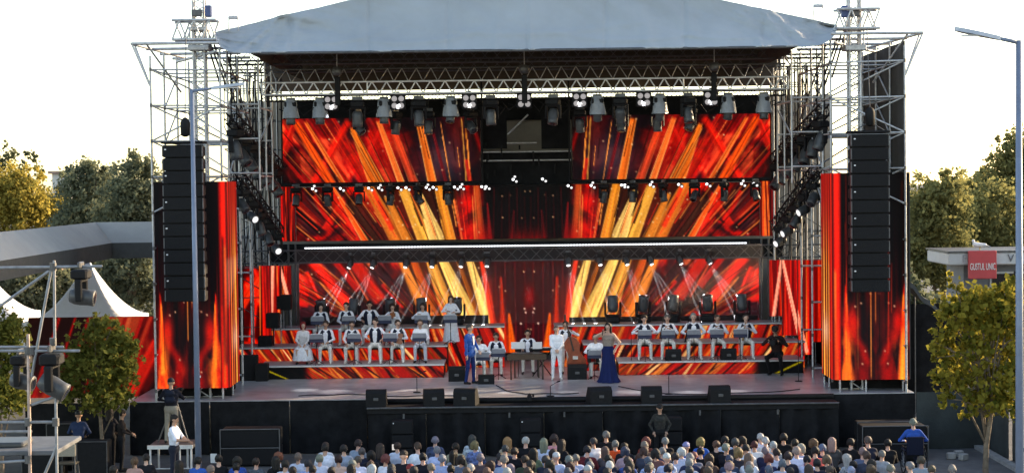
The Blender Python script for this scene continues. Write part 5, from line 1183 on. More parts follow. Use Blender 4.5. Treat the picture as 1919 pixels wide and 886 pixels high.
# crouching camera operator
p = floor_pt(1457, 702); bd = body(False, False, .25, 0, {-1: (-.14, -.36, 1.0), 1: (.16, -.34, .98)}, (.2, .1), h=.02, crouch=True)
person(p, 'crouching stage camera operator in dark clothes at the end of the risers', bd, (SKINS[1], cmat('2a1d1d'), cmat('17171b'), BLKSH), ('cap', '211a1a'), R(-25), sc=1.12, hname='cap')
def video_camera(loc, label, rz=0, sc=1.0, tri=None):
    t = thing('video_camera', label, 'camera', loc, None, rz); t.scale = (sc,) * 3
    K = lambda n, m: setattr(m, 'parent', t)
    for n, b in (('camera_body', MB().box((0, .05, .08), (.16, .42, .2), bev=.03)), ('lens_barrel', MB().lathe([(.07, 0), (.075, .12), (.09, .26), (.09, .3)], 12, Matrix.Translation((0, -.15, .08)) @ Matrix.Rotation(R(90), 4, 'X'))), ('viewfinder', MB().box((-.13, -.08, .16), (.08, .16, .08), bev=.02)), ('handle', MB().box((0, .02, .23), (.04, .28, .04), bev=.01))):
        o = bpy.data.objects.new(n, b.mesh(n, False, [BLACKP])); C.objects.link(o); o.parent = t
    if tri:
        for k in range(3): a = 2 * math.pi * k / 3 + .4; o = bpy.data.objects.new('tripod_leg', MB().tube((0, .05, -.02), (.45 * math.cos(a), .05 + .45 * math.sin(a), -tri), .025, .018).mesh('tripod_leg', False, [DSTEEL])); C.objects.link(o); o.parent = t
    return t
video_camera(p + Vector((-.12, -.42, 1.02)), 'video camera held by the crouching stage operator', R(-20))
video_camera(Vector((PX(993, -.6, 738), -.6, SZ - .02)), 'small remote camera clamped on the stage front ledge', R(180), .8)

# ------------------------------------------------------------------ monitors, speakers, mic stands
def wedge(p, label, w=.56, h=.42, d=.5, rz=0, sc=1.0, g='wedge monitors along the stage edge'):
    t = thing('wedge_monitor', label, 'monitor speaker', p, g, rz); t.scale = (sc,) * 3; poly = [(-d / 2, 0), (d / 2, 0), (d / 2, h * .35), (d * .12, h), (-d * .32, h), (-d / 2, h * .8)]
    for n, m, mm in (('cabinet', MB().prism(poly, lambda y, z: (-w / 2, y, z), lambda y, z: (w / 2, y, z)), BLACKP), ('grille', MB().add([(-w / 2 + .03, d / 2 + .004, h * .37), (w / 2 - .03, d / 2 + .004, h * .37), (w / 2 - .03, d * .125 + .004, h * .98), (-w / 2 + .03, d * .125 + .004, h * .98)], [(0, 1, 2, 3)]), GRILLE), ('rear_handle', MB().box((0, -d / 2 - .006, h * .45), (.14, .02, .08), bev=.008), DSTEEL)):
        o = bpy.data.objects.new(n, m.mesh(n, False, [mm])); C.objects.link(o); o.parent = t
    return t
for i, px in enumerate((706, 813, 874, 1123, 1221, 1348)):
    Y = -.55; wedge(Vector((PX(px, Y, 738), Y, SZ - .128)), 'black wedge monitor on the stage edge, %s counted from the lamp post side' % nth(i), rz=R((0, 8, -12, 14, 0, 5)[i]), w=.58 + .06 * (i in (2, 3)), h=.47)
for px, py, lab, w in ((857, 713, 'dark monitor speaker standing behind the presenter', .52), (912, 718, 'low rounded monitor lying at the presenter\'s feet', .5), (1082, 709, 'dark monitor speaker under the double bass', .60)):
    wedge(floor_pt(px, py), lab, w=w, h=.46 if px != 912 else .28, g='monitors on the stage deck')
for i, px in enumerate((1262, 1365)): p = Vector((PX(px, 5.55, 665), 5.52, Z1R)); wedge(p, 'square monitor on the riser in front of ' + ('the second man of five', 'the end man of five')[i], w=.5, h=.36, d=.36, g='monitors on the riser')
for i, (px, py, Y, w_, h_) in enumerate(((533, 566, 8.1, .5, .5), (512, 600, 7.2, .42, .5), (498, 640, 7.2, .45, .4), (462, 705, 5.2, .75, .8), (492, 700, 5.0, .4, .55))):
    p = P(px, py, Y); zb_ = p.z - h_ / 2
    t = thing('side_speaker', ('hanging black side speaker box by the short strip', 'hanging black side speaker box by the middle strip', 'small black speaker box on the riser end', 'big dark amplifier box by the wing screen foot', 'narrow dark amplifier box beside the lowest riser')[i], 'speaker', (p.x, Y, zb_ if i < 3 else SZ))
    zc = p.z if i < 3 else SZ + h_ / 2; MB().box((p.x, Y, zc), (w_, .4, h_), bev=.02).build('cabinet', BLACKP, t); MB().box((p.x, Y - .205, zc), (w_ - .06, .012, h_ - .06)).build('grille', GRILLE, t)
    if i < 3: tubes(t, 'pole', [((p.x, Y + .1, SZ), (p.x, Y + .1, zc - h_ / 2))], .02, BLACKM)
def mic_stand(p, label, h=1.0, boom=.2):
    t = thing('mic_stand', label, 'mic stand', p); MB().tube(p, p + Vector((0, 0, h)), .011).build('post', BLACKM, t); MB().lathe([(.12, 0), (.11, .02), (.02, .03)], 12, Matrix.Translation(p)).build('base', BLACKM, t)
    MB().tube(p + Vector((0, 0, h)), p + Vector((boom, -.02, h + .12)), .008).build('boom', BLACKM, t); MB().tube(p + Vector((boom, -.02, h + .12)), p + Vector((boom + .09, -.03, h + .15)), .022, .016).build('microphone', BLACKP, t)
for px, py, lab, h in ((782, 735, 'thin mic stand at the stage edge before the violins', .5), (1254, 738, 'thin mic stand at the stage edge before the five men', .55), (1032, 742, 'short gooseneck mic on the front ledge', .3), (1184, 700, 'tall mic stand beside the singer', 1.35), (1318, 676, 'mic stand between the middle and fourth man of five', 1.25), (1497, 714, 'mic stand by the wing screen near the camera operator', 1.4)):
    mic_stand(floor_pt(px, py), lab, h)
# moving heads standing on the top risers
for i, (px, lab) in enumerate(((604, 'behind the bushy-haired player'), (663, 'between the first two back-row players'), (733, 'behind the long-haired woman'), (791, 'behind the woman near the standing one'), (857, 'behind the standing woman'), (1149, 'just behind the singer'), (1206, 'behind the first man of five'), (1262, 'behind the second man of five'), (1327, 'behind the middle of the five men'), (1391, 'behind the end man of five'))):
    Y = 8.6; moving_head(Vector((PX(px, Y, 600), Y, Z3L + .0)), 'big dark moving light standing on the top riser ' + lab, 'moving lights standing on the top risers', up=True, tilt=(-1) ** i * .25, pan=random.uniform(-.6, .6), sc=1.25)

for i, pts in enumerate((((560, 741), (640, 738), (760, 742), (900, 739)), ((930, 722), (960, 735), (1010, 738), (1100, 735)), ((1160, 724), (1250, 738), (1400, 736), (1520, 728)))):
    q = [PG(a, b, SZ + .015) for a, b in pts]; pp = []
    for a, b in zip(q, q[1:]):
        for k in range(6): u = k / 6; pp.append(a.lerp(b, u) + Vector((0, .12 * math.sin(u * 6.28 + i), 0)))
    o = MB().path(pp, .014, 5).build('floor_cable', BLACKM); tag(o, 'black cable lying on the deck ' + ('before the violins', 'near the presenter and the man in white', 'before the five seated men')[i], 'cable')
# ------------------------------------------------------------------ people around the stage
CAMP = Vector((PX(318, -3, 830), -3.0, .70))
t = thing('camera_platform', 'small grey steel camera platform beside the lamp post', 'platform', (CAMP.x, -3, 0))
xa, xb = PX(277, -3.6, 832), PX(362, -3.6, 832)
MB().box(((xa + xb) / 2, -3.0, .78), (xb - xa, 1.2, .07), bev=.01).build('deck', DSTEEL, t); MB().box(((xa + xb) / 2, -3.62, .79), (xb - xa, .05, .1)).build('front_beam', ALUB, t)
tubes(t, 'leg', [((x, y, 0), (x, y, .74)) for x in (xa + .06, xa + .85, xb - .06) for y in (-3.55, -2.45)], .03, ALUB); tubes(t, 'brace', [((xa, -3.55, .2), (xb, -3.55, .2))], .02, ALU)
bd = body(False, False, .05, 0, {-1: (-.16, -.36, 1.22), 1: (.24, -.3, 1.12)}, (0, .1), {-1: (-.05, 0), 1: (.05, 0)}, h=.02, fat=1.1)
o = person((PX(322, -3.1, 800), -3.1, .82), 'camera operator with a dark backpack standing on the small platform', bd, (SKINS[1], cmat('20202a'), cmat('8a8378'), BLKSH), ('cap', '20232f'), R(180), sc=1.0, hname='cap')
bp = sdf_mesh([(bd[4](-.06, .17, 1.18), bd[4](.06, .17, 1.18), .1, .1), (bd[4](-.05, .17, 1.36), bd[4](.05, .17, 1.36), .09, .09)], .022, .03); q = bpy.data.objects.new('backpack', mesh('backpack', bp[0], bp[1], True, [cmat('1d2230')])); C.objects.link(q); q.parent = o
video_camera(Vector((PX(330, -2.6, 740), -2.62, 2.04)), 'video camera on a tall tripod in front of the camera operator', R(180), 1.1, 1.12)
bd = body(False, False, .03, 0, {-1: (-.12, -.34, 1.14), 1: (.10, -.34, 1.10)}, (0, .15), {-1: (0, .03), 1: (0, -.03)}, h=.018, sleeves=False)
wt = Vector((PX(326, -5.2, 800), -5.2, 0)); person(wt, 'man in a loose white T-shirt standing side-on beside the camera platform', bd, (SKINS[1], cmat('dfe3f2'), cmat('262a38'), BLKSH), ('short', '1f1a18'), R(80), sc=1.07)
bd = body(False, True, .05, 0, {-1: (-.2, -.1, .95), 1: (.2, -.1, .95)}, (.2, .1), h=.02)
person((PX(1237, -2.4, 800), -2.4, 0), 'dark-clothed steward facing the audience in front of the stage drapes', bd, (SKINS[1], mat('dark_camouflage', (.02, .02, .018), .9, 0, .9, 14), cmat('1b1b1d'), BLKSH), ('cap', '1b1a1c'), 0, sc=.93, hname='cap')
# wheelchair spectator
wc = PG(1712, 852, .8); wx, wy = wc.x, -4.4; wx = PX(1712, wy, 850)
t = thing('wheelchair', 'wheelchair with a dark back standing apart beside the subwoofers', 'wheelchair', (wx, wy, 0))
MB().box((wx, wy, .48), (.44, .44, .05), bev=.01).build('seat', BLACKP, t); MB().box((wx, wy - .24, .74), (.44, .04, .48), bev=.01).build('backrest', cmat('1b2033'), t)
for s in (-1, 1):
    Mw = Matrix.Translation((wx + s * .28, wy - .05, .31)) @ Matrix.Rotation(R(90), 4, 'Y'); wh = MB()
    n = 24; ring = [(wx + s * .28, wy - .05 + .30 * math.cos(2 * math.pi * i / n), .31 + .30 * math.sin(2 * math.pi * i / n)) for i in range(n + 1)]; w0 = MB().path(ring, .016, 6).build('wheel', BLACKM, t)
    sp = MB()
    for i in range(0, n, 3): sp.tube((wx + s * .28, wy - .05, .31), ring[i], .004, n=4)
    sp.build('spokes', ALU, w0)
    MB().path([(wx + s * .23, wy - .24, .95), (wx + s * .23, wy - .36, .95)], .016, 6).build('push_handle', BLACKP, t); MB().box((wx + s * .25, wy, .68), (.05, .34, .04), bev=.01).build('armrest', BLACKP, t); MB().tube((wx + s * .2, wy + .2, .48), (wx + s * .16, wy + .42, .12), .015).build('footrest', ALU, t)
bd = body(True, False, .02, 0, {-1: (-.2, -.2, .75), 1: (.2, -.2, .75)}, (0, .05), h=.022); bd_w = bd
person((wx, wy, .06), 'bald spectator in a bright blue jacket sitting in the wheelchair', bd, (SKINS[2], cmat('2c55a8'), cmat('23283a'), BLKSH), ('thin', '8d8078'), R(180), sc=1.0)

# ------------------------------------------------------------------ the audience
CR = """253,865,tail,5a4636,b08a80;270,859,short,221c1a,1d1d22;335,873,long,1d1917,2a2422;372,864,short,1d1a19,2f5db0;417,861,short,1c1a1a,16171b;459,864,bob,23201d,2c4e9a;479,865,short,2b211c,4a525c;499,863,long,191817,17181c;522,857,curly,8c4a38,d6daea;556,856,thin,6e6058,c9cfe2;535,871,short,201e1c,b8bcd0;577,870,short,2d2d33,8fa2d0;608,837,tail,3a2f2a,c9ccd4;631,840,short,211d1c,dfe3f0;617,861,short,8a7d70,d0d4e6;634,862,short,33201e,c9a898;648,842,short,262425,9aa5b8;660,846,short,5a5454,23283a;671,832,short,33292a,8895a8;651,864,short,57504a,d5d9ee;662,871,thin,8a7f7c,c4cbea;695,853,bob,151414,20222c;709,840,long,382d29,23252f;694,872,short,4a3a30,c9d3ee;744,836,short,3a2b26,ccd3e6;751,862,curly,6b3b3a,d9dde8;768,855,cap,2b2422,1d1d24;782,858,short,15161a,1a1d28;756,879,bob,d8dade,c8cdd8;738,884,short,191d2b,1b2030;797,838,short,45372f,dfe6f0;815,826,thin,8d8986,3a4560;809,844,thin,8d8f99,b9c6ec;805,860,thin,8992a5,98a8d0;795,877,short,3a3a3a,2c3040;811,880,cap,a53030,8a2a2c;825,878,short,7d756a,4c5048;849,853,long,121212,7b8798;853,838,short,1d1a19,8f8a78;842,881,short,121416,191c22;885,823,long,3b3d3d,aeb8d0;890,835,bob,8d6f50,6878a8;903,859,thin,79737f,54484c;868,879,thin,c9c4c4,2a2a30;881,874,bob,33201f,2a2022;920,878,long,9a8b86,8d807e;905,884,short,5b4a44,33302f;957,829,long,a9714e,a89c88;947,842,short,3a3f45,26304e;968,846,short,2c2424,15171f;945,862,thin,8f8a88,8fa4c4;963,873,bob,1c1d21,15171d;992,827,short,c4c6c8,14161c;1007,829,long,8d8070,b8c2dc;998,848,long,161717,5d6a54;1039,823,curly,33282a,d8949c;1054,832,long,2a2424,1c1d24;1038,851,bob,2e2024,17191f;1049,857,cap,dfe4ee,b9c8e8;1005,871,bob,161a17,232a22;1046,876,bob,3b2223,a9b4d8;940,884,short,6b5048,9aa5b8;966,885,thin,c8cbc8,3a4048;1100,843,short,1d1f2a,5a2228;1114,829,short,37373d,cdd0d8;1135,816,short,6f6f6f,121318;1154,832,short,7b7a78,e0552a;1161,846,long,5e4b47,514c52;1171,837,short,22201f,20222a;1181,845,bob,3c4358,a8909c;1074,860,short,70706e,a9b8dc;1087,862,short,70788a,98a4c4;1091,874,short,6e737b,5c6678;1107,867,short,131a30,3a3f55;1126,861,short,1d1c1d,1c2438;1133,874,thin,dde0e4,c9cde0;1148,872,long,33302e,8a8440;1160,883,cap,c9cdd0,7f8fae;1175,876,short,8a7b70,4a4440;1073,883,short,44362f,d0d6ea;1094,886,short,3a3a46,5c667c;1211,827,bob,6e3a36,6b3b34;1209,836,thin,8a706a,5a4a44;1207,846,bob,473735,3f4758;1220,847,short,77777a,39405a;1248,828,thin,7b7f80,15161c;1246,851,bob,1a1b1e,6a4a48;1188,864,short,3d393d,3a5598;1210,864,short,4d5a6e,7f98c8;1230,860,cap,dde6ea,a8bce4;1262,857,short,2e2b2e,b8c0d8;1275,847,bob,dfe8ea,c8d2ec;1242,880,short,14182a,9aaad6;1266,876,thin,9a7f80,b89a9a;1208,883,short,24262e,4c5878;1287,837,cap,7f9ad8,2c55b0;1316,829,bob,a07c50,3062b8;1308,847,short,17171b,14161e;1293,856,thin,9a5450,5c6680;1325,858,thin,8d9099,2a3350;1341,833,short,57413a,111218;1281,869,short,8b9299,a8b4c8;1306,874,short,6f625e,4a5060;1291,881,short,3d4046,20242e;1332,877,thin,a88a80,a9b4d4;1350,859,bob,352c29,4a3c38;1347,873,bob,6b5a4c,8d98b8;1358,825,short,1d1e22,b5c3dc;1369,839,short,7a818c,1c1f2a;1378,830,short,43464a,2a2f3a;1380,848,bob,7b6848,2a2c38;1370,861,short,3c4660,384660;1393,826,bob,211c1c,8a8e9a;1390,873,thin,9a8c8a,5a5a62;1398,859,long,6b594e,dbe4f4;1402,841,short,23252a,d9dde6;1411,834,short,4e2a2c,dedede;1422,845,thin,7b7079,232b48;1427,819,thin,c9cace,c4cdea;1440,829,thin,c9ccd2,c3c8cc;1451,835,short,bcc4c8,a9b0b8;1413,882,short,545e72,c4d4f0;1436,860,curly,6b3d3c,262e50;1452,856,short,352c30,272a38;1465,821,short,1b1c20,121317;1466,850,short,2b2226,b8c4dc;1467,870,short,636d7a,aab4cc;1484,846,thin,a9837e,c8d2f0;1488,862,short,171a28,b8c4e8;1488,831,short,24221f,20222a;1503,842,bob,a8a69a,b0bcd8;1518,846,short,1a1a1f,d0605c;1542,841,short,54689c,1c2444;1556,831,bob,5f4a38,17171b;1573,829,long,b09078,4a4a4c;1590,830,short,131418,17181c;1607,828,short,564a48,262838;1557,861,bob,6e5c4c,22242a;1588,860,long,c0bebe,9a9ea6;1611,854,short,4c3c38,3a3f50;1628,847,short,7a686c,55607a;1644,852,short,8d8a88,9aa0a8;1604,873,short,151518,1b1c24;1640,871,bob,262422,2a2c30;1625,880,thin,8d8f88,4a4e58;1512,881,long,3c322e,2a2c38;1566,885,short,a9b4d8,90a0d0;1584,880,bob,54463a,46403c;1668,875,short,73757c,3c4048;1694,881,short,5a5348,4a4c44;1721,863,short,4b463f,8896a4;1788,884,thin,85807e,5a6068;1640,832,short,121216,17181c;222,880,short,241f1c,1c1d24;395,880,thin,8a6a64,202840;440,876,short,1d1a1a,2a3a68;563,884,short,2a2422,8a98c8;605,882,short,1c1a1c,20222c;680,884,short,2b2422,d4d9ea;718,880,long,1d1b1a,23262f;775,884,short,2a2a2e,1d2028;862,862,bob,2a2422,5a6478;929,858,short,24262c,2a3560;985,862,short,2b2422,3a4438;1024,862,short,3c3a3c,2c3444;1120,884,short,54545a,98a0b0;1190,884,short,2f2c2c,3a5ca8;1228,880,short,3a3a40,a9b8e0;1315,886,bob,54463c,8e98b0;1370,882,thin,8a7e7c,404858;1438,884,short,2c2a2e,20284a;1530,868,short,1c1e28,1f2438;1545,884,short,4c4440,20222a"""
crowd = []
for q in CR.replace('\n', '').split(';'):
    x, y, hk, hc_, tc = q.strip().split(','); crowd.append([float(x), float(y), hk, hc_, tc])
NR = 8; ROWY = [-5.7 - .74 * i for i in range(NR)]
for c in crowd:
    g0 = PG(c[0], c[1], 1.20); c.append(g0.x); c.append(min(range(NR), key=lambda i: abs(ROWY[i] - g0.y))); c.append(g0.y)
rows = [[c for c in crowd if c[6] == i] for i in range(NR)]
for it in range(3):                                   # even out: nobody shares a seat
    for i in range(NR):
        rows[i].sort(key=lambda c: c[5])
        for k in range(60):
            mv = False
            for a, b in zip(rows[i], rows[i][1:]):
                d = b[5] - a[5]
                if d < .46: s = (.461 - d) / 2; a[5] -= s; b[5] += s; mv = True
            if not mv: break
HN = {}
def hair_word(k, h):
    if k == 'cap':
        r, g_, b = (int(h[i:i + 2], 16) for i in (0, 2, 4)); return ('red cap' if r > 130 and g_ < 90 else 'pale cap' if r > 180 else 'blue cap' if b > 180 else 'dark cap')
    r, g_, b = (int(h[i:i + 2], 16) for i in (0, 2, 4)); L = (r + g_ + b) / 3
    c = 'white' if L > 185 else 'ginger' if r - b > 75 and L < 150 else 'blond' if r - b > 32 and L > 100 else 'grey' if L > 95 and abs(r - b) < 30 else 'reddish' if r - b > 25 and r - g_ > 25 else 'brown' if L > 60 else 'dark'
    return {'long': 'long ' + c, 'bob': 'bobbed ' + c, 'curly': 'curly ' + c, 'tail': 'ponytailed ' + c, 'thin': 'thinning ' + c, 'short': 'short ' + c}[k] + ' hair'
def top_word(h):
    r, g_, b = (int(h[i:i + 2], 16) for i in (0, 2, 4)); L = (r + g_ + b) / 3
    if L < 45: return 'black' if b - r < 8 else 'midnight'
    if r - b > 90: return 'orange'
    if r - b > 45: return 'coral' if r > 150 else 'rust'
    if b - r > 70: return 'bright blue'
    if L > 195: return 'white'
    if b - r > 25: return 'pale blue' if L > 120 else 'navy'
    if r - b > 15: return 'beige' if L > 100 else 'brown'
    if g_ - b > 12: return 'olive'
    return 'light grey' if L > 130 else 'grey' if L > 80 else 'charcoal'
BV = []
for k, (fem, lean, fat, hd) in enumerate(((False, .02, 1.05, (0, 0)), (False, .10, 1.12, (.25, .1)), (True, .02, 1.0, (0, .05)), (True, .08, 1.1, (-.3, .05)), (False, -.04, 1.0, (-.2, 0)), (True, .0, 1.15, (.15, .1)), (False, .05, 1.2, (.1, .05)), (True, .1, .95, (-.1, .1)))):
    BV.append(body(True, fem, lean, 0, {-1: (-.13, -.30, .66), 1: (.13, -.30, .66)}, hd, h=.026, fat=fat, fingers=True))
ROWN = ('front', 'second', 'third', 'fourth', 'fifth', 'sixth', 'seventh', 'nearest')
used = {}; alll = []
for i in range(NR):
    for j, c in enumerate(rows[i]): c.append(j); c.append(hair_word(c[2], c[3])); c.append(top_word(c[4])); alll.append(c)
from collections import Counter
cnt = Counter((c[9], c[10]) for c in alll)
for c in alll:
    i, j = c[6], c[8]; hw = c[9].replace(' hair', ''); base = 'spectator with %s in %s' % (c[9], c[10]); row = rows[i]
    if cnt[(c[9], c[10])] == 1: lab = base + ' clothes among the seated audience'
    else:
        opts = []
        for w_, n_ in (('beside', row[j - 1] if j else None), ('next to', row[j + 1] if j + 1 < len(row) else None)):
            if n_: opts.append('%s, %s row, %s %s in %s' % (base.replace('spectator with ', 'spectator, '), ROWN[i], w_, n_[9], n_[10]))
        fr = min((q for q in alll if q[6] == i - 1), key=lambda q: abs(q[5] - c[5]), default=None); bk_ = min((q for q in alll if q[6] == i + 1), key=lambda q: abs(q[5] - c[5]), default=None)
        for w_, n_ in (('behind', fr), ('before', bk_)):
            if n_: opts.append('%s, %s row, %s %s in %s' % (base.replace('spectator with ', 'spectator, '), ROWN[i], w_, n_[9], n_[10]))
        opts.append(base + ', near the ' + ('camera platform' if c[5] < -6 else 'wheelchair' if c[5] > 6 else 'middle') + ' of the %s row' % ROWN[i]); opts = [o for o in opts if len(o.split()) <= 16]
        lab = next((o for o in opts if o not in used), opts[-1])
    used[lab] = 1
    fem = c[2] in ('long', 'bob', 'tail', 'curly'); vs_ = [k for k in range(8) if (k in (2, 3, 5, 7)) == fem]; k = vs_[int(c[0] * 7 + c[1]) % 4]
    want = PZ(c[0], c[1], ROWY[i]); sc_ = max(.93, min(1.09, want / 1.245)) if 1 else 1
    tm = cmat(c[4])
    if c[4] in ('6878a8', '3a4560', 'aeb8d0', '9a9ea6', '7f98c8', '4a525c'):
        tm = mat('patterned_' + c[4], hexc(c[4]), .85, 0, .85, 16)
    person((c[5], ROWY[i] + random.uniform(-.08, .08), 0), lab, BV[k], (SKINS[int(c[0]) % 3], tm, cmat(random.choice(('23283a', '2b2b2e', '3a3f4c', '1c1c20', '6a645a'))), BLKSH), (c[2], c[3]), R(180) + (random.uniform(-.3, .3) if random.random() < .7 else random.uniform(-.9, .9)), 'person', 'seated audience', sc_, 'crowd%d' % k, 'cap' if c[2] == 'cap' else 'hair')
for i in range(NR):
    x0, x1 = min(c[5] for c in rows[i]) - .3, max(c[5] for c in rows[i]) + .3
    t = thing('audience_bench', 'long plain bench under the %s row of the audience' % ROWN[i], 'bench', ((x0 + x1) / 2, ROWY[i], 0))
    MB().box(((x0 + x1) / 2, ROWY[i], .42), (x1 - x0, .34, .045), bev=.01).build('seat', mat('bench_wood', (.2, .14, .09), .6), t)
    for q in np.linspace(x0 + .2, x1 - .2, 6): MB().box((q, ROWY[i], .2), (.05, .3, .4)).build('leg', DSTEEL, t)

p = P(738, 837, -6.3); t = thing('phone', 'bright white phone held up among the front audience rows', 'phone', p); MB().box(p, (.085, .012, .16), bev=.004).build('case', BLACKP, t); MB().box(p + Vector((0, -.008, 0)), (.075, .004, .145)).build('display', emit('phone_display', (.95, .95, 1), .75 * EM), t)
p = P(401, 858, -6.6); t = thing('paper_sheet', 'white paper held up near the subwoofer stack', 'paper', p); MB().box(p, (.16, .006, .24), rx=.1).build('sheet', mat('paper', (.62, .62, .62)), t)
# ================================================================== SURROUNDINGS
BARK = mat('bark', (.16, .12, .085), .9, 0, .35, 12, .6, 30)
def crown_mesh(blobs, nclus, per, size, rng, spread=.42, flat=0.0):
    B = np.array(blobs, float); vol = B[:, 3] * B[:, 4] * B[:, 5]; ch = rng.choice(len(B), nclus, p=vol / vol.sum())
    d = rng.normal(size=(nclus, 3)); d /= np.linalg.norm(d, axis=1)[:, None]; r = rng.random(nclus) ** .42 * np.where(rng.random(nclus) < .22, rng.uniform(1.05, 1.5, nclus), 1)
    cc = B[ch, :3] + d * r[:, None] * B[ch, 3:6]
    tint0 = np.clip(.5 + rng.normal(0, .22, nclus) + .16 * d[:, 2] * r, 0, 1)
    n = nclus * per; ci = np.repeat(np.arange(nclus), per); csz = np.repeat(B[ch, 3:6].mean(1) * spread * rng.uniform(.35, 1, nclus), per)
    p = cc[ci] + rng.normal(size=(n, 3)) * csz[:, None] * .5
    a = rng.normal(size=(n, 3)); a[:, 2] -= .3; a /= np.linalg.norm(a, axis=1)[:, None]; b = np.cross(a, rng.normal(size=(n, 3))); b /= np.linalg.norm(b, axis=1)[:, None]; nn = np.cross(a, b)
    s = size * rng.uniform(.4, 1.4, n)[:, None]
    v = np.stack([p - a * s * .5, p + b * s * .40 + nn * s * .10, p + a * s * .5, p - b * s * .40 + nn * s * .10], 1).reshape(-1, 3)
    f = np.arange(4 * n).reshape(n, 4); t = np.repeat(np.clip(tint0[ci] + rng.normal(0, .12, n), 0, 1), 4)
    me = mesh('crown', v, f, False); at = me.attributes.new('tint', 'FLOAT', 'POINT'); at.data.foreach_set('value', t.astype(np.float32)); return me
def tree(label, base, blobs, nclus, per, size, m, r=.12, seed=0, trunk_top=None, cat='tree', group=None, name='tree'):
    rng = np.random.default_rng(seed); B = np.array(blobs, float); bx, by, bz = base
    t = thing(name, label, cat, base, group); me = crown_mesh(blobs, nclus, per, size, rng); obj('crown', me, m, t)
    zt = trunk_top or (B[:, 2].min() * .5 + B[:, 2].max() * .5); mb = MB(); k = 6
    pts = [Vector((bx + .12 * r * 8 * math.sin(i * 1.3 + seed), by, bz + (zt - bz) * i / k)) for i in range(k + 1)]; mb.path(pts, [r * (1 - .65 * i / k) for i in range(k + 1)], 9); tr = mb.build('trunk', BARK, t, True)
    for q in B: 
        a = pts[rng.integers(2, k)]; e = Vector(q[:3]); mid = a.lerp(e, .5) + Vector((0, 0, .15 * (e - a).length)); MB().path([a, mid, e], [r * .38, r * .25, r * .08], 6).build('limb', BARK, t, True)
    return t
def blobs_px(lst, Y, dscale=.9):
    out = []; s = F / (CAMD + Y)
    for cx, cyy, rx, ry in lst: p = P(cx, cyy, Y); out.append((p.x, Y + random.uniform(-.3, .3) * rx / s, p.z, rx / s, rx / s * dscale, ry / s))
    return out
L_PLANE = leafmat('plane_leaves', (.10, .115, .022), (.36, .29, .05), .5); L_DARK = leafmat('shaded_leaves', (.11, .125, .085), (.21, .225, .14), .45); L_SUNLIT = leafmat('sunlit_leaves', (.22, .19, .05), (.52, .40, .09), .5)  # evening sun is painted into the gold leaves, shade into the dark ones
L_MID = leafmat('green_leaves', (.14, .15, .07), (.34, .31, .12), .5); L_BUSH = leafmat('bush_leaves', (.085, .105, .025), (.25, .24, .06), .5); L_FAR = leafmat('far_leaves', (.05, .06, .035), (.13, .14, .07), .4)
# near trees
Y = -8.0; bl = blobs_px([(1830, 566, 48, 34), (1872, 562, 36, 30), (1796, 556, 26, 34), (1790, 590, 34, 36), (1880, 575, 52, 46), (1835, 625, 58, 46), (1782, 655, 34, 40), (1895, 655, 50, 56), (1840, 700, 60, 40), (1905, 730, 46, 44), (1785, 720, 30, 32), (1858, 750, 54, 28), (1806, 768, 26, 16), (1782, 518, 14, 14), (1900, 530, 22, 18), (1752, 640, 16, 20), (1915, 560, 40, 40), (1756, 700, 18, 20), (1768, 575, 22, 24), (1765, 745, 16, 14), (1930, 690, 40, 60), (1925, 620, 36, 40), (1745, 672, 10, 12)], Y)
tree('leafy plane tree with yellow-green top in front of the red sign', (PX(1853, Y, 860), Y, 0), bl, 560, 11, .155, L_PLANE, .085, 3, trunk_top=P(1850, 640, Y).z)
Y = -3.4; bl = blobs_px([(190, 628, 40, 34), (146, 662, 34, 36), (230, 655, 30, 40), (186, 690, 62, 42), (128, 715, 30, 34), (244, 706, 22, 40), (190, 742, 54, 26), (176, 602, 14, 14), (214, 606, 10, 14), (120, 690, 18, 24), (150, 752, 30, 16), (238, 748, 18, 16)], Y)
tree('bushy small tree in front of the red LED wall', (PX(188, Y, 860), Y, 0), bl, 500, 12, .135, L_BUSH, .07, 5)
Y = -6.0; bl = blobs_px([(18, 620, 36, 36), (-20, 660, 50, 60), (30, 680, 26, 40), (5, 740, 46, 44), (34, 745, 18, 28)], Y)
tree('bushy small tree behind the near scaffold at the picture edge', (PX(0, Y, 860), Y, 0), bl, 420, 12, .13, L_BUSH, .07, 6)
# background trees; haze is put into the paler, greyer leaf colours
def bg(label, lst, Y, nclus, m, seed, size=.165, per=62, px=None): bl = blobs_px(lst, Y, .8); px = px or lst[0][0]; tree(label, (PX(px, Y, 500), Y, 0), bl, nclus, per, size, m, .22, seed, group='trees behind the stage')
bg('golden lit tree at the picture edge behind the grey canopy', [(40, 390, 60, 60), (10, 350, 50, 50), (80, 410, 46, 50), (-40, 380, 60, 70), (60, 340, 26, 34)], 34, 300, L_SUNLIT, 11)
bg('pale thin-topped tree rising behind the golden tree', [(20, 300, 34, 40), (70, 325, 30, 34), (-30, 310, 40, 40)], 60, 60, L_FAR, 12, .26, 14)
bg('dark broad tree above the grey canopy nearest the golden tree', [(165, 370, 52, 66), (150, 330, 34, 36), (140, 430, 50, 60), (185, 320, 26, 26), (175, 520, 80, 70)], 30, 380, L_DARK, 13)
bg('dark tree standing close to the scaffold tower', [(250, 360, 44, 66), (262, 315, 28, 34), (230, 410, 50, 56), (290, 400, 40, 80), (250, 520, 60, 70)], 26, 340, L_DARK, 14)
bg('dark tree filling the gap behind the golden tree', [(115, 400, 40, 50), (100, 450, 50, 50), (205, 400, 40, 60), (120, 350, 22, 26), (215, 345, 26, 30)], 36, 260, L_DARK, 31)
bg('mixed green tree behind the green-gold one', [(1715, 400, 36, 50), (1820, 380, 40, 50), (1770, 420, 60, 50), (1730, 350, 22, 26), (1870, 370, 40, 50), (1840, 330, 24, 24)], 38, 300, L_MID, 32)
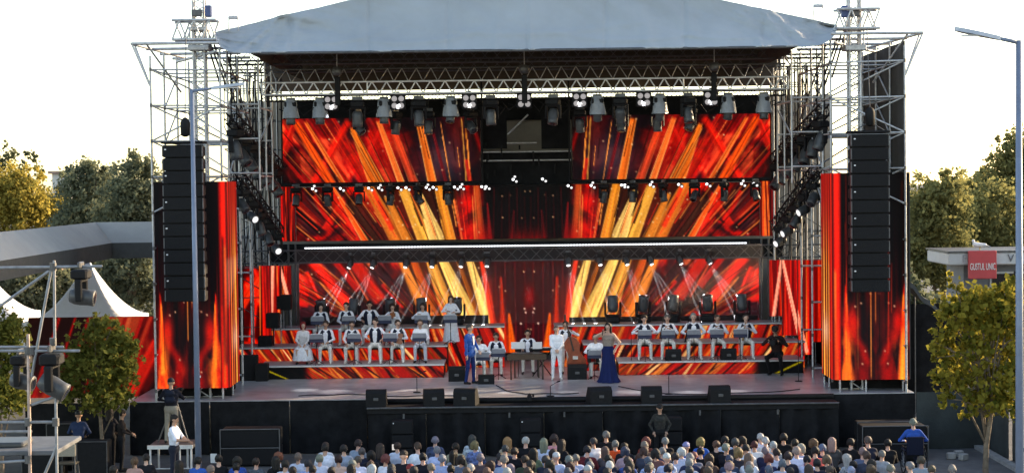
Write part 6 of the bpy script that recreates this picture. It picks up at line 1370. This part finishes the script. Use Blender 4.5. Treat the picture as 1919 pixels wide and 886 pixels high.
bg('low dark shrubs tree behind the white tent', [(60, 530, 70, 50), (120, 560, 60, 40), (0, 540, 60, 50)], 22, 200, L_DARK, 15)
bg('green-gold tree just beyond the wing screen near the plane tree', [(1760, 390, 50, 60), (1735, 430, 40, 70), (1790, 350, 34, 36), (1760, 480, 60, 60)], 24, 330, L_MID, 16)
bg('broad green tree behind the red sign', [(1850, 400, 62, 60), (1820, 440, 50, 60), (1890, 440, 60, 60), (1800, 400, 30, 40), (1850, 480, 70, 60)], 27, 360, L_MID, 17)
bg('tall golden-topped tree behind the far street lamp', [(1905, 290, 40, 50), (1880, 330, 40, 50), (1930, 340, 50, 70), (1900, 390, 56, 60)], 34, 300, L_MID, 18)
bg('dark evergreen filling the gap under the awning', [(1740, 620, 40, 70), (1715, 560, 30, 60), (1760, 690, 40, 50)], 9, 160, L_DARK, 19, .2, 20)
bg('dark tree between the kiosk and the dark fence', [(1830, 596, 50, 44), (1900, 620, 60, 66), (1800, 640, 50, 60)], 14, 220, L_DARK, 20, .2, 22)
# ------------------------------------------------------------------ white tents and grey canopy
TENT = mat('white_tent_cloth', (.62, .63, .66), .6, 0, .10, 1.3, .3, 4)
def pagoda(label, px, pyt, pye, hw, Y):
    a = P(px, pyt, Y); e = P(px, pye, Y); w = hw / (F / (CAMD + Y)); t = thing('pagoda_tent', label, 'tent', (a.x, Y, 0)); n = 10; sd = 12
    vs = []; fs = []
    ring = []
    for s in range(4):
        c0 = ((-1, -1), (1, -1), (1, 1), (-1, 1))[s]; c1 = ((1, -1), (1, 1), (-1, 1), (-1, -1))[s]
        for i in range(sd): u = i / sd; ring.append((c0[0] * (1 - u) + c1[0] * u, c0[1] * (1 - u) + c1[1] * u))
    m = len(ring)
    for k in range(n + 1):
        q = k / n; rr = .03 + (w - .03) * q; z = e.z + (a.z - e.z) * (1 - q) ** 1.75
        vs += [(a.x + x * rr, Y + y * rr, z) for x, y in ring]
    for k in range(n):
        for i in range(m): fs.append((k * m + i, k * m + (i + 1) % m, (k + 1) * m + (i + 1) % m, (k + 1) * m + i))
    MB().add(vs, fs).build('canopy', TENT, t, True)
    mb = MB()
    for x0, y0, x1, y1 in ((-1, -1, 1, -1), (1, -1, 1, 1), (1, 1, -1, 1), (-1, 1, -1, -1)):
        pa, pb = (a.x + x0 * w, Y + y0 * w), (a.x + x1 * w, Y + y1 * w); MB().add([(*pa, e.z), (*pb, e.z), (*pb, e.z - .28), (*pa, e.z - .28)], [(0, 1, 2, 3)]).build('valance', TENT, t)
    tubes(t, 'leg', [((a.x + x * w * .98, Y + y * w * .98, 0), (a.x + x * w * .98, Y + y * w * .98, e.z)) for x in (-1, 1) for y in (-1, 1)], .03, ALUB)
pagoda('white pointed pagoda tent under the grey canopy', 166, 488, 594, 92, 15); pagoda('white pagoda tent cut by the picture edge', -32, 500, 588, 84, 17)
CAN = mat('grey_canopy_cloth', (.33, .31, .29), .75, 0, .1, 1.2, .2, 4); CANU = mat('canopy_underside', (.07, .068, .065), .9)  # shade below the canopy is put into the darker second cloth
pl = [(-13.2, -9), (-13.35, 6), (-11.3, 6), (-11.3, 14), (-26, 14), (-26, -9)]; zt, zl = PZ(206, 417, 6), PZ(206, 462, 6)
t = thing('grey_canopy', 'large flat grey fabric canopy beside the scaffold tower', 'canopy', (-18, 3, 0)); n = len(pl)
ins = [(-13.9, -8.3), (-14.05, 6.7), (-12, 6.7), (-12, 13.3), (-25.3, 13.3), (-25.3, -8.3)]
for i in range(n):
    j = (i + 1) % n
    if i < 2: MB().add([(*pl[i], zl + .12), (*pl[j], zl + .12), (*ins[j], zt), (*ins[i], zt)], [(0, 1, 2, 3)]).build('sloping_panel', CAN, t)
    MB().add([(*pl[i], zl - .38), (*pl[j], zl - .38), (*pl[j], zl + .12), (*pl[i], zl + .12)], [(0, 1, 2, 3)]).build('fascia', CANU, t)  # dark strip stands in for the canopy's shaded underside
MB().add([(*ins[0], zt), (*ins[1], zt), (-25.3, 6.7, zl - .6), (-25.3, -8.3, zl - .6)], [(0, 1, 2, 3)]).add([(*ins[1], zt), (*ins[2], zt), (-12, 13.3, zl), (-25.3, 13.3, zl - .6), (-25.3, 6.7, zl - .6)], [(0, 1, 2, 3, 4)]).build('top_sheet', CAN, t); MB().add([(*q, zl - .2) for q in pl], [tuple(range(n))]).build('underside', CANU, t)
tubes(t, 'post', [((x, y, 0), (x, y, zl)) for x, y in ((-13.6, -8.6), (-25.5, -8.6), (-25.5, 13.5), (-11.7, 13.5), (-11.7, 6.4))], .06, DSTEEL)
# low pale building and hill behind the trees
WB = mat('pale_render', (.55, .54, .52), .8, 0, .08, 1); ROOFT = mat('dull_roof', (.3, .2, .16), .8)
def building(label, x0, x1, y0, z1, d, nwin):
    t = thing('low_building', label, 'building', ((x0 + x1) / 2, y0, 0)); MB().box(((x0 + x1) / 2, y0 + d / 2, z1 / 2), (x1 - x0, d, z1)).build('wall', WB, t); MB().box(((x0 + x1) / 2, y0 + d / 2 - .1, z1 + .12), (x1 - x0 + .5, d + .5, .22)).build('roof', ROOFT, t)
    for i in range(nwin):
        x = x0 + (x1 - x0) * (i + .5) / nwin; w = MB().box((x, y0 - .02, z1 * .62), (1.1, .06, .9)).build('window', mat('window_frame', (.6, .6, .6)), t); MB().box((x, y0 - .06, z1 * .62), (.95, .03, .75)).build('pane', LENSM, w)
building('low pale building glimpsed under the grey canopy', PX(-60, 26, 510), PX(100, 26, 510), 26, PZ(50, 508, 26), 6, 6)
building('pale far building behind the dark trees', PX(98, 95, 330), PX(132, 95, 330), 95, PZ(110, 326, 95), 10, 3)
# ------------------------------------------------------------------ kiosk with the red sign, bird
Y = 16; x0, x1 = PX(1777, Y, 480), PX(1975, Y, 480); zf, zf0 = PZ(1840, 473, Y), PZ(1840, 496, Y)
t = thing('kiosk', 'flat-roofed white kiosk behind the plane tree', 'kiosk', ((x0 + x1) / 2, Y, 0)); WHP = mat('white_fascia', (.50, .50, .52), .5, 0, .08, 3); GRW = mat('grey_kiosk_wall', (.13, .14, .17), .6)
MB().box(((x0 + x1) / 2, Y + 1.6, (zf + zf0) / 2), (x1 - x0, 3.4, zf - zf0), bev=.04).build('fascia', WHP, t); MB().box(((x0 + x1) / 2 + .3, Y + 1.9, zf0 / 2), (x1 - x0 - .9, 2.6, zf0 - .02)).build('wall', GRW, t); MB().box(((x0 + x1) / 2, Y + 1.6, zf + .04), (x1 - x0 + .1, 3.5, .06)).build('roof_edge', DSTEEL, t)
for px in (1890, 1935): w = MB().box((PX(px, Y, 520), Y + .57, zf0 - .75), (1.1, .06, .9)).build('window', WHP, t); MB().box((PX(px, Y, 520), Y + .53, zf0 - .75), (.95, .04, .75)).build('pane', LENSM, w)
def lettering(txt, loc, h, m, parent, sx=1.0):
    c = bpy.data.curves.new('lettering', 'FONT'); c.body = txt; c.size = h; c.extrude = .01; c.align_x = 'CENTER'; c.align_y = 'CENTER'
    tmp = bpy.data.objects.new('lettering', c); C.objects.link(tmp); bpy.context.view_layer.update(); me = bpy.data.meshes.new_from_object(tmp.evaluated_get(bpy.context.evaluated_depsgraph_get())); bpy.data.objects.remove(tmp); bpy.data.curves.remove(c)
    me.materials.clear(); me.materials.append(m); o = bpy.data.objects.new('lettering', me); C.objects.link(o); o.rotation_euler = (R(90), 0, 0); o.scale = (sx, 1, 1); o.parent = parent; o.location = Vector(loc) - wl(parent); return o
lettering('Fa', (PX(1811, Y, 484), Y - .13, (zf + zf0) / 2), .42, mat('faded_letters', (.32, .33, .36)), t); lettering('V', (PX(1893, Y, 484), Y - .13, (zf + zf0) / 2), .42, mat('dark_letters', (.12, .12, .14)), t)
SIGN = mat('red_sign_paint', (.52, .05, .06), .5, 0, .08, 4); a, b = P(1816, 470, Y - .35), P(1869, 522, Y - .35)
t = thing('red_sign', 'red sign board with white capitals on the kiosk front', 'sign', ((a.x + b.x) / 2, Y - .3, b.z)); MB().box(((a.x + b.x) / 2, Y - .26, (a.z + b.z) / 2), (b.x - a.x, .12, a.z - b.z), bev=.02).build('board', SIGN, t)
lettering('GUSTUL UNIC', ((a.x + b.x) / 2, Y - .335, PZ(1842, 500, Y - .35)), .36, mat('sign_white', (.8, .78, .78)), t, .42)
# seagull
p = P(1838, 466, Y + .4); p.z = zf + .08; bpv = sdf_mesh([(np.array((-.16, 0, .16)), np.array((.14, 0, .14)), .075, .05, 0), (np.array((-.2, 0, .22)), np.array((-.21, 0, .27)), .04, .045, 0), (np.array((.1, 0, .15)), np.array((.30, 0, .08)), .045, .015, 1), (np.array((-.25, 0, .27)), np.array((-.30, 0, .26)), .014, .006, 2), (np.array((-.02, .03, .12)), np.array((-.02, .03, 0)), .012, .01, 2), (np.array((-.02, -.03, .12)), np.array((-.02, -.03, 0)), .012, .01, 2)], .014, .02)
o = obj('gull', mesh('gull', bpv[0], bpv[1], True, [mat('gull_white', (.75, .75, .76), .7), mat('gull_grey', (.3, .31, .34), .7), mat('gull_beak', (.5, .35, .1), .6)], bpv[2])); o.location = p; o.scale = (1.3,) * 3; tag(o, 'white and grey gull perched on the kiosk roof', 'bird')
# ------------------------------------------------------------------ dark fence, awning and blocks near the plane tree
FEN = mat('dark_green_fence_cloth', (.030, .036, .036), .9, 0, .3, 1.5, .3, 25)
xf = 13.1; t = thing('cloth_fence', 'dark cloth-covered fence running behind the plane tree trunk', 'fence', (xf, -4, 0)); zf_ = 1.68
cut = np.linspace(-.4, -14, 7)
for i in range(6): drape('cloth_panel', xf + .12 * (i % 2), cut[i] + .08, xf + .12 * (i % 2), cut[i + 1] - .08, 0, zf_, t, FEN, .05, .5, 90 + i)
drape('cloth_panel', XRr - .05, -.5, xf + .2, -.45, 0, 1.64, t, FEN, .06, .6, 99)
tubes(t, 'post', [((xf + .15, y, 0), (xf + .15, y, zf_ + .04)) for y in cut], .03, DSTEEL)
mb = MB().prism([(-.5, .0), (-14, .0), (-14, .1), (-.5, .1)], lambda y, z: (xf - .35, y, z), lambda y, z: (xf - .12, y, z)); mb.build('kerb_strip', mat('concrete', (.32, .31, .30), .9, 0, .2, 6), t)
for i, (px, py) in enumerate(((1783, 856), (1797, 852), (1806, 858))): p = PG(px, py, .05); tag(MB().box((p.x, p.y, .09), (.24, .18, .18), rz=.3 * i, bev=.02).build('ballast_block', mat('concrete', (.32, .31, .3))), 'small concrete ballast block at the fence foot, %s from the stage' % nth(i), 'block', 'ballast blocks')
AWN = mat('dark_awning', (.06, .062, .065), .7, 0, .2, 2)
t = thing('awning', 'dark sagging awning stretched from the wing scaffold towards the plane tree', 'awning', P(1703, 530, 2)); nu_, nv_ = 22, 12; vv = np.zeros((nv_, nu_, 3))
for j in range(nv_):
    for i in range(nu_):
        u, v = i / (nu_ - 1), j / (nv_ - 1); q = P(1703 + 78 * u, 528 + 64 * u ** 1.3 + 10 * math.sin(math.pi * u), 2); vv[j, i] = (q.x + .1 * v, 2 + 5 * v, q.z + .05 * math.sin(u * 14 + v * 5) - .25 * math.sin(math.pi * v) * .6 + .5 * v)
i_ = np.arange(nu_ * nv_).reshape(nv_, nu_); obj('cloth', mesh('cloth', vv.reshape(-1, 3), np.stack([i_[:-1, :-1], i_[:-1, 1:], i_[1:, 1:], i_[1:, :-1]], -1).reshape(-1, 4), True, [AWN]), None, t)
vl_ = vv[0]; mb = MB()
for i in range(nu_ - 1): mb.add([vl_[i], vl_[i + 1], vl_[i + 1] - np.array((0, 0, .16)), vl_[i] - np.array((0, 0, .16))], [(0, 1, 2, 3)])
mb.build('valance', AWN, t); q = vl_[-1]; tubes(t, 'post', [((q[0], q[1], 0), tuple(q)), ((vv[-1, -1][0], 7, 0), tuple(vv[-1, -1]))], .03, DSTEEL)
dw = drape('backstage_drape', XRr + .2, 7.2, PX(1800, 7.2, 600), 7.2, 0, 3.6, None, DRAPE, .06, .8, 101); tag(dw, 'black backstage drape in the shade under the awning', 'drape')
# ------------------------------------------------------------------ subwoofer cases
def case(label, px0, px1, pyt, Y, d=.8, rail=False):
    x0, x1 = PX(px0, Y, 820), PX(px1, Y, 820); zt = PZ((px0 + px1) / 2, pyt, Y); t = thing('subwoofer_case', label, 'subwoofer', ((x0 + x1) / 2, Y, 0))
    MB().box(((x0 + x1) / 2, Y + d / 2, zt / 4 + .02), (x1 - x0 - .03, d, zt / 2 - .03), bev=.02).build('lower_box', BLACKP, t); MB().box(((x0 + x1) / 2, Y + d / 2, zt * .75), (x1 - x0 - .03, d, zt / 2 - .03), bev=.02).build('upper_box', BLACKP, t)
    for z in (zt / 4 + .02, zt * .75): MB().box(((x0 + x1) / 2, Y - .012, z), (x1 - x0 - .14, .015, zt / 2 - .14)).build('grille', GRILLE, t)
    tubes(t, 'edge_rail', [((x0, Y, zt), (x1, Y, zt)), ((x0, Y, 0), (x0, Y, zt)), ((x1, Y, 0), (x1, Y, zt)), ((x0, Y, zt / 2), (x1, Y, zt / 2))], .016, mat('worn_edge', (.12, .12, .125), .5, .4))
case('front black subwoofer stack behind the wheelchair', 1617, 1740, 798, -2.6); case('rear black subwoofer stack against the stage drape near the wheelchair', 1608, 1722, 790, -1.6, .6)
case('black subwoofer stack between the lamp post and the audience', 413, 524, 804, -2.2)
for i, px in enumerate((755, 995, 1258)):
    Y = -1.5; x = PX(px, Y, 800); t = thing('ground_speaker', 'black ground speaker stack in front of the drape, ' + ('below the first wedge monitors', 'below the stage centre', 'beside the dark-clothed steward')[i], 'speaker', (x, Y, 0))
    for k in range(3): b_ = MB().box((x, Y, .19 + k * .39), (.58, .5, .37), bev=.02).build('cabinet', BLACKP, t); MB().box((x, Y - .255, .19 + k * .39), (.52, .012, .31)).build('grille', GRILLE, b_)
    MB().box((x - .24, Y - .27, 1.1), (.03, .01, .03)).build('badge', BADGE, t)
# ------------------------------------------------------------------ dark backstage corner under the bushy tree
dk = drape('side_drape', PX(48, -1.2, 800), -1.2, XL - .05, -1.2, 0, 1.7, None, DRAPE, .05, .9, 105); tag(dk, 'black drape behind the crew corner beside the stage', 'drape')
for i, (px, top, bot, hr, lab) in enumerate(((205, '22222a', '1d1d22', ('long', '2a2220'), 'crew member in dark clothes with long hair under the bushy tree'), (232, '2a2424', '1c1c20', ('short', '1d1917'), 'crew member with bare arms at the corner of the stage drape'), (158, '2c3a5a', '23242c', ('cap', '22252c'), 'crew member in dark cap beside the near scaffold'))):
    bd = body(False, i == 0, .06, 0, {-1: (-.16, -.3, 1.05), 1: (.18, -.28, 1.05)}, (.2, .1), h=.022); person((PX(px, -2.4, 800), -2.4 - .3 * i, 0), lab, bd, (SKINS[1], cmat(top), cmat(bot), BLKSH), hr, R(180 if i != 1 else 100), sc=.97, hname='cap' if i == 2 else 'hair')
t = thing('folding_chair', 'beige backed folding chair among the dark equipment', 'chair', (PX(128, -5, 860), -5, 0)); x = PX(128, -5, 860); MB().box((x, -5.2, .98), (.52, .05, .32), bev=.04).build('backrest', cmat('9a9080'), t); MB().box((x, -5, .62), (.5, .42, .05), bev=.02).build('seat', cmat('4a463e'), t); tubes(t, 'leg', [((x + a, -5 + b, 0), (x + a * .9, -5 + b * .8, .6 if b > 0 else 1.1)) for a in (-.24, .24) for b in (-.22, .22)], .018, DSTEEL)
for i, (px, Y, w_, h_) in enumerate(((85, -3.2, 1.1, .9), (178, -3.6, .8, 1.0), (118, -2.2, .7, 1.3))): x = PX(px, Y, 860); t = thing('equipment_case', ('wide', 'tall narrow', 'stacked')[i] + ' dark equipment case under the bushy tree', 'case', (x, Y, 0)); MB().box((x, Y, h_ / 2), (w_, .6, h_), bev=.03).build('box', BLACKP, t); tubes(t, 'edge', [((x - w_ / 2, Y - .31, h_), (x + w_ / 2, Y - .31, h_)), ((x - w_ / 2, Y - .31, 0), (x - w_ / 2, Y - .31, h_)), ((x + w_ / 2, Y - .31, 0), (x + w_ / 2, Y - .31, h_))], .014, DSTEEL)
# ------------------------------------------------------------------ near lighting scaffold
Y = -28.0; t = thing('near_scaffold', 'near steel lighting scaffold with a grey deck at the picture edge', 'scaffold', (PX(50, Y, 700), Y, 0)); q = lambda a, b, y=Y: P(a, b, y)
RUST = mat('worn_red_white_pole', (.42, .33, .30), .5, .5, .5, 4)
tubes(t, 'rusty_pole', [((q(53, 886).x, Y, 0), q(53, 626))], .022, RUST)
tubes(t, 'tube', [(q(-40, 657), q(150, 657)), (q(-40, 650, Y + .6), q(120, 650, Y + .6)), (q(98, 497), q(60, 704)), (q(102, 488, Y + .5), q(103, 640, Y + .5)), (q(-40, 602), q(92, 508)), (q(-40, 502), q(192, 499)), (q(-40, 791), q(106, 790)), (q(-40, 809, Y + .4), q(60, 808, Y + .4)),
                  ((q(105, 886).x, Y, 0), q(105, 743)), (q(60, 758), q(106, 742)), (q(85, 886), q(106, 838)), (q(-40, 868), q(56, 862)), ((q(-30, 886).x, Y, 0), q(-30, 480))], .019, mat('dull_scaffold_tube', (.24, .25, .27), .5, .2, .3, 8))
a, b = q(-60, 852), q(104, 838); MB().add([a, q(58, 858), b, q(-60, 828, Y + 1.2)], [(0, 1, 2, 3)]); zd = q(40, 850).z
MB().box(((a.x + b.x) / 2, Y + .7, zd), (b.x - a.x, 1.3, .06), bev=.01).build('deck', mat('grey_deck', (.10, .105, .115), .7, .1, .25, 6), t); MB().box(((a.x + b.x) / 2 - .3, Y + .6, zd + .06), (.7, .5, .07), bev=.02).build('deck_box', GREYP, t)
mb = MB()
for px, py in ((53, 657), (53, 790), (100, 500), (60, 657), (105, 790), (53, 860), (100, 640)): p = q(px, py); mb.tube(p + Vector((0, 0, -.05)), p + Vector((0, 0, .05)), .045, n=8)
stuff(mb.build('couplers', DSTEEL, t))
p = q(152, 503); moving_head(p, 'dark moving light hanging before the white tent', 'lights on the near scaffold', tilt=1.45, pan=R(90), sc=.72)
p = q(97, 660); moving_head(p, 'dark tilted moving light hanging low on the near scaffold', 'lights on the near scaffold', tilt=1.05, pan=R(90), sc=.85)
p = q(40, 664, Y + .5); moving_head(p, 'second dark moving light half hidden by the rusty pole', 'lights on the near scaffold', tilt=1.4, pan=R(80), sc=.7)

# ------------------------------------------------------------------ smoke on the stage and the beams of the lit lamps
SMOKE = bpy.data.materials.new('stage_smoke'); SMOKE.use_nodes = True; _n = SMOKE.node_tree.nodes; _n.remove(_n['Principled BSDF'])
_v = _n.new('ShaderNodeVolumePrincipled'); _v.inputs['Density'].default_value = .07; _v.inputs['Color'].default_value = (.9, .9, .92, 1); _v.inputs['Anisotropy'].default_value = .3
SMOKE.node_tree.links.new(_v.outputs[0], _n['Material Output'].inputs['Volume'])
x0, x1 = PX(555, 9, 500), PX(1425, 9, 500)
sm_ = MB().box(((x0 + x1) / 2, 8.55, 4.3), (x1 - x0, 1.2, 2.6)).build('stage_smoke', SMOKE); stuff(sm_); sm_['label'] = 'thin grey stage smoke drifting in front of the screens'
def beam_lamp(p, target, watts, ang, blend=.6):
    l = bpy.data.lights.new('beam', 'SPOT'); l.energy = watts; l.spot_size = R(ang); l.spot_blend = blend; l.shadow_soft_size = .03; l.color = (.85, .9, 1)
    o = bpy.data.objects.new('beam', l); C.objects.link(o); o.location = p; o.rotation_euler = (Vector(p) - Vector(target)).to_track_quat('Z', 'Y').to_euler()
for p, s, tl in BEAM:
    for k, (dx, w) in enumerate(((.05, 10000), (.45, 8000), (.9, 7000))):
        q = p + Vector((0, -.2, -.42)); beam_lamp(q, q + Vector((s * (dx + tl * 1.1), .12, -2.2)), w, 2.6)
# lit top-truss heads that throw small pools on the front of the deck
for px, fx in ((670, 560), (785, 640), (785, 770), (920, 850), (920, 960), (1037, 1060), (1037, 1185), (1163, 1290), (1290, 1390)):
    p = P(px, 236, 2.5); g0 = PG(fx + random.uniform(-20, 20), 733 + random.uniform(-4, 3), SZ); beam_lamp(p, g0, random.uniform(500, 1000), random.uniform(4, 9), 1.0)

# the lit four-lamp blinders on the top truss
for px in (621, 746, 880, 1087, 1207, 1333):
    p = P(px, 191, 2.88); p.z = PZ(985, 189, 2.88); beam_lamp(p, P(px * .8 + 985 * .2, 660, 6.5), 130, 62, 1.0)
